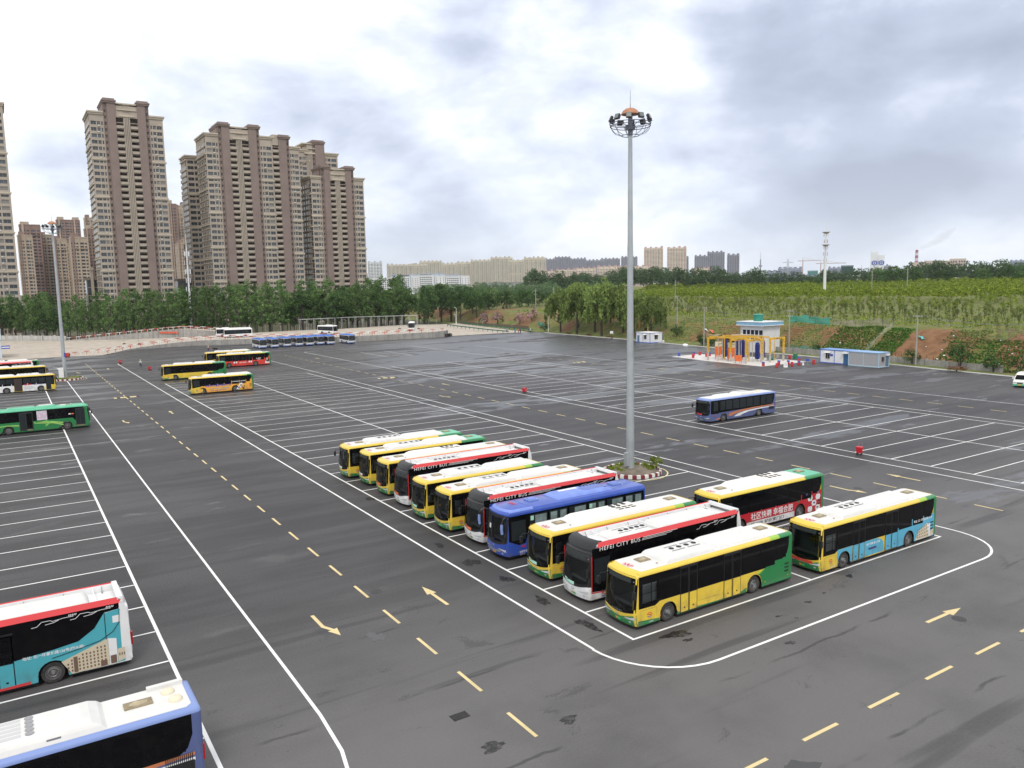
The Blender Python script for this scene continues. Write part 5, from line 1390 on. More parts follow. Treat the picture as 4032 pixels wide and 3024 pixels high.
    def mirrors(s, m=None, long_arm=False, z=2.05):
        for sd in (-1, 1):
            y = sd*(s.h+.02); x = s.fx(s.h-.1, 2.4)
            b = MB(); b.tube([(x, y-.12*sd, z+.42), (x-.28, y+.08*sd, z+.40), (x-.36, y+.14*sd, z+.18)], .022, 5); arm = s.part(b, 'mirror', B_BLKM)
            b = MB(); b.box(-.07, .07, -.1, .1, -.21, .21); o = s.part(b, 'mirror_head', m or B_BLKM, arm); o.location = (x-.36, y+.15*sd, z)
    def emblem(s, x, z, sd, txt=None, tm=None):
        """round company emblem: red swoosh over blue arc"""
        y = sd*(s.h+.013); k = 1 if sd < 0 else -1
        b = MB()
        for a0, a1, r0, r1, mi in ((20, 160, .13, .17, 1), (200, 340, .12, .16, 0)):
            n = 8; pts = [(r1*math.cos(R(a0+(a1-a0)*i/n)), r1*math.sin(R(a0+(a1-a0)*i/n))) for i in range(n+1)]+[(r0*math.cos(R(a1+(a0-a1)*i/n)), r0*math.sin(R(a1+(a0-a1)*i/n))) for i in range(n+1)]
            b.poly([(x+k*px, y, z+pz*.85) for px, pz in pts], mi)
        b.poly([(x+k*px, y, z+pz) for px, pz in ((-.24, .02), (-.05, .07), (.02, .02), (.24, .02), (.03, -.05), (-.05, .02))], 1)
        o = s.part(b, 'emblem', [B_TXTB, B_TXTR])
        for p in o.data.polygons:
            if p.normal.y*sd < 0: p.flip()
        if txt: s.text(txt, x-.3*k, z-.34, sd, .12, tm or B_TXTW, 0, 0)
    def roof_panel(s, x0, x1, m=None, w=None):
        w = w or s.h-.2; z = s.H; r = .18; f = .10
        out = [(x0+f, -w), (x1-r, -w), (x1, -w+r), (x1, w-r), (x1-r, w), (x0+f, w), (x0+.02, w*.6), (x0-.05, 0), (x0+.02, -w*.6)]
        b = MB(); b.prism(out, z-.03, z+.012); return s.part(b, 'roof_panel', m or B_ROOF)
    def hatch(s, x, y=.2, m=B_TANH, l=.75, w=.55):
        z = s.H+.012; b = MB(); b.prism([(x-l/2, y-w/2), (x+l/2, y-w/2), (x+l/2, y+w/2), (x-l/2, y+w/2)], z, z+.05); o = s.part(b, 'roof_hatch', m)
        b = MB(); b.add([(x-l*.34, y-w*.1, z+.05), (x-.05, y-w*.34, z+.05), (x+l*.3, y-w*.15, z+.05), (x+l*.34, y+w*.2, z+.05), (x, y+w*.36, z+.05), (x-l*.25, y+w*.2, z+.05), (x+.02, y, z+.14), (x-.12, y+.05, z+.13)],
                        [(0, 1, 6, 7), (1, 2, 6), (2, 3, 6), (3, 4, 6), (4, 5, 7, 6), (5, 0, 7)]); s.part(b, 'hatch_bulge', B_TANL, o)
    def roof_logo(s, x=.62, y=.1, m=B_TXTR):
        z = s.H+.016; b = MB(); n = 20
        for r0, r1 in ((.92, 1.0),):
            ou = [(x+.22*r1*math.cos(2*PI*i/n), y+.36*r1*math.sin(2*PI*i/n), z) for i in range(n)]; ii = [(x+.22*r0*math.cos(2*PI*i/n), y+.36*r0*math.sin(2*PI*i/n), z) for i in range(n)]
            b.add(ou+ii, [(i, (i+1) % n, n+(i+1) % n, n+i) for i in range(n)])
        for a, c, w in (((x+.1, y+.3), (x-.12, y+.14), .07), ((x-.12, y+.14), (x+.14, y+.06), .07), ((x+.14, y+.06), (x-.12, y-.06), .07), ((x-.12, y-.1), (x+.1, y-.28), .07), ((x+.02, y-.02), (x+.12, y-.2), .05)):
            dx, dy = c[0]-a[0], c[1]-a[1]; l = math.hypot(dx, dy); nx, ny = -dy/l*w/2, dx/l*w/2
            b.quad((a[0]+nx, a[1]+ny, z+.001), (a[0]-nx, a[1]-ny, z+.001), (c[0]-nx, c[1]-ny, z+.001), (c[0]+nx, c[1]+ny, z+.001))
        o = s.part(b, 'roof_logo', m); fix_up(o)
    def pod(s, x0, x1, w, h, m, name, ch=.25, cx=.35, parent=None, y0=0.0):
        """roof unit with sloped ends and sides"""
        z = s.H+.008; v = []
        for zz, a, c in ((z, 0, 0), (z+h*.45, cx*.25, ch*.25), (z+h*.85, cx*.7, ch*.6), (z+h, cx*1.15, ch*1.15)):
            v += [(x0+a, y0-w+c, zz), (x1-a*.7, y0-w+c, zz), (x1-a*.7, y0+w-c, zz), (x0+a, y0+w-c, zz)]
        f = [(k*4+i, k*4+(i+1) % 4, (k+1)*4+(i+1) % 4, (k+1)*4+i) for k in range(3) for i in range(4)]+[(12, 13, 14, 15)]
        b = MB(); b.add(v, f); o = s.part(b, name, m, parent); 
        md = o.modifiers.new('soft', 'BEVEL'); md.width = .045; md.segments = 2; md.limit_method = 'ANGLE'; md.angle_limit = R(20)
        return o
    def fans(s, par, xs, ys, z, r=.13, m=None):
        me = MB(); me.lathe([(r, 0), (r*.98, .025), (r*.72, .02), (r*.5, .008), (r*.3, .02), (.01, .022)], 18); me = me.mesh('fan', m or B_BLKM)
        for x, y in zip(xs, ys): link('fan', me, par, (x, y, z+.003))
    def ac_a(s, x=2.3, fans=B_BLKM):
        """low box with four fans, then the long battery cover"""
        o = s.pod(x, x+3.7, 1.02, .26, B_ROOF, 'air_conditioner', .2, .3); z = s.H+.268
        s.fans(o, [x+1.45+.56*i for i in range(4)], [.12]*4, z, .15, fans)
        for y, l in ((.42, .35), (-.22, .3)):
            for a in (1.2, 2.35):
                b = MB(); b.box(x+a, x+a+.95, y-.05, y+.05, z-.01, z+.008); s.part(b, 'vent_grille', B_GRL, o)
        p = s.pod(x+3.95, x+8.0, 1.0, .27, B_ROOF, 'battery_cover', .35, .5)
        return o
    def ac_b(s, x=2.6):
        """long rounded cover with dark vents at its rear"""
        o = s.pod(x, x+5.6, 1.02, .28, mat('pod_ivory', (.80, .77, .70), .5, vary=.04, vscale=1.2), 'air_conditioner', .3, .7); z = s.H+.29
        s.fans(o, [x+3.5, x+3.5, x+4.0, x+4.0, x+4.5, x+4.5], [.5, .2, .58, .28, .66, .36], z, .15)
        for i in range(3):
            for y in (-.12, -.45):
                b = MB(); b.box(x+3.45+i*.52, x+3.85+i*.52, y-.09, y+.09, z-.02, z+.007); s.part(b, 'vent_grille', B_BLKM, o)
        return o
    def leaf_door(s, x0, x1, z0, zmid, z1, sd, lower, n=2, low_glass=False):
        w = (x1-x0)/n
        for i in range(n):
            a, c = x0+i*w+.015, x0+(i+1)*w-.015
            d = s.rect(a, c, z0, z1, sd, .012, B_BLKM, 'door')
            s.rect(a+.045, c-.045, zmid+.02, z1-.10, sd, .019, B_TINT, 'door_glass', d)
            s.rect(a+.045, c-.045, z0+.03, zmid-.02, sd, .019, lower, 'door_panel', d)
            s.rect((a+c)/2-.05, (a+c)/2+.05, z0+.22, z0+.30, sd, .024, B_BLKM, 'door_handle', d)
        b = MB(); y = sd*(s.h+.03); b.box(x0-.03, x1+.03, min(y, y-.05*sd), max(y, y-.05*sd), z1-.02, z1+.06); s.part(b, 'door_header', B_BLKM)
    def panes(s, spans, z0, z1, sd, m=B_TINT, off=.011):
        for a, c in spans: s.rect(a+.02, c-.02, z0, z1, sd, off, m, 'side_window')

def yellow_city(label, loc, rz=0.0, L=12.3, variant='plain', ac='a', sdoor=-1, doors=True, card=None, group='yellow and green city buses', fans=B_BLKM, green_tail=False, fleet=None, ax=None, seat=None, detail=2, H=3.05):
    s = Bus(label, loc, rz, L, ax=ax or (2.25, L-3.35), group=group, detail=detail, H=H, cove=H-.21)
    k = L/12.3; r1 = s.ax[1]; gx = r1+.9
    rg = 10.6*k
    def zone(x, y, z):
        if x > L-.42: return 1
        if z > H-.2: return 1 if x > (9.9*k if green_tail else rg+.2) else (2 if x > rg-.6 and not green_tail else 0)
        if z > H-.1: return 0
        return 0
    s.hull(zone, [B_YEL, B_GRN, B_LIME, B_LGRN]); s.wheels()
    A = s.arch
    arc_pts = lambda c, a0, a1: [(c+A*math.cos(R(a)), .5+A*math.sin(R(a))) for a in range(a0, a1+1 if a1 > a0 else a1-1, 10 if a1 > a0 else -10)]
    gt = H-.195
    for sd in (-1, 1):
        # dark glass band
        fw = .17; hole = detail > 1
        s.side([(1.5 if hole else fw, 1.22 if hole else 1.14), (1.62, 1.30), (gx, 1.30), (gx+.45, 1.58), (L-.95, 1.58), (L-.55, 1.85), (L-.40, 2.3), (L-.40, gt), (1.5 if hole else fw, gt)], sd, .005, B_BLK, 'window_band')
        if hole:
            s.side([(fw, 1.15), (1.3, 1.13), (1.5, 1.22), (1.5, 1.40), (fw, 1.40)], sd, .005, B_BLK, 'window_sill'); s.rect(fw, 1.5, 2.42, gt, sd, .005, B_BLK, 'window_header')
            for a, c in ((fw, .42), (1.02, 1.07), (1.42, 1.5)): s.rect(a, c, 1.40, 2.42, sd, .006, B_BLK, 'window_post')
            s.rect(.42, 1.42, 1.9, 1.94, sd, .006, B_BLKM, 'window_bar')
        dn = doors and sd == sdoor
        d1, d2 = (3.08, 4.38), (6.40*k, 7.82*k)
        sp = [(.66, 1.45), (1.5, d1[0]-.05), (d1[0], d1[1])] if not dn else [(.66, 1.45), (1.5, d1[0]-.05)]
        sp += [(d1[1]+.05, d2[0]-.05)]+([] if dn else [(d2[0], d2[1])])+[(d2[1]+.05, 9.4*k), (9.45*k, 10.7*k), (10.75*k, L-.62)]
        s.panes([(.40, 1.45)], 1.38, 2.44, sd, GLASS if hole else B_GREYG, .0035 if hole else .011); s.panes(sp[1:3] if not dn else sp[1:2], 1.36, gt-.06, sd); s.panes([v for v in sp[(3 if not dn else 2):] if v[0] < gx], 1.36, gt-.06, sd); s.panes([v for v in sp if v[0] >= gx], 1.64, gt-.06, sd)
        # green skirt and tail
        if variant not in ('teal', 'red', 'checker', 'orange', 'whitead'):
            s.side([(.14, s.sk), (s.ax[0]-A-.03, s.sk), (s.ax[0]-A-.03, .38), (.14, .52)], sd, .004, B_GRN, 'skirt')
            s.side([(s.ax[0]+A+.03, s.sk), (r1-A-.03, s.sk), (r1-A-.03, .5), (r1-A-.6, .34), (6.4*k, .27+.02), (s.ax[0]+A+.03, .36)], sd, .004, B_GRN, 'skirt')
            s.side([(r1+A+.02, s.sk), (L-.3, s.sk), (L-.3, gt), (L-.40, gt), (L-.40, 2.3), (L-.55, 1.85), (L-.95, 1.58), (gx+.45, 1.58), (gx, 1.30)]+[(px+.02, pz+.02) for px, pz in arc_pts(r1, 70, 10)], sd, .0045, B_GRN, 'tail_panel')
            s.side([(gx-.18, 1.295), (gx+.0, 1.295), (r1+.42, 1.06), (r1+.26, 1.09)], sd, .008, B_LIME, 'stripe'); s.side([(gx-.55, 1.295), (gx-.42, 1.295), (r1-.02, 1.14), (r1-.10, 1.14)], sd, .008, B_LIME, 'stripe')
        if dn:
            lower = B_SKY if variant == 'teal' else (B_VRED if variant == 'red' else B_YEL)
            s.leaf_door(d1[0], d1[1], .26, 1.30, gt-.06, sd, lower); s.leaf_door(d2[0], d2[1], .26, 1.30, gt-.06, sd, lower)
        elif detail:
            s.rect(1.0, 1.9, .34, .9, sd, .006, B_YEL, 'flap')
        for x in (L-1.55, L-1.05): pass
        if detail:
            s.rect(.30, 1.42, .50, 1.04, sd, .007, B_YEL, 'service_flap')
            for q_ in ((.30, .312, .5, 1.04), (1.408, 1.42, .5, 1.04), (.30, 1.42, 1.03, 1.042)): s.rect(*q_, sd, .009, B_TANH, 'panel_seam')
            s.rect(4.5*k, 6.2*k, .62, .635, sd, .008, B_TANH, 'panel_seam') if variant == 'plain' else None; s.emblem(.9, .72, sd); s.text(fleet or '合肥公交', .86 if sd < 0 else 1.36, .30, sd, .12, B_TXTW)
            for i in range(3): s.rect(L-.75, L-.38, .72+i*.22, .82+i*.22, sd, .010, B_BLKM, 'engine_grille')
            for x in (1.60, r1+A+.25, L-.5): s.rect(x, x+.1, .46, .52, sd, .012, B_AMB, 'side_marker')
    # liveries
    if variant == 'teal':
        for sd in (-1, 1):
            s.side([(1.56, s.sk), (s.ax[0]-A, s.sk)]+arc_pts(s.ax[0], 170, 10)+[(s.ax[0]+A, s.sk+.06), (3.06, s.sk+.06), (3.06, 1.29), (1.62, 1.29), (1.56, 1.24)], sd, .007, B_SKY, 'ad_panel')
            s.side([(4.4, .30), (6.38, .30), (6.38, 1.05), (6.0, 1.29), (4.4, 1.29)], sd, .007, B_SKY, 'ad_panel')
            s.side([(7.85, s.sk), (r1-A, s.sk)]+arc_pts(r1, 170, 10)+[(r1+A, s.sk), (L-.3, s.sk), (L-.3, 1.82), (9.45, 1.82), (8.2, 1.5), (7.85, 1.5)], sd, .0075, B_SKY, 'ad_panel')
        # printed building
        b = MB(); y = -s.h-.012
        b.poly([(r1+.72, y, .26), (L-.9, y, .26), (L-1.2, y, 1.25), (r1+1.1, y, .85)], 0); b.poly([(L-1.2, y, 1.25), (L-.75, y, 1.15), (L-.75, y, .26), (L-.92, y, .26)], 1)
        b.poly([(L-.75, y, .26), (L-.33, y, .3), (L-.33, y, .75), (L-.75, y, .6)], 0)
        for i in range(7):
            for j in range(4):
                x = r1+1.0+i*.2; z = .36+j*.17+i*.015*j; b.quad((x, y-.002, z), (x+.08, y-.002, z), (x+.08, y-.002, z+.10), (x, y-.002, z+.10), 2)
        o = s.part(b, 'printed_building', [B_BEIGE, B_WHT, B_BRNP])
        for p in o.data.polygons:
            if p.normal.y > 0: p.flip()
        s.text('地址: 北一环蒙城路126号', 9.75, 1.52, -1, .20, B_TXTW, .004); s.text('亲子 明珠 婴儿护理', 4.5, .98, -1, .17, B_TXTW, .004)
        s.rect(4.75, 5.6, .66, .80, -1, .011, B_NAVY, 'slogan_bar'); s.side([(5.6, 1.285), (6.37, 1.285), (6.37, .9), (6.1, 1.15)], -1, .009, B_YEL, 'corner_patch')
        s.front(lambda y: .62, lambda y: .80, -.75, .95, .02, B_VRED, 'slogan_banner', 6, 1)
    if variant in ('red', 'orange'):
        m = B_VRED if variant == 'red' else B_ORG
        for sd in (-1, 1):
            top1 = 1.52 if variant == 'red' else 1.62
            s.side([(1.56, s.sk), (s.ax[0]-A, s.sk)]+arc_pts(s.ax[0], 170, 10)+[(s.ax[0]+A, s.sk), (r1-A, s.sk)]+arc_pts(r1, 170, 10)+[(r1+A, s.sk), (L-.3, s.sk), (L-.3, 2.0), (7.9*k, 2.0), (6.9*k, top1), (1.56, top1)], sd, .0075, m, 'ad_panel')
    if variant == 'red':
        for x in (3.35, 3.85, 6.75, 7.2): s.rect(x, x+.34, .85, 1.25, -1, .03, B_WHT, 'printed_card')
        s.text('合肥  新能源公交', 4.6, .85, -1, .30, B_TXTW, .006); s.text('和氏集团', 8.6, 1.62, -1, .26, B_TXTW, .006); s.text('关爱健康', 8.8, 1.3, -1, .18, B_TXTW)
        b = MB(); y = -s.h-.012; x = 10.55
        b.poly([(x+(px), y, pz) for px, pz in ((0, .45), (.12, .95), (.35, 1.1), (.75, 1.1), (1.0, .9), (1.1, .45))], 0); b.poly([(x+px, y-.001, pz) for px, pz in ((.22, 1.0), (.2, 1.6), (.4, 1.92), (.75, 1.9), (.95, 1.5), (.98, 1.0), (.8, .7))], 1); b.poly([(x+px, y-.002, pz) for px, pz in ((.34, 1.3), (.36, 1.65), (.5, 1.78), (.68, 1.7), (.7, 1.35), (.6, 1.15), (.45, 1.12))], 2)
        o = s.part(b, 'printed_figure', [B_WHT, B_TXTK, mat('print_skin', (.62, .42, .33), .6)])
        for p in o.data.polygons:
            if p.normal.y > 0: p.flip()
    if variant == 'orange':
        s.text('合肥公交集团保修公司', 2.3*k+.3, 1.16, -1, .44, B_TXTB, .004, width=4.3); s.text('汽车维修 品质服务', 3.0, .74, -1, .24, B_SKY, .004, width=3.4); s.text('专业 诚信 高效 快捷', 3.2, .42, -1, .18, B_TXTB, .003, width=2.6)
        s.text('公交车维修  汽车保养', 7.9*k, 1.72, -1, .2, B_TXTW, .004, width=2.3)
        b = MB(); y = -s.h-.013; x = 8.6*k
        b.poly([(x+px, y, pz) for px, pz in ((.1, .4), (.5, .3), (1.3, 1.25), (1.1, 1.5), (.85, 1.45))], 0); b.poly([(x+px, y-.001, pz) for px, pz in ((.4, .55), (.55, .5), (.75, .75), (.6, .85))], 1); b.poly([(x+px, y-.001, pz) for px, pz in ((.75, 1.0), (.95, .92), (1.1, 1.15), (.95, 1.25))], 1)
        for i, (px, pz, rr) in enumerate(((.1, 1.0, .18), (.35, 1.35, .14), (1.35, .5, .2), (1.15, .8, .12), (1.55, .85, .12), (-.05, .6, .12), (1.5, 1.5, .1))): b.poly([(x+px+rr*math.cos(2*PI*t/8), y-.0005, pz+rr*math.sin(2*PI*t/8)) for t in range(8)], 2 if i % 2 else 1)
        o = s.part(b, 'printed_car', [B_WHT, B_TXTK, B_BRNP])
        for p in o.data.polygons:
            if p.normal.y > 0: p.flip()
    if variant == 'checker':
        s.side([(1.56, s.sk), (s.ax[0]-A, s.sk)]+arc_pts(s.ax[0], 170, 10)+[(s.ax[0]+A, s.sk), (r1-A, s.sk)]+arc_pts(r1, 170, 10)+[(r1+A, s.sk), (L-.3, s.sk), (L-.3, 1.85), (9.2, 1.85), (7.9, 1.42), (1.56, 1.42)], -1, .0075, B_CRIM, 'ad_panel')
        s.side([(1.6, s.sk+.01), (s.ax[0]-A-.02, s.sk+.01), (s.ax[0]-A-.02, .62), (1.6, .62)], -1, .009, B_WHT, 'ad_strip'); s.rect(s.ax[0]+A+.02, r1-A-.05, s.sk+.01, .66, -1, .009, B_WHT, 'ad_strip')
        s.text('社区快聘 幸福合肥', 3.3, .80, -1, .56, B_TXTW, .004, width=4.6); s.text('好工作 就在家门口', 3.3, .36, -1, .27, B_TXTK, .004, width=3.6)
        b = MB(); y = -s.h-.0105; cw, ch = .46, .42
        for i in range(9):
            for j in range(4):
                if (i+j) % 2: continue
                x = 7.85+i*cw; z = .28+j*ch
                top = 1.83 if x > 9.1 else 1.42+(x-7.9)*.33
                if x+cw+.07 > L-.33 or z+ch*.9 > top or math.hypot(x+cw/2-r1, z+ch/2-.5) < A+.26: continue
                b.poly([(x+.02, y, z), (x+cw-.02, y, z), (x+cw+.06, y, z+ch/2), (x+cw-.02, y, z+ch), (x+.02, y, z+ch), (x-.06, y, z+ch/2)], 0)
        o = s.part(b, 'printed_checks', [B_WHT])
        for p in o.data.polygons:
            if p.normal.y > 0: p.flip()
        for i, (x, z, mm) in enumerate(((8.4, 1.22, B_GRN), (9.85, 1.25, B_GRN), (10.3, .85, B_NAVY), (10.75, 1.6, B_GRL), (9.4, 1.62, B_NAVY), (10.7, .45, B_BRNP))): s.rect(x, x+.2, z, z+.14, -1, .013, mm, 'printed_icon')
    if variant == 'whitead':
        sd = 1
        s.side([(1.56, s.sk), (s.ax[0]-A, s.sk)]+arc_pts(s.ax[0], 170, 10)+[(s.ax[0]+A, s.sk), (5.2, s.sk), (5.2, 1.62), (1.56, 1.62)], sd, .0075, B_WHT, 'ad_panel'); s.side([(6.55, s.sk), (r1-A, s.sk)]+arc_pts(r1, 170, 10)+[(r1+A, s.sk), (L-.3, s.sk), (L-.3, 1.95), (7.8, 1.9), (6.55, 1.55)], sd, .0075, B_WHT, 'ad_panel')
        s.text('迎驾山泉', 5.05, 1.3, sd, .34, B_TXTR, .004, width=1.25); s.text('中国好水 景致工', 3.7, 1.3, sd, .3, B_NAVY, .003, width=1.9)
        for i, l in enumerate((1.3, 1.9, 1.5)): s.rect(5.0-l, 5.0, .62+.2*i, .66+.2*i, sd, .012, B_GRL, 'small_print')
        for a, c, m_ in ((.72, 1.5, B_GREYG), (5.25, 6.5, mat('door_brown', (.05, .035, .03), .3))): s.rect(a, c, .3, 2.6, sd, .016, m_, 'door')
        s.panes([(1.6, 2.7), (2.75, 3.9), (3.95, 5.1), (6.6, 7.7), (7.8, 8.8)], 1.7, 2.55, sd, B_GREYG, .014)
    # front
    low = s.windscreen(.80 if detail else .9, 1.0, H-.17)
    s.display(H-.55, H-.31)
    s.face(low, B_YEL, B_GRN, card=card)
    if detail: s.cabin(seat); s.wipers(low)
    if fleet == '5-0421': text_obj('ANKAI', (0, -1, 0), (-.1, 0, 1), (s.fx(0, .95)-.03, .42, .86), B_CHR, s.t, .13, .01, width=.84)
    s.mirrors()
    if ac == 'a': s.roof_panel(.42, L-(.30 if not green_tail else 1.9)); s.ac_a(2.3, fans)
    else: s.roof_panel(.42, L-(.30 if not green_tail else 1.9)); s.ac_b()
    if green_tail:
        b = MB(); b.prism([(L-1.9, -s.h+.2), (L-.3, -s.h+.2), (L-.12, -s.h+.38), (L-.12, s.h-.38), (L-.3, s.h-.2), (L-1.9, s.h-.2)], s.H-.03, s.H+.010); s.part(b, 'roof_tail', B_LGRN)
    s.hatch(1.75, .25); s.hatch(L-1.15, .25)
    if detail:
        s.roof_logo()
        b = MB(); b.cyl((2.0, -.62, s.H), (2.0, -.62, s.H+.07), .06, .05, 8); s.part(b, 'antenna', B_TANL)
    # rear
    mb = MB(); x = L+.006; mb.quad((x, -.95, 1.7), (x, .95, 1.7), (x-.0, .95, 2.55), (x, -.95, 2.55)); s.part(mb, 'rear_window', B_TINT)
    for sd in (-1, 1): mb = MB(); mb.box(L-.05, L+.02, sd*1.06-.08, sd*1.06+.08, .95, 1.35); s.part(mb, 'tail_lamp', B_TAIL)
    return s

def hefei_bus(label, loc, rz=0.0, L=12.3, teal=False, card=None, group='white, red and black city buses', vis=-1, seat=None):
    s = Bus(label, loc, rz, L, ax=(2.35, L-3.3), group=group, H=3.08, cove=2.86, rake=.26, bow=.2, detail=1)
    low_m = B_TEAL if teal else B_BLK
    def zone(x, y, z):
        if x > L-.5: return 0
        if (z > 2.75 and x < .9) or (z > 1.0 and x < .3): return 1
        return 0
    s.hull(zone, [B_WHT, B_CAP]); s.wheels(); A = s.arch; r1 = s.ax[1]
    arc_pts = lambda c, a0, a1: [(c+A*math.cos(R(a)), .5+A*math.sin(R(a))) for a in range(a0, a1-1, -10)]
    for sd in (-1, 1):
        zt = 3.18
        if teal:
            s.side([(.62, .9), (L-3.2, 1.62), (L-2.2, 1.75), (L-1.5, 2.2), (L-1.05, 2.86), (L-.42, 2.92), (L-.42, zt), (.62, zt)], sd, .012, B_BLK, 'window_band')
            s.side([(1.2, s.sk), (s.ax[0]-A, s.sk)]+arc_pts(s.ax[0], 170, 10)+[(s.ax[0]+A, s.sk), (r1-A, s.sk)]+arc_pts(r1, 170, 10)+[(r1+A, s.sk), (L-.3, s.sk+.05), (L-.3, 2.92), (1.2, 1.7)], sd, .007, B_TEAL, 'ad_panel')
        else:
            s.side([(.22, .70), (1.5, .60), (s.ax[0]-A, .62)]+[(px, pz) for px, pz in arc_pts(s.ax[0], 160, 10)]+[(s.ax[0]+A, .42), (r1-A, .42)]+arc_pts(r1, 170, 10)+[(r1+A, .5), (L-.42, .7), (L-.42, zt), (.22, zt)], sd, .007, B_BLK, 'window_band')
            s.side([(.15, .62), (1.55, .53), (1.55, .59), (.22, .68), (.22, 2.75), (.15, 2.75)], sd, .013, B_RED, 'red_edge')
            s.panes([(.35, 1.5)], 1.2, 2.6, sd, B_GREYG, .011); s.panes([(1.6, 3.2), (3.3, 4.9), (5.0, 6.6), (6.7, 8.3), (8.4, 10)], 1.35, 2.7, sd, B_TINT, .011)
            s.emblem(1.05, .46, sd); s.text('S 0431', .85 if sd < 0 else 1.3, .27, sd, .13, B_TXTB, .002)
        # roof fascia: dark board with red cap, and the white screen behind it
        b = MB(); y = sd*(s.h+.0); b.box(.75, L-.25, min(y, y-sd*.05), max(y, y-sd*.05), 2.98, 3.22); s.part(b, 'fascia_board', B_BLK)
        b = MB()
        b.add([(.55, sd*(s.h+.02), 3.20), (L-.22, sd*(s.h+.02), 3.20), (L-.22, sd*(s.h-.10), 3.46), (.75, sd*(s.h-.10), 3.46), (L-.22, sd*(s.h-.14), 3.40), (.75, sd*(s.h-.14), 3.40), (L-.22, sd*(s.h-.14), 3.2), (.75, sd*(s.h-.14), 3.2)], [(0, 1, 2, 3), (3, 2, 4, 5), (5, 4, 6, 7)])
        o = s.part(b, 'red_fascia', B_RED)
        b = MB(); b.box(.8, L-.3, sd*(s.h-.17)-.02, sd*(s.h-.17)+.02, 3.06, 3.42); scr = s.part(b, 'roof_screen', B_WHT)
        for i in range(7):
            x = 1.5+i*(L-2.4)/6; b = MB(); b.box(x-.02, x+.02, min(sd*(s.h-.45), sd*(s.h-.19)), max(sd*(s.h-.45), sd*(s.h-.19)), 3.08, 3.12); b.cyl((x, sd*(s.h-.42), 3.1), (x, sd*(s.h-.2), 3.36), .015, .015, 4); s.part(b, 'screen_brace', B_GRL, scr)
        if sd == vis or not teal:
            if sd < 0: s.text('HEFEI CITY BUS', .72, 2.99, sd, .33, B_TXTW, 0, 0, .02, 3.0)
            else: s.text('HEFEI CITY BUS', L-8.4, 2.99, sd, .33, B_TXTW, 0, 0, .02, 3.0)
            for i in range(3): s.side([(3.86+.05*i, 3.02+.075*i), (5.8+.45*i, 3.02+.075*i), (5.8+.45*i, 3.045+.075*i), (3.87+.05*i, 3.045+.075*i)], sd, .02, B_TXTW, 'speed_line')
        # circuit-like line art near the rear
        b = MB(); yy = sd*(s.h+.021); X = L-4.0
        def seg(p0, p1, w=.022): 
            (a, c), (d, e) = p0, p1; dx, dz = d-a, e-c; l = math.hypot(dx, dz); nx, nz = -dz/l*w/2, dx/l*w/2
            q = [(X+a+nx, yy, c+nz), (X+a-nx, yy, c-nz), (X+d-nx, yy, e-nz), (X+d+nx, yy, e+nz)]; b.quad(*(q if sd < 0 else q[::-1]))
        for ox in (0, 1.55):
            zz = 2.9+.02*(ox > 0)
            for p0, p1 in (((ox, zz-.06), (ox+.22, zz-.05)), ((ox+.22, zz-.05), (ox+.42, zz+.13)), ((ox+.42, zz+.13), (ox+.75, zz+.13)), ((ox+.75, zz+.13), (ox+.85, zz+.07)), ((ox+.85, zz+.07), (ox+1.3, zz+.12)), ((ox+1.3, zz+.12), (ox+1.7, zz+.12)), ((ox+.55, zz-.03), (ox+.9, zz-.0)), ((ox+.9, zz), (ox+1.1, zz+.08))): seg(p0, p1)
            for i in range(5): seg((ox+1.5+i*.07, zz+.15), (ox+1.54+i*.07, zz+.23), .03)
        s.part(b, 'line_art', B_TXTW)
    # black front cap
    s.front(2.44, 3.12, -s.h+.03, s.h-.03, .010, B_CAP, 'front_cap', 18, 4)
    b = MB(); n = 12; rows = []
    for k, (dz, dx, w) in enumerate(((3.02, .0, 1.0), (3.2, .06, .99), (3.36, .18, .97), (3.47, .36, .93), (3.5, .62, .88), (3.2, .72, .88))):
        rows.append([(s.fx((-1+2*i/n)*s.h*.985, 2.95)-.012+dx, (-1+2*i/n)*s.h*w, dz) for i in range(n+1)])
    b.v = [p for r in rows for p in r]; b.f = [(k*(n+1)+i, (k+1)*(n+1)+i, (k+1)*(n+1)+i+1, k*(n+1)+i+1) for k in range(5) for i in range(n)]; b.m = [0]*len(b.f)
    s.part(b, 'roof_visor', B_CAP, None, 50)
    low = s.windscreen(.84, 1.06, 2.6, B_CAP, 2.40); s.display(2.48, 2.74, .85)
    s.face(low, B_WHT, None, card=card, smile=.32); s.cabin(seat or B_SEATY); s.wipers(low); s.mirrors(z=1.9)
    # roof gear
    s.roof_panel(.95, L-.35, B_WHT, s.h-.25)
    o = s.pod(2.15, 5.5, .82, .27, B_ROOF, 'air_conditioner', .2, .45); s.fans(o, [3.35+.42*i for i in range(5)], [.02]*5, s.H+.278, .15)
    for y in (.36, -.32):
        for a in (2.95, 4.2): b = MB(); b.box(a, a+.95, y-.04, y+.04, s.H+.26, s.H+.285); s.part(b, 'vent_grille', B_GRL, o)
    s.pod(5.75, L-1.55, .85, .36, B_ROOF, 'battery_cover', .22, .3)
    for x in (1.95, 5.62, L-1.3): b = MB(); b.cyl((x, -s.h+.2, 3.33), (x, s.h-.2, 3.33), .03, .03, 6); s.part(b, 'cross_bar', B_WHT)
    # rear end frame
    b = MB(); rows = []
    for z, d in ((.35, .03), (.6, .06), (1.1, .06), (1.9, .0), (2.6, -.04), (3.1, -.10), (3.38, -.2), (3.5, -.38)):
        rows.append([(L+d+.05-.16*abs(-1+2*i/8)**4, (-1+2*i/8)*(s.h+.012), z) for i in range(9)])
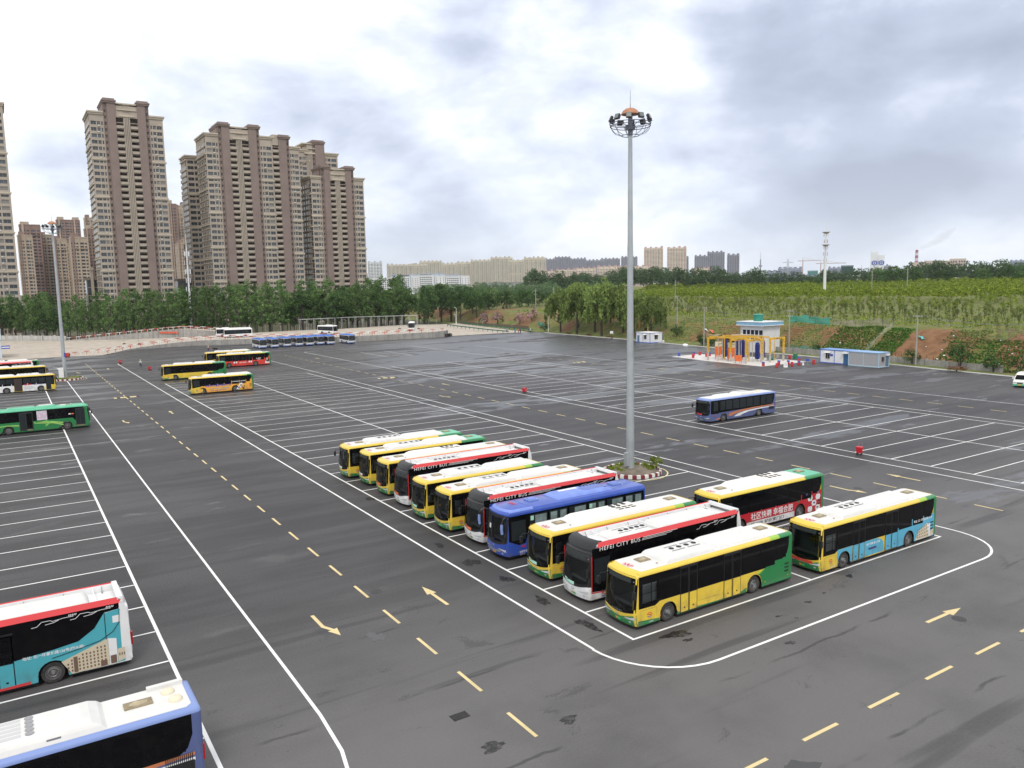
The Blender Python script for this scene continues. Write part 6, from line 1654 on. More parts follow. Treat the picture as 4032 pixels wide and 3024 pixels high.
    b.v = [p for r in rows for p in r]; b.f = [(k*9+i, k*9+i+1, (k+1)*9+i+1, (k+1)*9+i) for k in range(len(rows)-1) for i in range(8)]; b.m = [0]*len(b.f)
    b.box(L-.45, L-.22, -s.h+.05, s.h-.05, 3.3, 3.49)
    for sd in (-1, 1): b.add([(L-.42, sd*(s.h+.014), .4), (L+.02, sd*(s.h+.014), .35), (L-.05, sd*(s.h+.014), 2.6), (L-.25, sd*(s.h+.014), 3.4), (L-.4, sd*(s.h+.014), 3.2)], [(0, 1, 2, 3, 4)])
    s.part(b, 'rear_cap', B_WHT, None, 40)
    for sd in (-1, 1): mb = MB(); mb.box(L-.06, L+.09, sd*1.13-.10, sd*1.13+.12 if sd > 0 else -1.13+.10, 1.0, 1.62); s.part(mb, 'tail_lamp', B_TAIL)
    if teal:
        sd = vis; k = -1 if sd > 0 else 1
        # teal side details (this bus shows its right flank)
        s.leaf_door(L-6.1, L-4.75, .30, 1.42, 2.75, sd, B_TEAL)
        b = MB(); y = sd*(s.h+.015); X = L
        P = lambda a, z: (X-a, y, z)
        b.poly([P(2.95, .95), P(.98, 1.58), P(.98, .28), P(2.55, .26)], 0); b.poly([P(.97, 1.58), P(.62, 1.5), P(.62, .3), P(.97, .28)], 1); b.poly([P(.6, .95), P(.28, .98), P(.28, .40), P(.6, .32)], 0)
        for i in range(11):
            for j in range(6):
                a = 2.72-i*.155; z = .36+j*.165; lim = .95+(2.95-a)*.32-.2
                if z < lim and not (2.28 < a < 2.5): b.add([(X-a, y+sd*.002, z), (X-a+.07, y+sd*.002, z), (X-a+.07, y+sd*.002, z+.10), (X-a, y+sd*.002, z+.10)], [(0, 1, 2, 3)], 2)
        for a, z, w, h_ in ((2.46, .3, .17, .75), (1.35, .28, .28, .28), (.92, .3, .26, .4)): b.add([(X-a, y+sd*.003, z), (X-a+w, y+sd*.003, z), (X-a+w, y+sd*.003, z+h_), (X-a, y+sd*.003, z+h_)], [(0, 1, 2, 3)], 2)
        for i in range(3): b.add([(X-.55+.1*i, y+sd*.002, .6), (X-.50+.1*i, y+sd*.002, .6), (X-.50+.1*i, y+sd*.002, .74), (X-.55+.1*i, y+sd*.002, .74)], [(0, 1, 2, 3)], 2)
        o = s.part(b, 'printed_building', [B_BEIGE, B_WHT, B_BRNP])
        for p in o.data.polygons:
            if p.normal.y*sd < 0: p.flip()
        s.text('地址: 北一环蒙城路126号(四水局)', L-4.45, 1.42, sd, .17, B_TXTW, .003, .0, .018) if sd < 0 else s.text('地址: 北一环蒙城路126号(四水局)', L-4.45+2.4-2.4, 1.42, sd, .17, B_TXTW, .003, 0, .018)
        s.rect(L-.72, L-.36, 2.28, 2.62, sd, .016, B_WHT, 'blank_card')
        b = MB(); pts = [(L-3.3, 1.22), (L-2.2, 1.38), (L-1.3, 1.55), (L-.75, 1.85), (L-.45, 2.25), (L-.40, 2.9)]
        b.tube([(x, sd*(s.h+.014), z) for x, z in pts], .018, 4); s.part(b, 'black_trim', B_BLKM)
        s.rect(L-1.06, L-1.03, 1.55, 2.85, sd, .018, B_BLKM, 'panel_gap'); s.side([(L-.95, 1.1), (L-.32, 1.2), (L-.32, 1.62), (L-.95, 1.5)], sd, .011, B_TEAL, 'rear_flap')
        s.side([(L-6.3, s.sk), (r1-A-.3, s.sk), (r1-A-.3, s.sk+.14), (L-6.3, s.sk+.1)], sd, .02, B_RED, 'red_sill')
    return s

def coach(label, loc, rz=0.0, L=12.0):
    s = Bus(label, loc, rz, L, ax=(2.6, L-3.3), H=3.32, cove=3.06, ws=(1.25, 2.75), rake=.22, bow=.22, name='coach', cat='coach', skirt=.3, detail=1)
    def zone(x, y, z): return 1 if z > 3.16 and x < 2.2 else 0
    s.hull(zone, [B_BLU, B_BLU2]); s.wheels(); gt = 2.95
    for sd in (-1, 1):
        s.side([(.2, 1.3), (1.0, .95), (1.5, 1.02), (1.75, 1.75), (L-.2, 1.80), (L-.2, gt), (.2, gt)], sd, .006, B_BLK, 'window_band')
        sp = [(1.8, 3.3), (3.4, 4.95), (5.05, 6.6), (6.7, 8.25), (8.35, 9.9), (10.0, L-.35)]
        for i, (a, c) in enumerate(sp):
            o = s.rect(a+.03, c-.03, 1.92, gt-.12, sd, .012, B_GREYG, 'side_window')
            w = c-a-.1
            for f0, f1 in (((.05, .42), (.6, .95)) if i % 2 else ((.3, .95),)): s.rect(a+.05+w*f0, a+.05+w*f1, 1.95, gt-.2, sd, .016, B_CURT, 'curtain', o)
            if i in (0, 3): s.rect(a+.1, a+.35, gt-.5, gt-.2, sd, .02, B_MINT, 'sticker', o)
        s.rect(.4, 1.5, 1.3, 2.6, sd, .012, B_GREYG, 'driver_window')
        s.emblem(1.3, .78, sd); s.text('合肥客运', .98 if sd < 0 else 1.6, .42, sd, .16, B_TXTW, .003); s.text('皖 A 18', 1.05 if sd < 0 else 1.5, .27, sd, .11, B_TXTW)
        # long looped mirror arms
        x = s.fx(s.h-.1, 2.9); y = sd*(s.h-.05)
        b = MB(); b.tube([(x+.05, y, 2.95), (x-.25, y+.12*sd, 3.02), (x-.52, y+.2*sd, 2.88), (x-.62, y+.22*sd, 2.55)], .05, 6); arm = s.part(b, 'mirror_arm', B_BLKM)
        b = MB(); b.tube([(x-.62, y+.22*sd, 2.62), (x-.64, y+.22*sd, 2.3), (x-.60, y+.22*sd, 1.98)], .09, 8); s.part(b, 'mirror_head', B_PERI, arm)
    low = s.windscreen(1.02, 1.22, 2.98, B_BLKM, 2.80)
    s.face(low, B_BLU, None, plate=(B_PYEL, B_PYEL), smile=.52)
    s.front(lambda y: .50+.22*(abs(y)/s.h)**2, lambda y: .66+.2*(abs(y)/s.h)**2, -.72, .72, .014, B_GRL, 'grille', 12, 2)
    s.cabin(B_SEATG); s.wipers(low); s.mirrors(z=1.55)
    s.front(1.9, 2.2, .45, .7, .02, B_WHT, 'paper_notice', 2, 1)
    o = s.pod(4.4, 9.2, .9, .22, B_BLU2, 'air_conditioner', .3, .8); z = s.H+.23
    s.fans(o, [7.3+.3*i for i in range(6)], [.42]*6, z-.005, .11, B_NAVY)
    b = MB(); b.box(6.9, 8.9, -.55, .15, z-.03, z+.006); s.part(b, 'dark_panel', B_BLU, o); b = MB(); b.box(5.3, 6.9, .2, .5, z-.02, z+.008); s.part(b, 'white_panel', B_WHT, o)
    for x in (3.0, 10.3):
        b = MB(); b.box(x-.38, x+.38, -.05, .65, s.H, s.H+.09); o = s.part(b, 'roof_hatch', B_PERI); b = MB(); b.box(x-.26, x+.26, .08, .52, s.H+.09, s.H+.13); s.part(b, 'hatch_lid', B_BLU2, o)
    s.roof_logo(1.45, .25, B_TXTR)
    b = MB(); b.box(2.0, 2.03, -1.0, 1.0, s.H+.001, s.H+.012); b.box(.9, 2.0, -.02, .01, s.H+.001, s.H+.010); s.part(b, 'roof_seam', B_BLU)
    return s

def slate_bus(label, loc, rz=0.0, L=12.5, vis=-1, near=False):
    s = Bus(label, loc, rz, L, ax=(2.55, L-3.25), H=3.05, group='slate blue buses', detail=1)
    def zone(x, y, z): return 1 if z > 2.83 else 0
    s.hull(zone, [B_SLT, B_PERI]); s.wheels(); gt = 2.84; A = s.arch
    for sd in (-1, 1):
        s.side([(.2, 1.16), (1.5, 1.12), (1.8, 1.22), (L-.9, 1.36), (L-.55, 1.6), (L-.36, 2.1), (L-.36, gt), (.2, gt)], sd, .006, B_BLK, 'window_band')
        s.panes([(.7, 1.5), (1.9, 2.8), (2.9, 4.1), (4.2, 5.4), (5.5, 6.7), (6.8, 8.0), (8.1, 9.3), (9.5, 10.5), (10.6, L-.6)], 1.5, gt-.15, sd, B_GREYG if not near else B_TINT, .012)
        s.side([(3.4, .62), (3.55, 1.0), (5.5, 1.22), (8.0, 1.34), (L-.32, 1.40), (L-.32, 1.28), (8.0, 1.16), (5.5, .95), (4.2, .70), (4.0, .62)], sd, .010, B_ORD, 'orange_swoosh')
        s.side([(4.4, .46), (5.2, .80), (6.5, 1.0), (8.4, 1.10), (L-.32, 1.20), (L-.32, 1.08), (9.0, .98), (7.2, .86), (6.2, .68), (5.6, .46)], sd, .012, B_WHT, 'white_swoosh')
        s.side([(.9, .40), (1.9, .36), (1.9, .56), (1.4, .52)], sd, .010, B_ORD, 'orange_swoosh'); s.emblem(.95, .84, sd)
        g = s.rect(L-1.35, L-.35, .72, 1.12, sd, .016, B_BLKM, 'engine_grille')
        for i in range(14 if near else 7):
            n = 14 if near else 7; x = L-1.33+i*.96/n; s.side([(x, .74), (x+.4/n, .74), (x+.55/n, 1.42 if near else 1.1), (x+.15/n, 1.42 if near else 1.1)], sd, .020, B_BLKM, 'grille_slat', g)
    low = s.windscreen(.92, 1.05, 2.93); s.display(); s.face(low, B_SLT, None, card=B_VRED, smile=.34); s.cabin(B_SEATG); s.mirrors(); s.wipers(low)
    s.roof_panel(.42, L-.28)
    if near:
        x0 = L-9.2; o = s.pod(x0, x0+6.2, 1.05, .34, B_ROOF, 'air_conditioner', .3, .9); z = s.H+.35
        s.fans(o, [x0+3.95]*5, [.56-.28*i for i in range(5)], z, .135, mat('fan_grey', (.30, .30, .31), .5))
        for i in range(5): b = MB(); b.box(x0+2.35, x0+3.7, .46-.28*i, .66-.28*i, z-.03, z+.006); s.part(b, 'vent_grille', mat('vent_pale', (.52, .52, .52), .6), o)
        for x in (x0+1.4, x0+4.4): b = MB(); b.box(x, x+.42, -1.0, -.96, s.H+.10, s.H+.17); s.part(b, 'name_plate', B_GRL, o)
        s.hatch(L-1.9, .1, B_TANH, .95, .5)
        for x, y in ((L-.85, .42), (L-.70, -.30)):
            b = MB(); b.lathe([(.24, 0), (.24, .05), (.19, .11), (.10, .14), (.01, .15)], 18, 0, 'z', (x, y, s.H+.012)); s.part(b, 'roof_vent', mat('vent_cream', (.72, .64, .48), .6), None, 40)
        b = MB(); b.box(L-1.5, L-.25, .86, 1.06, s.H, s.H+.14); s.part(b, 'side_duct', B_ROOF)
    else:
        s.pod(2.4, 5.6, .9, .22, B_ROOF, 'air_conditioner', .25, .6); o = s.pod(5.8, 8.6, 1.0, .3, B_ROOF, 'vent_unit', .2, .5)
        for i in range(6): b = MB(); b.box(6.5+i*.28, 6.7+i*.28, -.5, .5, s.H+.30, s.H+.315); s.part(b, 'vent_grille', mat('vent_pale', (.52, .52, .52), .6), o)
        for x, y in ((9.2, .4), (9.9, -.2), (10.8, .3)): b = MB(); b.lathe([(.26, 0), (.25, .08), (.15, .14), (.01, .15)], 14, 0, 'z', (x, y, s.H+.01)); s.part(b, 'roof_vent', mat('vent_cream', (.72, .64, .48), .6))
    for sd in (-1, 1): mb = MB(); mb.box(L-.05, L+.03, sd*1.1-.1, sd*1.1+.1, .95, 1.55); s.part(mb, 'tail_lamp', B_TAIL)
    return s

def green_bus(label, loc, rz=0.0, L=12.0):
    s = Bus(label, loc, rz, L, ax=(2.6, 9.15), H=3.1, cove=2.88, detail=1)
    s.hull(lambda x, y, z: 1 if z > 2.87 else 0, [B_GRN, B_LGRN]); s.wheels(); gt = 2.86; sd = 1
    for q in (-1, 1): s.side([(.6, 1.1), (1.6, 1.1), (1.9, 1.5), (L-.35, 1.52), (L-.35, gt), (.6, gt)], q, .006, B_BLK, 'window_band')
    d = s.rect(.45, 1.55, .34, 2.72, sd, .014, B_BLKM, 'door')
    for a, c in ((.52, .98), (1.03, 1.48)): s.rect(a, c, .6, 2.55, sd, .02, B_GREYG, 'door_glass', d)
    s.rect(.5, 1.5, .36, .48, sd, .022, B_TANH, 'door_step', d)
    d = s.rect(6.4, 7.9, .34, 2.72, sd, .014, B_BLKM, 'door')
    for a, c in ((6.5, 7.1), (7.2, 7.8)): s.rect(a, c, .6, 2.55, sd, .02, B_GREYG if a > 7 else B_TINT, 'door_glass', d)
    s.rect(6.5, 7.1, .36, .48, sd, .022, B_TANH, 'door_step', d)
    s.panes([(1.7, 3.1), (3.2, 4.7), (6.0, 6.35), (8.0, 9.4), (9.5, 10.8)], 1.62, gt-.12, sd, B_TINT, .012)
    s.rect(4.8, 5.95, 1.55, 2.75, sd, .020, mat('poster_pale', (.62, .56, .62), .7, vary=.2, vscale=4), 'window_poster')
    for i in range(4):
        for j in range(4): s.rect(4.95+j*.25, 5.1+j*.25, 1.75+i*.2, 1.83+i*.2, sd, .024, mat('poster_pink', (.60, .36, .50), .7), 'poster_print')
    s.rect(1.75, 2.05, 1.95, 2.1, sd, .02, B_ORC, 'sticker'); s.rect(2.1, 2.35, 1.95, 2.1, sd, .02, B_WHT, 'sticker')
    # pale stems and leaves along the flank
    for pts in ([(3.05, .62), (4.2, 1.0), (6.3, 1.16), (6.3, 1.24), (4.2, 1.14), (3.0, .76)], [(3.05, .9), (4.4, 1.16), (5.6, 1.26), (6.3, 1.22), (5.4, 1.34), (4.2, 1.28), (3.0, 1.02)], [(8.0, 1.0), (9.3, 1.12), (11.6, .92), (11.6, 1.05), (9.3, 1.22), (8.0, 1.16)]): s.side(pts, sd, .010, mat('stem_pale_green', (.36, .58, .14), .4), 'leaf_stem')
    for pts in ([(4.4, 1.2), (4.9, 1.48), (5.3, 1.36), (4.9, 1.24)], [(4.5, 1.08), (4.9, .72), (5.1, .64), (5.0, .98)], [(6.0, 1.2), (6.3, 1.42), (6.38, 1.3)]): s.side(pts, sd, .012, mat('leaf_print', (.20, .50, .10), .4), 'printed_leaf')
    low = s.windscreen(.95, 1.05, 2.95); s.display(); s.face(low, B_GRN, None, smile=.36); s.cabin(B_SEATG); s.mirrors()
    for a, c, h in ((3.6, 5.9, .2), (5.9, 9.2, .16)): s.pod(a, c, .95, h, B_LGRN, 'roof_unit', .25, .5)
    b = MB(); b.box(4.2, 5.6, -.5, .2, s.H+.2, s.H+.23); s.part(b, 'white_cover', B_ROOF); s.hatch(2.2, .2, B_LGRN); b = MB(); b.box(2.5, 3.2, -.6, .1, s.H, s.H+.06); s.part(b, 'white_hatch', B_ROOF)
    b = MB(); b.cyl((1.9, -.3, s.H), (1.9, -.3, s.H+.12), .1, .05, 10); s.part(b, 'beacon', B_ROOF)
    return s

def minibus(label, loc, rz, L=8.4, blue=True, W=2.25, H=2.95, group='blue roofed minibuses', name='minibus'):
    s = Bus(label, loc, rz, L, W, H, ax=(2.0, L-2.2), arch=.52, wr=.86, skirt=.28, cove=H-.22, group=group, detail=1, name=name, cat='bus', ws=(1.15, H-.6))
    roofm = B_MBLU if blue else B_WHT
    s.hull(lambda x, y, z: 1 if z > H-.36 else 0, [B_WHT, roofm]); s.wheels(); gt = H-.36
    for sd in (-1, 1):
        s.side([(.2, 1.15), (L-.25, 1.3), (L-.25, gt), (.2, gt)], sd, .006, B_BLK, 'window_band')
        s.panes([(.65+i*1.25, .65+i*1.25+1.15) for i in range(int((L-1)/1.25))], 1.45, gt-.12, sd, B_GREYG, .012)
        s.side([(.55, .3), (s.ax[0]-.55, .3), (s.ax[0]-.55, .5), (.55, .52)], sd, .006, B_MBLU if blue else B_GRL, 'skirt'); s.side([(s.ax[0]+.55, .3), (s.ax[1]-.55, .3), (s.ax[1]-.55, .52), (s.ax[0]+.55, .5)], sd, .006, B_MBLU if blue else B_GRL, 'skirt')
    low = s.windscreen(1.0, 1.05, H-.18, B_BLKM, H-.55); s.cabin(B_SEATG)
    s.face(low, B_WHT, B_MBLU if blue else None, plate=(B_PYEL, B_PYEL), smile=.26); s.mirrors(z=1.8)
    if blue:
        s.roof_panel(.35, L-.2, B_MBLU, s.h-.16)
        o = s.pod(1.6, 3.4, .7, .14, B_MBLU, 'air_conditioner', .2, .3)
    else:
        s.roof_panel(.35, L-.2, B_ROOF, s.h-.16); s.pod(1.8, 4.4, .8, .22, B_ROOF, 'air_conditioner', .2, .4)
    return s

def place_buses():
    YG = 'yellow and green city bus '
    # near row, front ends on x = 26.1, from the near end backwards
    yellow_city(YG+'at the near corner of the parked row, whole flank visible', (26.1, 30.72, 0), fleet='5-0421')
    hefei_bus('white fronted black and red bus second from the near corner', (26.25, 34.8, 0), card=B_MINT, seat=B_SEATR)
    yellow_city(YG+'third in the row, just before the blue coach', (26.4, 38.75, 0), ac='b', card=B_MINT, doors=False, fleet='5-0364')
    coach('plain blue coach with looped mirrors in the middle of the row', (26.2, 43.35, 0))
    hefei_bus('white fronted black and red bus just beyond the blue coach', (26.5, 47.0, 0), card=B_ORC)
    yellow_city(YG+'sixth from the near corner of the row', (26.05, 50.78, 0), fans=B_GRL, doors=False, card=None, fleet='5-0434')
    yellow_city(YG+'seventh from the near corner, mint dash card', (26.0, 54.6, 0), L=11.0, doors=False, card=B_MINT, ax=(2.25, 7.8))
    hefei_bus('farthest white fronted black and red bus of the row', (26.35, 58.75, 0), card=B_ORC)
    yellow_city(YG+'third from the far end, orange dash card', (26.5, 62.8, 0), ac='b', doors=False, card=B_ORC)
    yellow_city(YG+'second from the far end with a green roof tail', (26.6, 67.1, 0), doors=False, green_tail=True, card=B_WHT)
    yellow_city(YG+'at the far end of the row, green roof tail', (26.1, 70.95, 0), doors=False, green_tail=True, card=B_WHT)
    # second row behind
    yellow_city('yellow bus wrapped in sky blue advertising with a printed building', (40.45, 30.25, 0), L=12.5, variant='teal', ax=(2.25, 9.25))
    yellow_city('yellow bus with a red checked recruiting advert on its flank', (40.6, 38.6, 0), L=11.6, variant='checker', ac='b', doors=False, green_tail=True, ax=(2.25, 8.75))
    slate_bus('slate blue bus with orange and white swooshes parked alone on the right', (73.9, 70.95, 0))
    # left group in the distance
    yellow_city('yellow bus with an orange repair company advert', (26.2, 144.9, 0), L=10.6, variant='orange', doors=False, ax=(1.9, 7.35), detail=1, H=2.95)
    yellow_city(YG+'standing alone behind the orange advert bus', (26.0, 171.8, 0), doors=False, detail=1, green_tail=True)
    yellow_city('bus wrapped in bright red advertising in the left distance', (40.9, 190.8, 0), L=12.0, variant='red', detail=1, ax=(2.3, 8.4))
    yellow_city('yellow bus half hidden behind the bright red bus', (40.0, 199.5, 0), L=11.0, doors=False, detail=1)
    # left edge
    green_bus('dark green bus with pale leaf artwork nosing out of the left bays', (8.55, 119.8, 0), PI)
    yellow_city('bus with white spring water advert beside the left lamp mast', (7.15, 169.6, 0), PI, L=10.8, variant='whitead', doors=False, ax=(2.35, 7.7), detail=1)
    yellow_city(YG+'behind the white advert bus at the left edge', (6.6, 190.0, 0), PI, L=10.8, doors=False, detail=1)
    hefei_bus('white roofed bus tail behind the left edge yellow bus', (4.6-12.3, 199.6, 0))
    yellow_city('farthest bus at the left edge with a green tail', (5.9-12.3, 207.4, 0), doors=False, detail=1)
    hefei_bus('teal wrapped bus seen from its rear corner at the lower left', (3.9-12.3, 41.9, 0), teal=True, vis=-1, group=None)
    slate_bus('slate blue bus with white roof cut by the lower left corner', (4.85-12.5, 30.05, 0), near=True)
    # far minibuses
    n = 'first second third fourth fifth sixth seventh'.split()
    for i, (x, y) in enumerate([(65.4, 241.7), (69.1, 242.0), (73.1, 242.6), (77.0, 243.0), (80.3, 242.6), (84.0, 243.3), (87.0, 242.3)]):
        minibus('blue roofed minibus, %s from the left in the line before the wall' % n[i], (x, y, 0), PI/2)
    minibus('blue roofed minibus parked apart at the right end of the line', (93.3, 240.9, 0), PI/2)
    for lab, x, y, rz, L in (('white bus on the raised yard, the nearer of two side by side', 62.6, 279.6, R(-12), 9.2), ('white bus on the raised yard, the farther of two side by side', 61.6, 286.5, R(-12), 11.5), ('white and black minibus on the raised yard above the blue ones', 97.3, 266.4, R(116), 7.6), ('small white bus facing the camera at the right of the yard', 124.2, 261.8, R(62), 6.5)):
        minibus(lab, (x, y, zdeck(x, y)+.02), rz, L, False, 2.3, 3.0, 'white buses on the raised yard')
place_buses()

# ------------------------------------------------------------------ lamp masts
def lamp_mast(label, x, y, h, seed=0):
    t = thing('lamp_mast', label, 'lamp mast', (x, y, .3), 0, 'high lamp masts')
    b = MB(); n = 12
    segs = [(0, .40), (h*.33, .325), (h*.66, .245), (h, .17)]
    for i, ((z0, r0), (z1, r1)) in enumerate(zip(segs[:-1], segs[1:])): b.cyl((0, 0, z0), (0, 0, z1), r0, r1+.012, n)
    b.cyl((0, 0, 0), (0, 0, .06), .62, .62, 16); b.build('pole', M_STEEL, t, 40)
    for z, r in ((h*.33, .34), (h*.66, .262)): b = MB(); b.cyl((0, 0, z-.25), (0, 0, z+.05), r, r, n); b.build('joint_sleeve', M_STEEL, t)
    b = MB(); b.box(-.62, -.3, -.22, .22, .35, 1.6); b.build('service_box', M_STEEL, t)
    steel = mat('dark_steel', (.13, .14, .17), .5, .4); R0 = 1.85; zr = h+.15
    # basket of ribs and rings
    b = MB()
    for rr, zz in ((R0, zr), (R0*.98, zr-.22), (R0*.42, zr-1.05)):
        b.tube([(rr*math.cos(2*PI*i/24), rr*math.sin(2*PI*i/24), zz) for i in range(25)], .035, 5)
    for i in range(12):
        a = 2*PI*i/12; b.tube([(R0*math.cos(a), R0*math.sin(a), zr), (R0*.93*math.cos(a), R0*.93*math.sin(a), zr-.45), (R0*.75*math.cos(a), R0*.75*math.sin(a), zr-.82), (R0*.42*math.cos(a), R0*.42*math.sin(a), zr-1.05)], .025, 4)
    for i in range(6):
        a = 2*PI*i/6+.3; b.cyl((.15*math.cos(a), .15*math.sin(a), zr-.3), (R0*math.cos(a), R0*math.sin(a), zr-.02), .03, .03, 5)
    b.build('basket', steel, t)
    b = MB(); b.cyl((0, 0, h-.9), (0, 0, h+1.05), .22, .2, 12); b.box(-.32, .32, -.32, .32, zr-.55, zr-.1); b.build('head', steel, t)
    me = MB(); me.box(-.24, .24, -.08, .10, -.24, .24, 0); me.box(-.19, .19, -.10, -.08, -.19, .19, 1); me.box(-.26, .26, .1, .16, -.2, .2, 0)
    me = me.mesh('floodlight', [mat('lamp_housing', (.03, .03, .035), .45), mat('lamp_glass', (.16, .18, .17), .2)])
    for i in range(10):
        a = 2*PI*(i+.25)/10; o = link('floodlight', me, t, ((R0-.05)*math.cos(a), (R0-.05)*math.sin(a), zr+.42)); o.rotation_euler = (R(-24), 0, a+PI/2)
    b = MB(); b.lathe([(.83, h+.95), (.80, h+1.06), (.66, h+1.28), (.42, h+1.45), (.15, h+1.53), (.01, h+1.54)], 24); b.lathe([(.83, h+.95), (.01, h+.93)][::-1], 24); b.build('dome', mat('dome_terracotta', (.42, .19, .10), .5, vary=.12, vscale=2), t, 40)
    b = MB(); b.cyl((0, 0, h+1.5), (0, 0, h+3.1), .03, .012, 6); b.build('lightning_rod', steel, t)
    return t
lamp_mast('tall grey lamp mast on the central kerb island', 49.0, 56.2, 31.6)
lm = lamp_mast('tall grey lamp mast at the left, before the apartment towers', 9.95, 189.3, 30.6)
b_ = MB(); b_.box(-.9, .0, -.5, .4, 0, 2.1); o_ = b_.build('white_cabinet', M_WHITEP, lm); o_.location = (-.3, -.6, 0)
b_ = MB(); b_.quad((.12, -.40, 4.2), (.36, -.36, 4.2), (.36, -.36, 5.2), (.12, -.40, 5.2)); b_.build('number_sign', B_TXTB, lm)

def utility_poles():
    m = mat('pole_concrete', (.34, .32, .29), .85, vary=.15, vscale=1)
    P = [(177, 181, hill_h(177, 181), 9.5, 'concrete utility pole behind the small white cabin'), (162.9, 156.1, .05, 10.6, 'concrete utility pole left of the wash station'), (165.3, 129.7, hill_h(165.3, 129.7), 9.7, 'concrete utility pole with two cross arms right of the wash hut'), (156.6, 91.6, .05, 10.1, 'concrete utility pole before the red slope'), (160.5, 58, 0.5, 10, 'concrete utility pole beyond the white van')]
    for x, y, z, h, lab in P:
        t = thing('utility_pole', lab, 'utility pole', (x, y, z), 0, 'utility poles along the hillside')
        b = MB(); b.cyl((0, 0, -.3), (0, 0, h), .19, .11, 10); b.build('shaft', m, t, 40)
        for zz in ((h-.25,) if 'two' not in lab else (h-.2, h-1.5)):
            b = MB(); b.box(-.05, .05, -.95, .95, zz-.05, zz+.05); b.build('cross_arm', m, t)
            for yy in (-.85, -.3, .3, .85): b = MB(); b.cyl((0, yy, zz+.05), (0, yy, zz+.22), .05, .04, 6); b.build('insulator', M_WHITEP, t)
    for i, (a, c) in enumerate(zip(P[:-1], P[1:])):
        t = thing('overhead_wire', 'sagging overhead wires, %s span along the hillside' % 'first second third fourth'.split()[i], 'wires', (a[0], a[1], a[2]), 0, 'overhead wires'); inv = t.matrix_basis.inverted()
        for dy, dz in ((-.85, -.05), (.85, -.05), (0, -.9)):
            pts = []
            for k in range(13):
                u = k/12; pts.append((a[0]+(c[0]-a[0])*u, a[1]+(c[1]-a[1])*u+dy*(1-2*0), a[2]+a[3]+dz+((c[2]+c[3])-(a[2]+a[3]))*u-1.6*4*u*(1-u)))
            b = MB(); b.tube(pts, .028, 4); b.build('wire', mat('wire_grey', (.25, .25, .24), .6), t).matrix_parent_inverse = inv
utility_poles()
def street_lamps():
    m = mat('lamp_white', (.75, .75, .74), .5)
    for i, (x, y, h, lab, arm) in enumerate([(169.9, 240.6, 6.2, 'short white lamp post at the left of the willows', .6), (173.5, 318, 7.6, 'white lamp post at the far end of the green guard rail', .5), (171.0, 314, 4.6, 'shorter white post beside the far guard rail end', .4),
                                             (28, 352, 15.6, 'white street lamp among the left trees', .9), (44.5, 348, 16.2, 'white street lamp left of the white telecom mast', .9), (8, 372, 13, 'white street lamp near the left edge trees', .9), (88, 345, 18.2, 'white street lamp in the middle of the tree belt', 1.6), (166, 362, 18.6, 'white street lamp with twin heads before the white building', 1.6), (191, 352, 16.8, 'bent white street lamp right of the white building', 2.2)]):
        t = thing('street_lamp', lab, 'street lamp', (x, y, 0), 0, 'white street lamps')
        b = MB(); b.cyl((0, 0, 0), (0, 0, h), .11, .07, 8); b.build('post', m, t)
        b = MB(); b.tube([(0, 0, h), (-arm*.4, 0, h+.35), (-arm, 0, h+.45)], .06, 6); b.build('arm', m, t)
        b = MB(); b.box(-arm-.45, -arm+.1, -.16, .16, h+.38, h+.55); b.build('lamp_head', m, t)
street_lamps()

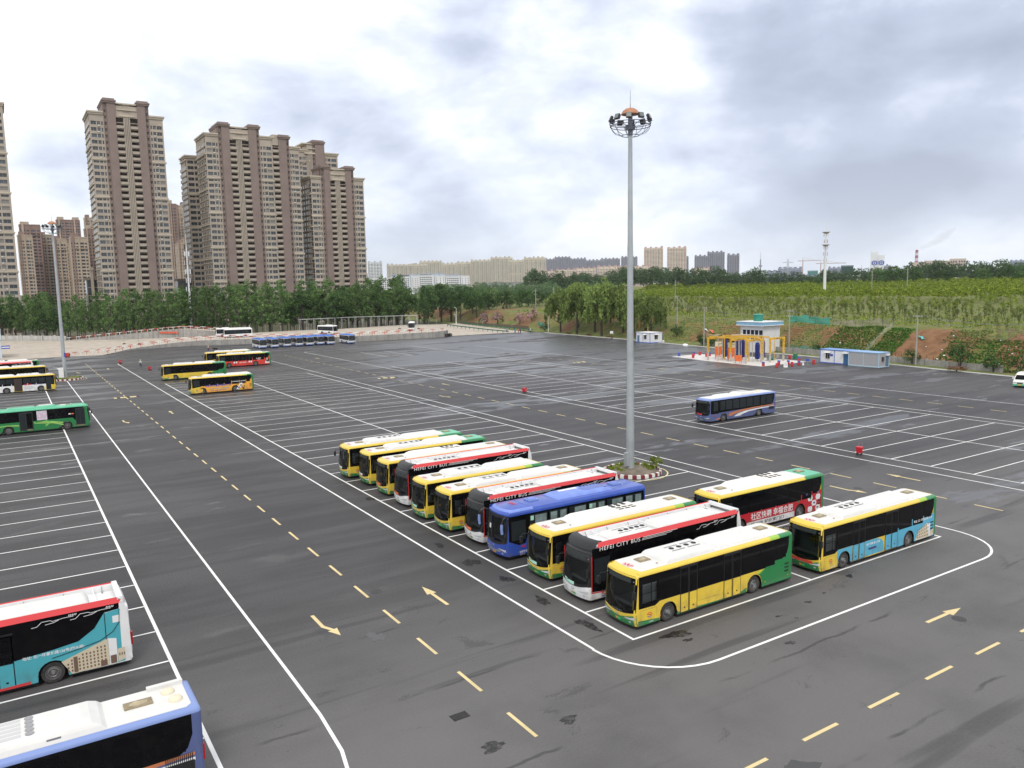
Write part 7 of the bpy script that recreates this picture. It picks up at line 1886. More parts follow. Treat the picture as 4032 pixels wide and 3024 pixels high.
# ------------------------------------------------------------------ site cabins
def cabin(label, x0, x1, y0, y1, h, wall, trim, roof, kind):
    t = thing('site_cabin', label, 'cabin', ((x0+x1)/2, (y0+y1)/2, 0), 0, 'site cabins'); a, c = (x1-x0)/2, (y1-y0)/2
    b = MB(); b.box(-a, a, -c, c, .12, h-.16); b.build('wall', wall, t)
    b = MB()
    for sx in (-1, 1):
        for sy in (-1, 1): b.box(sx*a-.06, sx*a+.06, sy*c-.06, sy*c+.06, 0, h-.1)
    for z in (.0, h-.2):
        for sy in (-1, 1): b.box(-a+.06, a-.06, sy*c-.05, sy*c+.05, z, z+.2)
        for sx in (-1, 1): b.box(sx*a-.05, sx*a+.05, -c+.06, c-.06, z, z+.2)
    b.box(-a-.055, -a, -.05, .05, .2, h-.2); b.build('steel_frame', trim, t)
    b = MB(); b.box(-a-.12, a+.12, -c-.12, c+.12, h-.08, h+.02); b.build('roof', roof, t)
    dark = mat('cabin_window_dark', (.02, .02, .025), .15); fr = mat('cabin_frame', (.55, .52, .5), .5)
    def win(face, u, z, w, hh, canopy=True):
        b = MB()
        if face == 'x': b.box(-a-.08, -a+.02, u-w/2, u+w/2, z, z+hh, 0); b.box(-a-.11, -a, u-w/2-.05, u+w/2+.05, z-.07, z, 1); b.box(-a-.1, -a, u-.02, u+.02, z, z+hh, 1)
        else: b.box(u-w/2, u+w/2, -c-.08, -c+.02, z, z+hh, 0); b.box(u-w/2-.05, u+w/2+.05, -c-.11, -c, z-.07, z, 1); b.box(u-.02, u+.02, -c-.1, -c, z, z+hh, 1)
        o = b.build('window', [dark, fr], t)
        if canopy:
            b = MB()
            if face == 'x': b.add([(-a-.02, u-w/2-.25, z+hh+.32), (-a-.02, u+w/2+.25, z+hh+.32), (-a-.5, u+w/2+.25, z+hh+.12), (-a-.5, u-w/2-.25, z+hh+.12), (-a-.02, u-w/2-.25, z+hh+.28), (-a-.02, u+w/2+.25, z+hh+.28)], [(0, 1, 2, 3), (3, 2, 5, 4)])
            else: b.add([(u-w/2-.25, -c-.02, z+hh+.32), (u+w/2+.25, -c-.02, z+hh+.32), (u+w/2+.25, -c-.5, z+hh+.12), (u-w/2-.25, -c-.5, z+hh+.12)], [(0, 1, 2, 3)])
            b.build('window_canopy', M_WHITEP, t)
    door = mat('cabin_door_blue', (.035, .14, .28), .5)
    if kind == 'white':
        win('x', 1.6, 1.0, .95, 1.15); b = MB(); b.box(-a-.08, -a, -c+.25, -c+1.25, .15, 2.2); b.build('door', door, t); b = MB(); b.box(-a-.55, -a, -c+.1, -c+1.5, 2.3, 2.38); b.build('door_canopy', M_WHITEP, t)
        b = MB(); b.box(-a-.09, -a, .35, 1.0, 1.6, 2.0); o = b.build('blue_sign', B_TXTB, t); b = MB(); b.box(-a-.35, -a, -c+.35, -c+1.1, 2.4, 2.75); b.build('air_conditioner', M_WHITEP, t)
    elif kind == 'grey':
        win('y', -.35, 1.1, .8, 1.0, False); b = MB(); b.box(.65, 1.5, -c-.08, -c, .15, 2.2); b.build('door', mat('cabin_door_grey', (.10, .17, .24), .5), t); b = MB(); b.box(.6, 1.55, -c-.35, -c, 2.3, 2.65); b.build('air_conditioner', M_WHITEP, t)
    else:
        win('x', -1.0, 1.15, .9, 1.15); win('y', 0, 1.1, 1.2, 1.2); b = MB(); b.box(-a-.06, -a, 1.6, 2.5, .15, 2.15); b.build('door', mat('cabin_door_grey', (.10, .17, .24), .5), t); b = MB(); b.box(.9*a, 1.2*a, -c-.5, -c-.1, .05, .6); b.build('air_conditioner', M_WHITEP, t)
        b = MB(); b.cyl((.6, 1.2, h), (.6, 1.2, h+1.4), .06, .06, 6); b.build('yellow_vent_pipe', mat('pipe_yellow', (.6, .45, .1), .5), t)
MW = mat('cabin_white', (.74, .75, .76), .55, vary=.05, vscale=1.0); MG = mat('cabin_grey', (.36, .36, .37), .6, vary=.06, vscale=6); TB = mat('trim_blue', (.06, .13, .48), .5); TL = mat('trim_pale_blue', (.42, .58, .68), .5); RB = mat('cabin_roof_blue', (.16, .30, .62), .5, vary=.08, vscale=.6); RB2 = mat('cabin_roof_pale', (.26, .42, .66), .5, vary=.08, vscale=.6)
cabin('white site cabin with blue trim and blue door', 147.3, 150.4, 100.5, 107.4, 2.95, MW, TB, RB, 'white')
cabin('grey ribbed site cabin butting the white one', 146.6, 150.1, 93.4, 100.1, 2.95, MG, TL, RB2, 'grey')
cabin('small white site cabin with blue corner trim at the hill foot', 159.5, 164.3, 174.2, 180.2, 3.05, MW, TB, M_WHITEP, 'small')

# ------------------------------------------------------------------ bus wash station
def wash():
    my = mat('gantry_yellow', (.70, .40, .03), .5, vary=.12, vscale=1); mg = mat('gantry_faded', (.42, .38, .32), .6, vary=.2, vscale=1); mo = mat('panel_orange', (.72, .15, .03), .5, vary=.15, vscale=1.2); mc = mat('panel_cream', (.70, .62, .40), .6); mbr = mat('brush_blue', (.012, .022, .16), .85, vary=.4, vscale=12, bump=1.0, bscale=18)
    b = MB(); b.prism([(131.9, 110.2), (146.6, 110.4), (147.2, 114), (147.0, 133), (143, 139.4), (134.4, 139.2), (132.4, 126)], .004, .03); o = b.build('wash_pad', mat('pad_white', (.60, .57, .54), .6, vary=.15, vscale=.6)); tag(o, kind='structure')
    def gantry(lab, x0, x1, y, h, deep=0):
        t = thing('wash_gantry', lab, 'gantry', ((x0+x1)/2, y, .03), 0, 'yellow wash gantries'); w = (x1-x0)/2
        for sx in (-1, 1):
            b = MB(); b.box(sx*w-.17, sx*w+.17, -.17, .17, 1.9, h); b.build('leg', my, t); b = MB(); b.box(sx*w-.165, sx*w+.165, -.165, .165, 0, 1.9); b.build('leg_foot', mg, t)
        b = MB(); b.box(-w-.2, w+.2, -.2, .2, h, h+.45); b.build('beam', my, t)
        text_obj('一路平安', (1, 0, 0), (0, 0, 1), (-w*.55, -.205, h+.08), B_TXTK, t, .36, .006, width=w*1.2)
        for k, ch in enumerate('出入平安'): text_obj(ch, (1, 0, 0), (0, 0, 1), (w-.14, -.175, h-.8-k*.55), B_TXTK, t, .3, .004); text_obj(ch, (1, 0, 0), (0, 0, 1), (-w-.14, -.175, h-.8-k*.55), B_TXTK, t, .3, .004)
        return t
    gantry('near left yellow wash gantry with black lettering', 133.8, 138.7, 116.0, 4.75)
    gantry('right yellow wash gantry standing by itself', 140.3, 144.8, 115.0, 4.85)
    gantry('far left yellow wash gantry at the back of the lane', 134.2, 139.4, 127.3, 4.7)
    gantry('middle yellow wash gantry between the orange panels', 135.0, 140.0, 121.4, 4.6)
    t = thing('pipe_rack', 'yellow roof beams and pipes linking the wash gantries', 'frame', (136.5, 121, 0), 0); inv = t.matrix_basis.inverted()
    for x in (134.4, 138.6, 141.5):
        b = MB(); b.box(x-.12, x+.12, 116.3, 127.0, 5.2, 5.5); b.build('roof_beam', my, t).matrix_parent_inverse = inv
    q = random.Random(8)
    for i in range(9):
        x, y = q.uniform(134, 145), q.uniform(115, 127); a = q.uniform(0, 3); b = MB(); b.cyl((x-1.6*math.cos(a), y-1.6*math.sin(a), 5.55+q.uniform(0, .25)), (x+1.6*math.cos(a), y+1.6*math.sin(a), 5.55+q.uniform(0, .25)), .07, .07, 6); b.build('pipe', mat('pipe_tan', (.5, .42, .3), .6), t).matrix_parent_inverse = inv
    for i, (x, y) in enumerate([(137, 125), (139.4, 123), (140.6, 121), (138.2, 119), (141.2, 117.8), (136.4, 118.4), (143, 119), (143.6, 124), (142.2, 126.5), (145, 121), (135.2, 119), (137.2, 117.2), (139.9, 125.6), (136.2, 124.8), (141.8, 119.6), (144.2, 117), (138.9, 121.8), (134.6, 124.6)]):
        b = MB(); w_ = .08 if i < 10 else .05; b.box(x-w_, x+w_, y-w_, y+w_, .03, 5.2); b.build('upright', mg if i % 3 else my, t).matrix_parent_inverse = inv
    for lab, x, y, rz, h in (('left orange wash panel with cream sign', 137.2, 127.0, R(-40), 4.0), ('right orange wash panel with cream sign', 135.9, 122.0, R(-35), 4.1), ('short orange wash panel near the front', 133.4, 117.7, R(-30), 2.0)):
        t = thing('spray_cabinet', lab, 'panel', (x, y, .03), rz, 'orange wash panels')
        n = 3 if h > 3 else 1; zz = .45; hh = (h-1.5)/n if h > 3 else 1.3
        for i in range(n): b = MB(); b.box(-.72, .72, -.22, .22, zz+i*hh, zz+(i+1)*hh-.04); b.build('orange_plate', mo, t)
        if h > 3:
            b = MB(); b.box(-.72, .72, -.22, .22, h-1.05, h); b.build('sign_plate', mc, t); text_obj('中自洗', (1, 0, 0), (0, 0, 1), (-.2, -.225, h-.5), B_TXTK, t, .32, .008); b = MB(); b.box(-.2, .5, -.226, -.222, h-.75, h-.66); b.build('sign_line', B_TXTK, t)
            b = MB(); b.poly([(-.6, -.224, .5), (.6, -.224, .5), (.66, -.224, 1.3), (.2, -.224, .9), (-.3, -.224, 1.1)]); o = b.build('lime_scale', mat('scale_pink', (.72, .42, .34), .8), t)
        b = MB()
        for sx in (-.66, .66):
            for sy in (-.2, .2): b.cyl((sx, sy, 0), (sx, sy, .5), .04, .04, 5)
        b.build('leg', mg, t)
    for i, (x, y, h) in enumerate([(139.3, 127.0, 4.5), (144.6, 127.6, 4.2), (141.4, 123.6, 4.4), (140.5, 118.6, 4.1), (146.2, 121.9, 4.2), (137.8, 124.2, 4.0)]):
        t = thing('wash_brush', 'dark blue upright wash brush, %s of the group counted along the lane' % 'first second third fourth fifth sixth'.split()[i], 'wash brush', (x, y, .03), 0, 'blue wash brushes')
        b = MB(); b.cyl((0, 0, 0), (0, 0, h+.5), .07, .07, 8); b.build('shaft', mg, t)
        b = MB(); b.lathe([(.1, .35), (.50, .42), (.55, 1.2), (.50, 2.2), (.54, h-.7), (.40, h-.12), (.1, h)], 18); b.build('bristles', mbr, t, 60)
    # pumps, pipes and a blower behind the right gantry
    t = thing('pump_unit', 'pumps and grey pipes on the wash pad', 'pump', (143, 117.5, .03))
    b = MB(); b.cyl((0, 0, .5), (1.2, 0, .5), .4, .4, 12); b.box(-.3, 1.4, -.5, .5, 0, .15); b.build('pump_body', mat('pump_teal', (.06, .2, .18), .5), t); b = MB(); b.tube([(0, .5, .2), (0, .5, 1.6), (1.8, .5, 1.6), (1.8, .5, .2)], .07, 6); b.build('pipe', mg, t); b = MB(); b.box(1.8, 3.2, -.4, .4, .5, 1.3); b.build('grey_tank', M_WALL, t)
    # hut with roof tank
    t = thing('wash_hut', 'two storey white wash hut with pale blue parapet and green tank', 'hut', (160, 134.6, 0)); mw = mat('hut_white', (.66, .66, .67), .75, vary=.06, vscale=.8)
    b = MB(); b.box(-3.0, 3.3, -3.4, 3.4, 0, 6.6); b.build('wall', mw, t)
    b = MB(); b.box(-3.8, 4.1, -4.2, 4.2, 6.6, 6.75); b.box(-3.8, 4.1, -4.2, 4.2, 7.5, 7.62); b.build('parapet_edge', M_WHITEP, t); b = MB(); b.box(-3.72, 4.02, -4.12, 4.12, 6.75, 7.5); b.build('parapet', mat('parapet_blue', (.22, .42, .60), .6, vary=.08, vscale=1), t)
    fr = MB(); dk = mat('hut_glass', (.012, .014, .035), .1)
    for i in range(5):
        for z0, z1 in ((2.9, 4.2), (4.4, 5.0+.55)):
            y = 2.6-i*1.28; b = MB(); b.quad((-3.03, y, z0), (-3.03, y-1.08, z0), (-3.03, y-1.08, z1), (-3.03, y, z1)); b.build('window_pane', dk, t)
        fr.box(-3.1, -3.0, 2.68-i*1.28, 2.82-i*1.28, 2.7, 5.7)
    for z in (2.7, 4.22, 5.56): fr.box(-3.1, -3.0, -3.75+.2, 2.8, z, z+.16)
    fr.build('window_frame', M_WHITEP, t)
    b = MB(); b.cyl((3.36, -3.46, 0), (3.36, -3.46, 6.7), .09, .09, 8); b.build('drain_pipe', M_WHITEP, t)
    b = MB(); b.lathe([(1.15, 7.62), (1.15, 9.0), (1.25, 9.05), (1.25, 9.2), (.9, 9.4), (.01, 9.5)], 22); o = b.build('roof_tank', mat('tank_green', (.02, .22, .16), .4, vary=.1, vscale=1), t, 40); o.location = (.0, .4, 0)
    b = MB(); b.tube([(1.5, 0, 7.8), (2.6, -1, 7.9), (3.4, .5, 7.8)], .08, 6); b.build('roof_hose', M_BLACK, t)
wash()
def barrels():
    red = mat('barrel_red', (.48, .025, .04), .45, vary=.15, vscale=3); blu = mat('barrel_blue', (.06, .09, .36), .45, vary=.15, vscale=3)
    def bm(h, a, c):
        b = MB(); b.lathe([(.01, 0), (.27, 0), (.30, .06), (.30, h*.33), (.315, h*.36), (.30, h*.39), (.30, h*.62)], 18, 0); b.lathe([(.30, h*.62), (.315, h*.65), (.30, h*.68), (.30, h-.06), (.27, h), (.01, h-.02)], 18, 1); return b.mesh('barrel', [a, c])
    mr, mb, mx = bm(.92, red, red), bm(.92, blu, blu), bm(.92, red, blu)
    L_ = [(135.3, 133.0, 'r', 'red barrel at the left end of the wash pad'), (140.2, 137.6, 'x', 'blue topped barrel behind the left red barrels'), (141.7, 137.1, 'r', 'red barrel right of the blue topped one at the back left'), (141.4, 133.6, 'x', 'blue topped barrel behind the far left gantry leg'), (139.6, 132.9, 'r', 'red barrel behind the far left gantry leg'),
          (132.8, 110.5, 'x', 'blue topped red barrel right of the near gantry foot'), (132.6, 106.9, 'r', 'tilted red barrel nearest the camera by the wash pad'), (137.4, 110.3, 'x', 'blue topped barrel behind the tilted red one'), (139.1, 109.2, 'x', 'blue topped barrel behind the white sandwich board'), (136.6, 106.3, 'r', 'red barrel with blue lid right of the sandwich board'),
          (139.5, 106.8, 'x', 'blue over red barrel left of the blue sign'), (146.9, 112.5, 'x', 'distant blue topped barrel left of the blue sign'), (149.0, 116.6, 'r', 'red barrel beside the green bin behind the right gantry'), (143.5, 106.2, 'r', 'red barrel standing alone right of the blue sign'), (136.3, 138.6, 'b', 'all blue barrel at the far left of the wash pad'), (143.2, 130.5, 'r', 'red barrel beside the left orange panel')]
    for x, y, k, lab in L_:
        o = link('barrel', {'r': mr, 'b': mb, 'x': mx}[k], None, (x, y, .0), 0); tag(o, lab, 'barrel', 'barrels around the wash station')
        if 'tilted' in lab: o.rotation_euler = (0, R(6), 0)
    b = MB(); b.box(-.35, .35, -.35, .35, 0, 1.0); b.box(-.38, .38, -.38, .38, 1.0, 1.1); o = b.build('green_bin', mat('bin_green', (.03, .22, .10), .5)); o.location = (150.4, 116.2, 0); tag(o, 'green wheeled bin behind the right gantry', 'bin')
    # red litter carts on the lot
    for x, y, lab in ((72.5, 47.9, 'red litter cart on the bay corner line right of the buses'), (71.9, 108.9, 'red litter cart by the right block in mid distance'), (23.8, 219.9, 'red litter cart at the far corner of the left lane'), (27.2, 196.0, 'red litter cart with a rope near the left buses')):
        t = thing('litter_cart', lab, 'litter cart', (x, y, 0), R(20), 'red litter carts')
        b = MB(); b.add([(-.26, -.24, .18), (.26, -.24, .18), (.26, .24, .18), (-.26, .24, .18), (-.34, -.3, .80), (.34, -.3, .80), (.34, .3, .80), (-.34, .3, .80)], [(3, 2, 1, 0), (4, 5, 6, 7), (0, 1, 5, 4), (1, 2, 6, 5), (2, 3, 7, 6), (3, 0, 4, 7)]); b.build('bin', mat('cart_red', (.55, .015, .03), .4), t)
        b = MB(); b.tube([(.3, -.2, .75), (.36, -.2, 1.12), (.36, .2, 1.12), (.3, .2, .75)], .015, 5); b.build('handle', B_GRL, t)
        me = MB(); me.cyl((0, -.03, 0), (0, .03, 0), .09, .09, 10)
        for sx in (-.2, .2):
            for sy in (-.2, .2): b = MB(); b.cyl((sx, sy-.03, .09), (sx, sy+.03, .09), .09, .09, 10); b.build('wheel', M_BLACK, t)
        b = MB(); b.quad((-.15, -.292, .45), (.18, -.292, .45), (.18, -.298, .52), (-.15, -.298, .52)); b.build('white_mark', M_WHITEP, t)
barrels()
def signs():
    t = thing('sandwich_board', 'white sandwich board among the barrels', 'sign', (134.3, 106.1, 0), R(-40)); b = MB(); b.add([(-.4, -.25, 0), (.4, -.25, 0), (.4, 0, 1.1), (-.4, 0, 1.1), (.4, .25, 0), (-.4, .25, 0)], [(0, 1, 2, 3), (3, 2, 4, 5)]); b.build('board', M_WHITEP, t)
    for i in range(4): b = MB(); z = .3+.2*i; b.quad((-.3, -.25+.25*z/1.1-.01, z), (.3, -.25+.25*z/1.1-.01, z), (.3, -.25+.25*(z+.06)/1.1-.01, z+.06), (-.3, -.25+.25*(z+.06)/1.1-.01, z+.06)); b.build('print_line', B_GRL, t)
    t = thing('small_sign', 'small blue sign on a stand with a white cone beside it', 'sign', (141.2, 106.0, 0), R(-40)); b = MB(); b.cyl((0, 0, 0), (0, 0, .9), .03, .03, 6); b.cyl((0, 0, 0), (0, 0, .05), .3, .28, 12); b.build('stand', B_GRL, t); b = MB(); b.box(-.35, .35, -.02, .02, .85, 1.25); b.build('plate', B_TXTB, t)
    b = MB(); b.lathe([(.25, 0), (.05, .7), (.01, .7)], 12); o = b.build('white_cone', M_WHITEP); o.location = (140.3, 106.4, 0); tag(o, 'white cone beside the small blue sign', 'cone')
    t = thing('small_sign', 'small white sign on a post under the willows', 'sign', (163.5, 196.5, 0), R(-40)); b = MB(); b.cyl((0, 0, 0), (0, 0, 2), .05, .05, 6); b.cyl((0, 0, 0), (0, 0, .25), .4, .3, 10); b.build('post', M_BLACK, t); b = MB(); b.box(-.5, .5, -.03, .03, 1.7, 2.5); b.build('plate', M_WHITEP, t)
    o = MB(); o.lathe([(.75, .1), (.7, .35), (.3, .45), (.01, .42)], 18); o.lathe([(.75, .1), (.01, .0)], 18); o = o.build('white_basin', M_WHITEP); o.location = (159.2, 159.5, .1); o.rotation_euler = (R(14), R(-10), 0); tag(o, 'overturned white basin by the kerb left of the wash station', 'basin')
    for i, (x, y) in enumerate(((33, 290), (36.5, 283), (50, 292), (131, 270), (126, 276))):
        t = thing('marker_post', 'thin marker post on a black foot, %s on the concrete yard' % 'first second third fourth fifth'.split()[i], 'post', (x, y, zdeck(x, y)), 0, 'thin marker posts'); b = MB(); b.cyl((0, 0, 0), (0, 0, 2.6), .03, .03, 6); b.build('rod', B_GRL, t); b = MB(); b.box(-.4, .4, -.4, .4, 0, .28); b.build('foot', M_BLACK, t)
    # tyres leaning on the wall end
    me = MB(); me.lathe([(.28, -.13), (.5, -.14), (.54, 0), (.5, .14), (.28, .13), (.28, -.13)], 16, 0, 'y'); me = me.mesh('old_tyre', M_BLACK)
    for i, (x, y, a) in enumerate(((131.2, 248.3, 0), (132.2, 248.9, 10), (133.1, 249.7, 25), (133.9, 250.6, 35), (131.7, 247.7, 5), (133.4, 248.8, 20))): tag(link('old_tyre', me, None, (x, y, .55), R(a)), 'worn black tyre leaning at the right end of the retaining wall', 'tyre', 'tyres at the wall end')
    t = thing('rail_end', 'black and red bundled rail end at the left start of the yard', 'barrier', (13.6, 254.3, 0), 0)
    for i in range(3): o = link('tyre', me, t, (.5*i, .25*i, .55), R(35)); 
    b = MB(); b.box(-.3, 1.2, -.3, .0, .2, 1.1); b.build('red_panel', M_RED, t)
signs()
def yard_structures():
    # steel post frame on the yard
    t = thing('steel_post_frame', 'row of tall grey steel posts and beams at the back of the yard', 'steel frame', (95, 300.5, 1.9)); m = mat('post_grey', (.40, .40, .40), .6, vary=.1, vscale=1)
    pts = []
    for i in range(34):
        u = i/33; pts.append((u*49, interp(u, (0, .5, 1), (0, 3.6, -4.5))+(1.3 if i % 2 else -1.3), 0))
    for x, y, z in pts: b = MB(); b.box(x-.06, x+.06, y-.06, y+.06, 0, 4.4); b.build('post', m, t)
    for a, c in list(zip(pts[:-2], pts[2:]))+[(pts[i], pts[i+1]) for i in range(0, 33, 2)]: b = MB(); b.obox(a, c, .08, 4.08, 4.22); b.build('beam', m, t)
    # green guard rails of the approach road
    mg = mat('guard_green', (.03, .13, .09), .5, vary=.1, vscale=.5)
    for lab, pts in (('near green guard rail beside the approach road', [(157.6, 297, .9), (156.4, 285, .7), (156, 270, .4), (155.8, 255, .15), (156.3, 246, .05)]), ('far green guard rail beside the approach road', [(171.5, 309, .7), (170, 290, .5), (169, 270, .3), (168.5, 254, .1), (168, 247, .05)])):
        q = resample(pts, 3.6); t = thing('green_guard_rail', lab, 'guard rail', q[0], 0, 'green guard rails'); inv = Matrix.Translation(-Vector(q[0]))
        for a, c in zip(q[:-1], q[1:]):
            b = MB(); b.obox(a, c, .1, (a[2]+.55, c[2]+.55), (a[2]+.95, c[2]+.95)); b.build('rail', mg, t).matrix_parent_inverse = inv
            b = MB(); b.box(a[0]-.09, a[0]+.09, a[1]-.09, a[1]+.09, a[2], a[2]+.8); b.build('post', mg, t).matrix_parent_inverse = inv
    # brown wire fence behind
    t = thing('wire_fence', 'brown fence behind the far guard rail', 'fence', (176, 320, .3)); inv = t.matrix_basis.inverted(); mf = mat('fence_brown', (.16, .11, .08), .8)
    P = [(178, 322), (177, 305), (176.5, 290), (176, 275), (175.5, 262)]
    for a, c in zip(P[:-1], P[1:]):
        b = MB(); za, zc = hill_h(*a), hill_h(*c); b.obox(a, c, .06, (za+.3, zc+.3), (za+1.4, zc+1.4)); b.build('fence_panel', mf, t).matrix_parent_inverse = inv; b = MB(); b.box(a[0]-.1, a[0]+.1, a[1]-.1, a[1]+.1, za, za+1.7); b.build('post', M_WALL, t).matrix_parent_inverse = inv
    # mesh fence before the tree belt
    t = thing('mesh_fence', 'dark mesh fence with pale posts before the tree belt', 'fence', (40, 318, 0)); inv = t.matrix_basis.inverted(); mm = mat('mesh_dark', (.035, .04, .035), .8)
    Q = resample([(-10, 378, 0), (5, 361, 0), (19, 341, 0), (35, 325, .7), (52, 309, 1.4), (66, 303, 1.6), (80, 304, 1.6), (95, 306, 1.6), (112, 303, 1.6), (130, 307, 1.6), (150, 313, 1.4), (172, 324, .5)], 6)
    for a, c in zip(Q[:-1], Q[1:]):
        for z in (.5, 1.0, 1.5, 2.0): b = MB(); b.obox(a, c, .03, (a[2]+z-.03, c[2]+z-.03), (a[2]+z, c[2]+z)); b.build('wire', mm, t).matrix_parent_inverse = inv
        b = MB(); b.box(a[0]-.1, a[0]+.1, a[1]-.1, a[1]+.1, a[2]-.2, a[2]+2.2); b.build('post', M_WALL, t).matrix_parent_inverse = inv
    # canopy building cut by the left edge
    t = thing('gate_canopy', 'pale canopy building cut by the left edge beyond the buses', 'canopy', (-8, 266, 0)); mw = mat('canopy_pale', (.55, .62, .68), .6)
    b = MB(); b.box(-12, 7.0, -3, 10, 5.2, 7.8); b.box(-12, 7.0, -3.2, -3, 7.2, 8.1); b.build('fascia', mw, t)
    for x in (6.6, 2, -4):
        b = MB(); b.box(x-.25, x+.25, -2.6, -2.1, 0, 5.2); b.build('column', mw, t)
    b = MB(); b.box(-12, 6, 6, 9, 0, 5.2); b.build('back_wall', B_BLKM, t); b = MB(); b.box(6.9, 8.9, -2.9, -2.8, 2.6, 3.5); b.build('blue_sign', B_TXTB, t); b = MB(); b.box(7.0, 8.8, -2.92, -2.9, 2.9, 3.2); b.build('sign_text_band', M_WHITEP, t)
yard_structures()
def hillside_bits():
    mn = bpy.data.materials.new('green_net'); mn.use_nodes = True; nt = mn.node_tree; nt.nodes.clear()
    def net(name, col, al):
        m = bpy.data.materials.new(name); m.use_nodes = True; nt = m.node_tree; b = nt.nodes['Principled BSDF']; b.inputs['Base Color'].default_value = (*col, 1); b.inputs['Roughness'].default_value = .8; b.inputs['Alpha'].default_value = al; return m
    bpy.data.materials.remove(mn)
    def strip(name, lab, pts, h, m, cat, posts=True, pm=None, grp='nets on the hillside'):
        q = random.Random(len(lab)); t = thing(name, lab, cat, (*pts[0], hill_h(*pts[0])), 0, grp); inv = t.matrix_basis.inverted()
        P = resample([(x, y, 0) for x, y in pts], 1.0); b = MB(); rows = []
        for j in range(4):
            rows.append([(x+.12*math.sin(i*.9+j), y+.12*math.cos(i*1.3+j), hill_h(x, y)+h*j/3*(1+.16*math.sin(i*1.7))+.05) for i, (x, y, _) in enumerate(P)])
        n = len(P); b.v = [p for r in rows for p in r]; b.f = [(j*n+i, j*n+i+1, (j+1)*n+i+1, (j+1)*n+i) for j in range(3) for i in range(n-1)]; b.m = [0]*len(b.f); b.build('net', m, t).matrix_parent_inverse = inv
        for i in range(0, n, 2):
            x, y, _ = P[i]; k = MB(); k.cyl((x, y, hill_h(x, y)), (x+.05, y, hill_h(x, y)+h*1.1), .035, .03, 5); k.build('stake', pm or M_BARK_D, t).matrix_parent_inverse = inv
    kx = lambda y, s: (kerb_x(y)+s, y)
    strip('green_net', 'teal green netting on stakes along the hill crest', [kx(138, 17), kx(133, 18), kx(129, 18), kx(124.5, 17.5)], 1.7, net('net_teal', (.05, .34, .26), .85), 'net')
    strip('grey_net', 'sagging grey netting continuing right of the teal net', [kx(124.3, 17.5), kx(118, 18.5), kx(112, 18.5), kx(107.6, 18)], 1.3, net('net_grey', (.36, .32, .26), .45), 'net')
    strip('white_net', 'white netting hanging down the slope to the cabins', [kx(107.5, 18.5), kx(107.8, 15), kx(108.2, 12), kx(108.5, 9)], 1.0, net('net_white', (.55, .55, .48), .28), 'net')
    strip('green_net', 'low torn green netting behind the low wall', [kx(128, 5.6), kx(122, 5.8), kx(116, 6)], 1.6, net('net_teal2', (.07, .28, .22), .6), 'net')
    strip('green_net', 'green netting at the far slope left of the willows', [kx(262, 10), kx(256, 9), kx(250, 7)], 1.5, net('net_teal3', (.06, .32, .25), .8), 'net')
    q = random.Random(4)
    def cloth(lab, y, s, w, d, m, rz):
        x = kerb_x(y)+s; b = MB(); n = 7; v = []
        for i in range(n):
            for j in range(4): u, k = i/(n-1)-.5, j/3-.5; v.append((u*w, k*d*(1-.5*abs(u)), .08+.16*math.sin(i*1.7+j)*.8+.12))
        b.add(v, [(i*4+j, (i+1)*4+j, (i+1)*4+j+1, i*4+j+1) for i in range(n-1) for j in range(3)]); o = b.build('tarpaulin', m, None, 60); o.location = (x, y, hill_h(x, y)+.1); o.rotation_euler = (R(10), R(-22), rz); tag(o, lab, 'tarpaulin', 'scraps of sheet on the slope')
    cloth('crumpled orange sheet on the slope left of the wash hut', 163, 12, 2.6, 1.3, mat('sheet_orange', (.65, .16, .08), .7), R(70)); cloth('turquoise sheet on the red slope by the utility pole', 97.5, 14.5, 1.9, 1.0, mat('sheet_turq', (.10, .45, .45), .6), R(60))
    cloth('white plastic sheet on the slope behind the small cabin', 166, 12.5, 2.6, .8, M_WHITEP, R(80)); cloth('white scraps on the slope behind the purple shrub', 147, 11, 2.0, 1.1, M_WHITEP, R(50))
    me = MB(); me.lathe([(.01, 0), (.2, .03), (.22, .14), (.1, .22), (.01, .24)], 9); me = me.mesh('white_bag', M_WHITEP)
    for i in range(22):
        y = q.choice((q.uniform(86, 95), q.uniform(74, 80), q.uniform(100, 128))); s = q.uniform(6, 16); x = kerb_x(y)+s
        o = link('white_bag', me, None, (x, y, hill_h(x, y)+.02), q.uniform(0, 6), q.uniform(.5, 1.2)); tag(o, 'small pale scrap of litter lying on the slope', 'litter', 'pale litter on the slope')
    # boundary posts behind the low wall
    t = thing('picket_fence', 'dark thin pickets behind the low wall', 'fence', (kerb_x(90)+5, 90, .2)); inv = t.matrix_basis.inverted()
    for i in range(14):
        y = 78+i*1.5; x = kerb_x(y)+4.9; b = MB(); b.cyl((x, y, .1), (x, y, 2.0), .05, .04, 5); b.build('picket', B_BLKM, t).matrix_parent_inverse = inv
    # poles among the orchard
    for i, (x, y, h) in enumerate(((292, 300, 11), (330, 215, 13), (341, 205, 13), (205, 300, 10), (228, 318, 10))):
        t = thing('utility_pole', 'distant concrete pole among the orchard trees, %s' % ('centre', 'first at the right', 'second at the right', 'behind the willows', 'second behind the willows')[i], 'utility pole', (x, y, hill_h(x, y)), 0, 'distant utility poles'); b = MB(); b.cyl((0, 0, 0), (0, 0, h), .2, .13, 8); b.build('shaft', MATS['pole_concrete'], t); b = MB(); b.box(-.9, .9, -.06, .06, h-1.2, h-1.05); b.box(-.9, .9, -.06, .06, h-2.6, h-2.45); b.build('cross_arm', MATS['pole_concrete'], t)
hillside_bits()

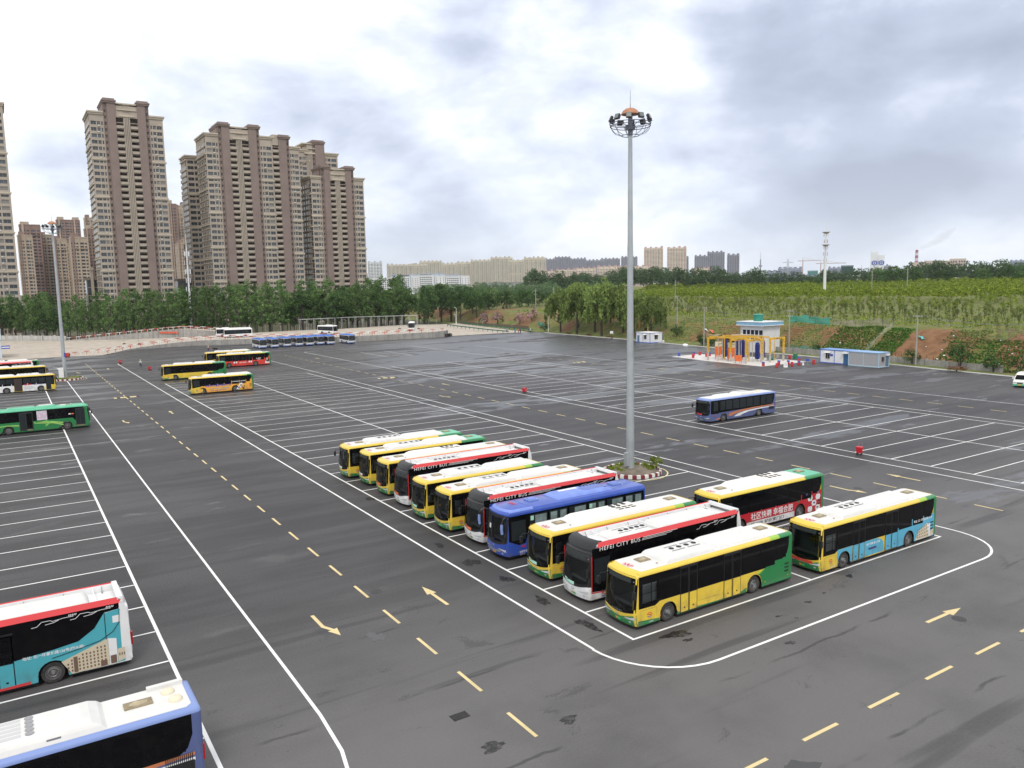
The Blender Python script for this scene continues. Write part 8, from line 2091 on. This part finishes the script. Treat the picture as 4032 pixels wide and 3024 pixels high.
# ------------------------------------------------------------------ van
def van():
    t = thing('white_van', 'white van with green lower body at the right edge', 'van', (136.0, 62.2, 0), R(16))
    W, H, L = .95, 2.25, 5.2; cream = mat('van_cream', (.76, .76, .70), .35, coat=.4)
    prof = [(.0, .32), (-.02, .75), (.10, 1.02), (.55, 1.18), (1.25, 1.85), (1.55, 2.08), (2.1, 2.2), (4.6, 2.2), (5.0, 2.08), (5.18, 1.2), (5.2, .32)]
    n = len(prof); b = MB(); v = []
    def wd(z): return interp(z, (.3, .8, 1.2, 2.0, 2.2), (.92, .95, .94, .80, .72))
    for sd in (-1, 1):
        for x, z in prof: v.append((x, sd*wd(z), z))
    f = [(i, i+1, n+i+1, n+i) for i in range(n-1)]; b.add(v, f, 0)
    b.add(v[:n], [tuple(range(n))], 0); b.add(v[n:], [tuple(range(n-1, -1, -1))], 0); o = b.build('body', cream, t, 35)
    o.modifiers.new('soft', 'BEVEL').width = .05
    b = MB(); b.box(-.04, 5.22, -.955, .955, .30, .58); b.build('green_sill', B_LGRN, t)
    b = MB(); b.quad((.60, -.80, 1.24), (.60, .80, 1.24), (1.24, .70, 1.90), (1.24, -.70, 1.90)); 
    for i in range(len(b.v)): b.v[i] = (b.v[i][0]-.03, b.v[i][1], b.v[i][2]+.02)
    b.build('windscreen', B_TINT, t)
    for sd in (-1, 1):
        for a, c in ((1.2, 2.0), (2.1, 3.4), (3.5, 4.7)):
            b = MB(); q = [(a+(.35 if a < 1.5 else 0), sd*(wd(1.25)+.012), 1.25), (c, sd*(wd(1.25)+.012), 1.25), (c, sd*(wd(1.9)+.012), 1.9), (a+(.5 if a < 1.5 else 0), sd*(wd(1.9)+.012), 1.9)]; b.quad(*(q if sd < 0 else q[::-1])); b.build('side_window', B_TINT, t)
        b = MB(); b.box(-.04, .12, sd*.7-.18, sd*.7+.18, .72, .92); b.build('headlight', B_LAMP, t)
        b = MB(); b.box(.85, 1.0, sd*1.08-.12, sd*1.08+.12, 1.28, 1.55); b.build('mirror', cream, t)
        for x in (.95, 4.1):
            e = link('wheel', None, t, (x, sd*.83, .34), PI if sd > 0 else 0, .7); link('tyre', TYRE, e); link('rim', RIM_F, e)
    b = MB(); b.box(-.05, .0, -.42, .42, .62, .85); g = b.build('grille', B_BLKM, t)
    for i in range(3): b = MB(); b.box(-.06, -.05, -.4, .4, .65+.07*i, .67+.07*i); b.build('grille_bar', B_CHR, g)
    b = MB(); b.box(-.07, -.04, -.22, .22, .38, .52); b.build('number_plate', B_PYEL, t)
    b = MB(); b.box(2.4, 3.2, -.4, .4, 2.2, 2.32); b.build('roof_unit', cream, t)
    text_obj('公务用车', (0, -1, 0), (.4, 0, .9), (.28, .25, 1.08), B_SKY, t, .14)
van()

# ------------------------------------------------------------------ people
def person(label, x, y, rz, shirt, trousers, hat=None, stride=.22, z=0.0, vest=None, h=1.7):
    t = thing('person', label, 'person', (x, y, z), rz, None); k = h/1.7
    J = {'pelvis': (0, 0, .92, .13), 'chest': (0, 0, 1.25, .15), 'neck': (0, 0, 1.43, .06), 'head': (-.02, 0, 1.52, .085), 'crown': (-.01, 0, 1.66, .075),
         'hipl': (0, .09, .88, .095), 'kneel': (-stride*.5, .10, .48, .065), 'ankl': (-stride*.6, .10, .08, .045), 'toel': (-stride*.6-.16, .10, .04, .04),
         'hipr': (0, -.09, .88, .095), 'kneer': (stride*.25, -.10, .48, .065), 'ankr': (stride, -.10, .10, .045), 'toer': (stride-.15, -.10, .04, .04),
         'shl': (0, .19, 1.37, .065), 'ell': (.06, .25, 1.10, .05), 'wrl': (-.08, .24, .88, .036), 'hal': (-.12, .23, .80, .03), 'shr': (0, -.19, 1.37, .065), 'elr': (.04, -.25, 1.10, .05), 'wrr': (-.06, -.24, .87, .036), 'har': (-.09, -.23, .79, .03)}
    E_ = [('pelvis', 'chest'), ('chest', 'neck'), ('neck', 'head'), ('head', 'crown'), ('pelvis', 'hipl'), ('hipl', 'kneel'), ('kneel', 'ankl'), ('ankl', 'toel'), ('pelvis', 'hipr'), ('hipr', 'kneer'), ('kneer', 'ankr'), ('ankr', 'toer'), ('chest', 'shl'), ('shl', 'ell'), ('ell', 'wrl'), ('wrl', 'hal'), ('chest', 'shr'), ('shr', 'elr'), ('elr', 'wrr'), ('wrr', 'har')]
    names = list(J); me = bpy.data.meshes.new('body'); me.from_pydata([tuple(c*k for c in J[n][:3]) for n in names], [(names.index(a), names.index(c)) for a, c in E_], []); me.materials.append(mat('skin', (.50, .32, .23), .6))
    o = link('body', me, t); md = o.modifiers.new('skin', 'SKIN')
    for i, n in enumerate(names): v = me.skin_vertices[0].data[i]; v.radius = (J[n][3]*k,)*2; v.use_root = (n == 'pelvis')
    sb = o.modifiers.new('smooth', 'SUBSURF'); sb.levels = sb.render_levels = 1
    P = lambda n: Vector(J[n][:3])*k
    def cloth(name, chains, m, g=.022):
        b = MB()
        for a, c, ra, rb in chains: b.cyl(P(a), P(c), (ra+g)*k, (rb+g)*k, 10)
        return b.build(name, m, t, 60)
    cloth('shirt', [('pelvis', 'chest', .135, .155), ('chest', 'neck', .155, .07), ('shl', 'ell', .062, .052), ('shr', 'elr', .062, .052), ('chest', 'shl', .10, .07), ('chest', 'shr', .10, .07)], shirt)
    cloth('trousers', [('hipl', 'kneel', .095, .07), ('kneel', 'ankl', .07, .05), ('hipr', 'kneer', .095, .07), ('kneer', 'ankr', .07, .05), ('pelvis', 'hipl', .13, .1), ('pelvis', 'hipr', .13, .1)], trousers, .018)
    if vest: cloth('vest', [('pelvis', 'chest', .145, .165), ('chest', 'neck', .165, .09)], vest, .03)
    if hat:
        b = MB(); b.lathe([(.15, 1.60), (.115, 1.63), (.105, 1.70), (.06, 1.75), (.01, 1.76)], 14); b.build('hat', hat, t, 60)
    else:
        b = MB(); b.lathe([(.095, 1.55), (.10, 1.62), (.08, 1.70), (.01, 1.74)], 12); b.build('hair', B_BLKM, t, 60)
navy = mat('cloth_navy', (.03, .04, .09), .9); pale = mat('cloth_pale', (.55, .56, .55), .9); org = mat('cloth_orange', (.80, .20, .06), .8); blue = mat('cloth_blue', (.10, .25, .50), .9); strawh = mat('straw_hat', (.70, .58, .30), .9)
person('person in pale shirt, dark trousers and straw hat walking on the left lot', 26.7, 206.6, R(60), pale, navy, strawh)
person('person in orange vest and straw hat beside a handcart near the yard wall', 50.2, 245.0, R(180), pale, navy, strawh, vest=org)
person('person in blue shirt bending near the guard rail end', 159.2, 246.8, R(40), blue, navy)
person('person in orange vest standing at the guard rail end', 160.1, 245.9, R(120), org, navy, None, .05, vest=org)
person('person in dark clothes close to the orange vest', 160.7, 245.5, R(200), navy, navy, None, .05)
person('person with pale hat walking near the approach road corner', 163.6, 243.1, R(10), pale, navy, M_WHITEP)
person('person in blue shirt between the green guard rails', 160.5, 254.5, R(10), blue, navy)
def handcart():
    t = thing('handcart', 'dark handcart pushed by the worker near the yard wall', 'handcart', (52.0, 245.0, 0), 0); m = mat('cart_dark', (.06, .03, .03), .7)
    b = MB(); b.add([(-.5, -.35, .45), (.6, -.35, .35), (.6, .35, .35), (-.5, .35, .45), (-.6, -.45, .95), (.8, -.45, .85), (.8, .45, .85), (-.6, .45, .95)], [(3, 2, 1, 0), (0, 1, 5, 4), (1, 2, 6, 5), (2, 3, 7, 6), (3, 0, 4, 7), (4, 5, 6, 7)]); b.build('tray', m, t)
    b = MB(); b.tube([(-.5, -.3, .5), (-1.5, -.3, .95)], .03, 5); b.tube([(-.5, .3, .5), (-1.5, .3, .95)], .03, 5); b.build('handles', B_GRL, t)
    b = MB(); b.lathe([(.2, -.06), (.3, -.05), (.3, .05), (.2, .06)], 16, 0, 'y', (.2, 0, .3)); b.build('wheel', M_BLACK, t)
handcart()

# ------------------------------------------------------------------ haze
def haze():
    b = MB(); b.box(-2200, 3600, -300, 4200, -1.5, 175)
    m = bpy.data.materials.new('haze'); m.use_nodes = True; nt = m.node_tree; nt.nodes.clear()
    o = nt.nodes.new('ShaderNodeOutputMaterial'); v = nt.nodes.new('ShaderNodeVolumePrincipled')
    v.inputs['Color'].default_value = (.86, .91, 1.0, 1); v.inputs['Density'].default_value = .00006; v.inputs['Anisotropy'].default_value = .3
    nt.links.new(v.outputs[0], o.inputs['Volume'])
    tag(b.build('haze', m), 'thin pale haze filling the air over the lot and city', 'haze', kind='stuff')
haze()
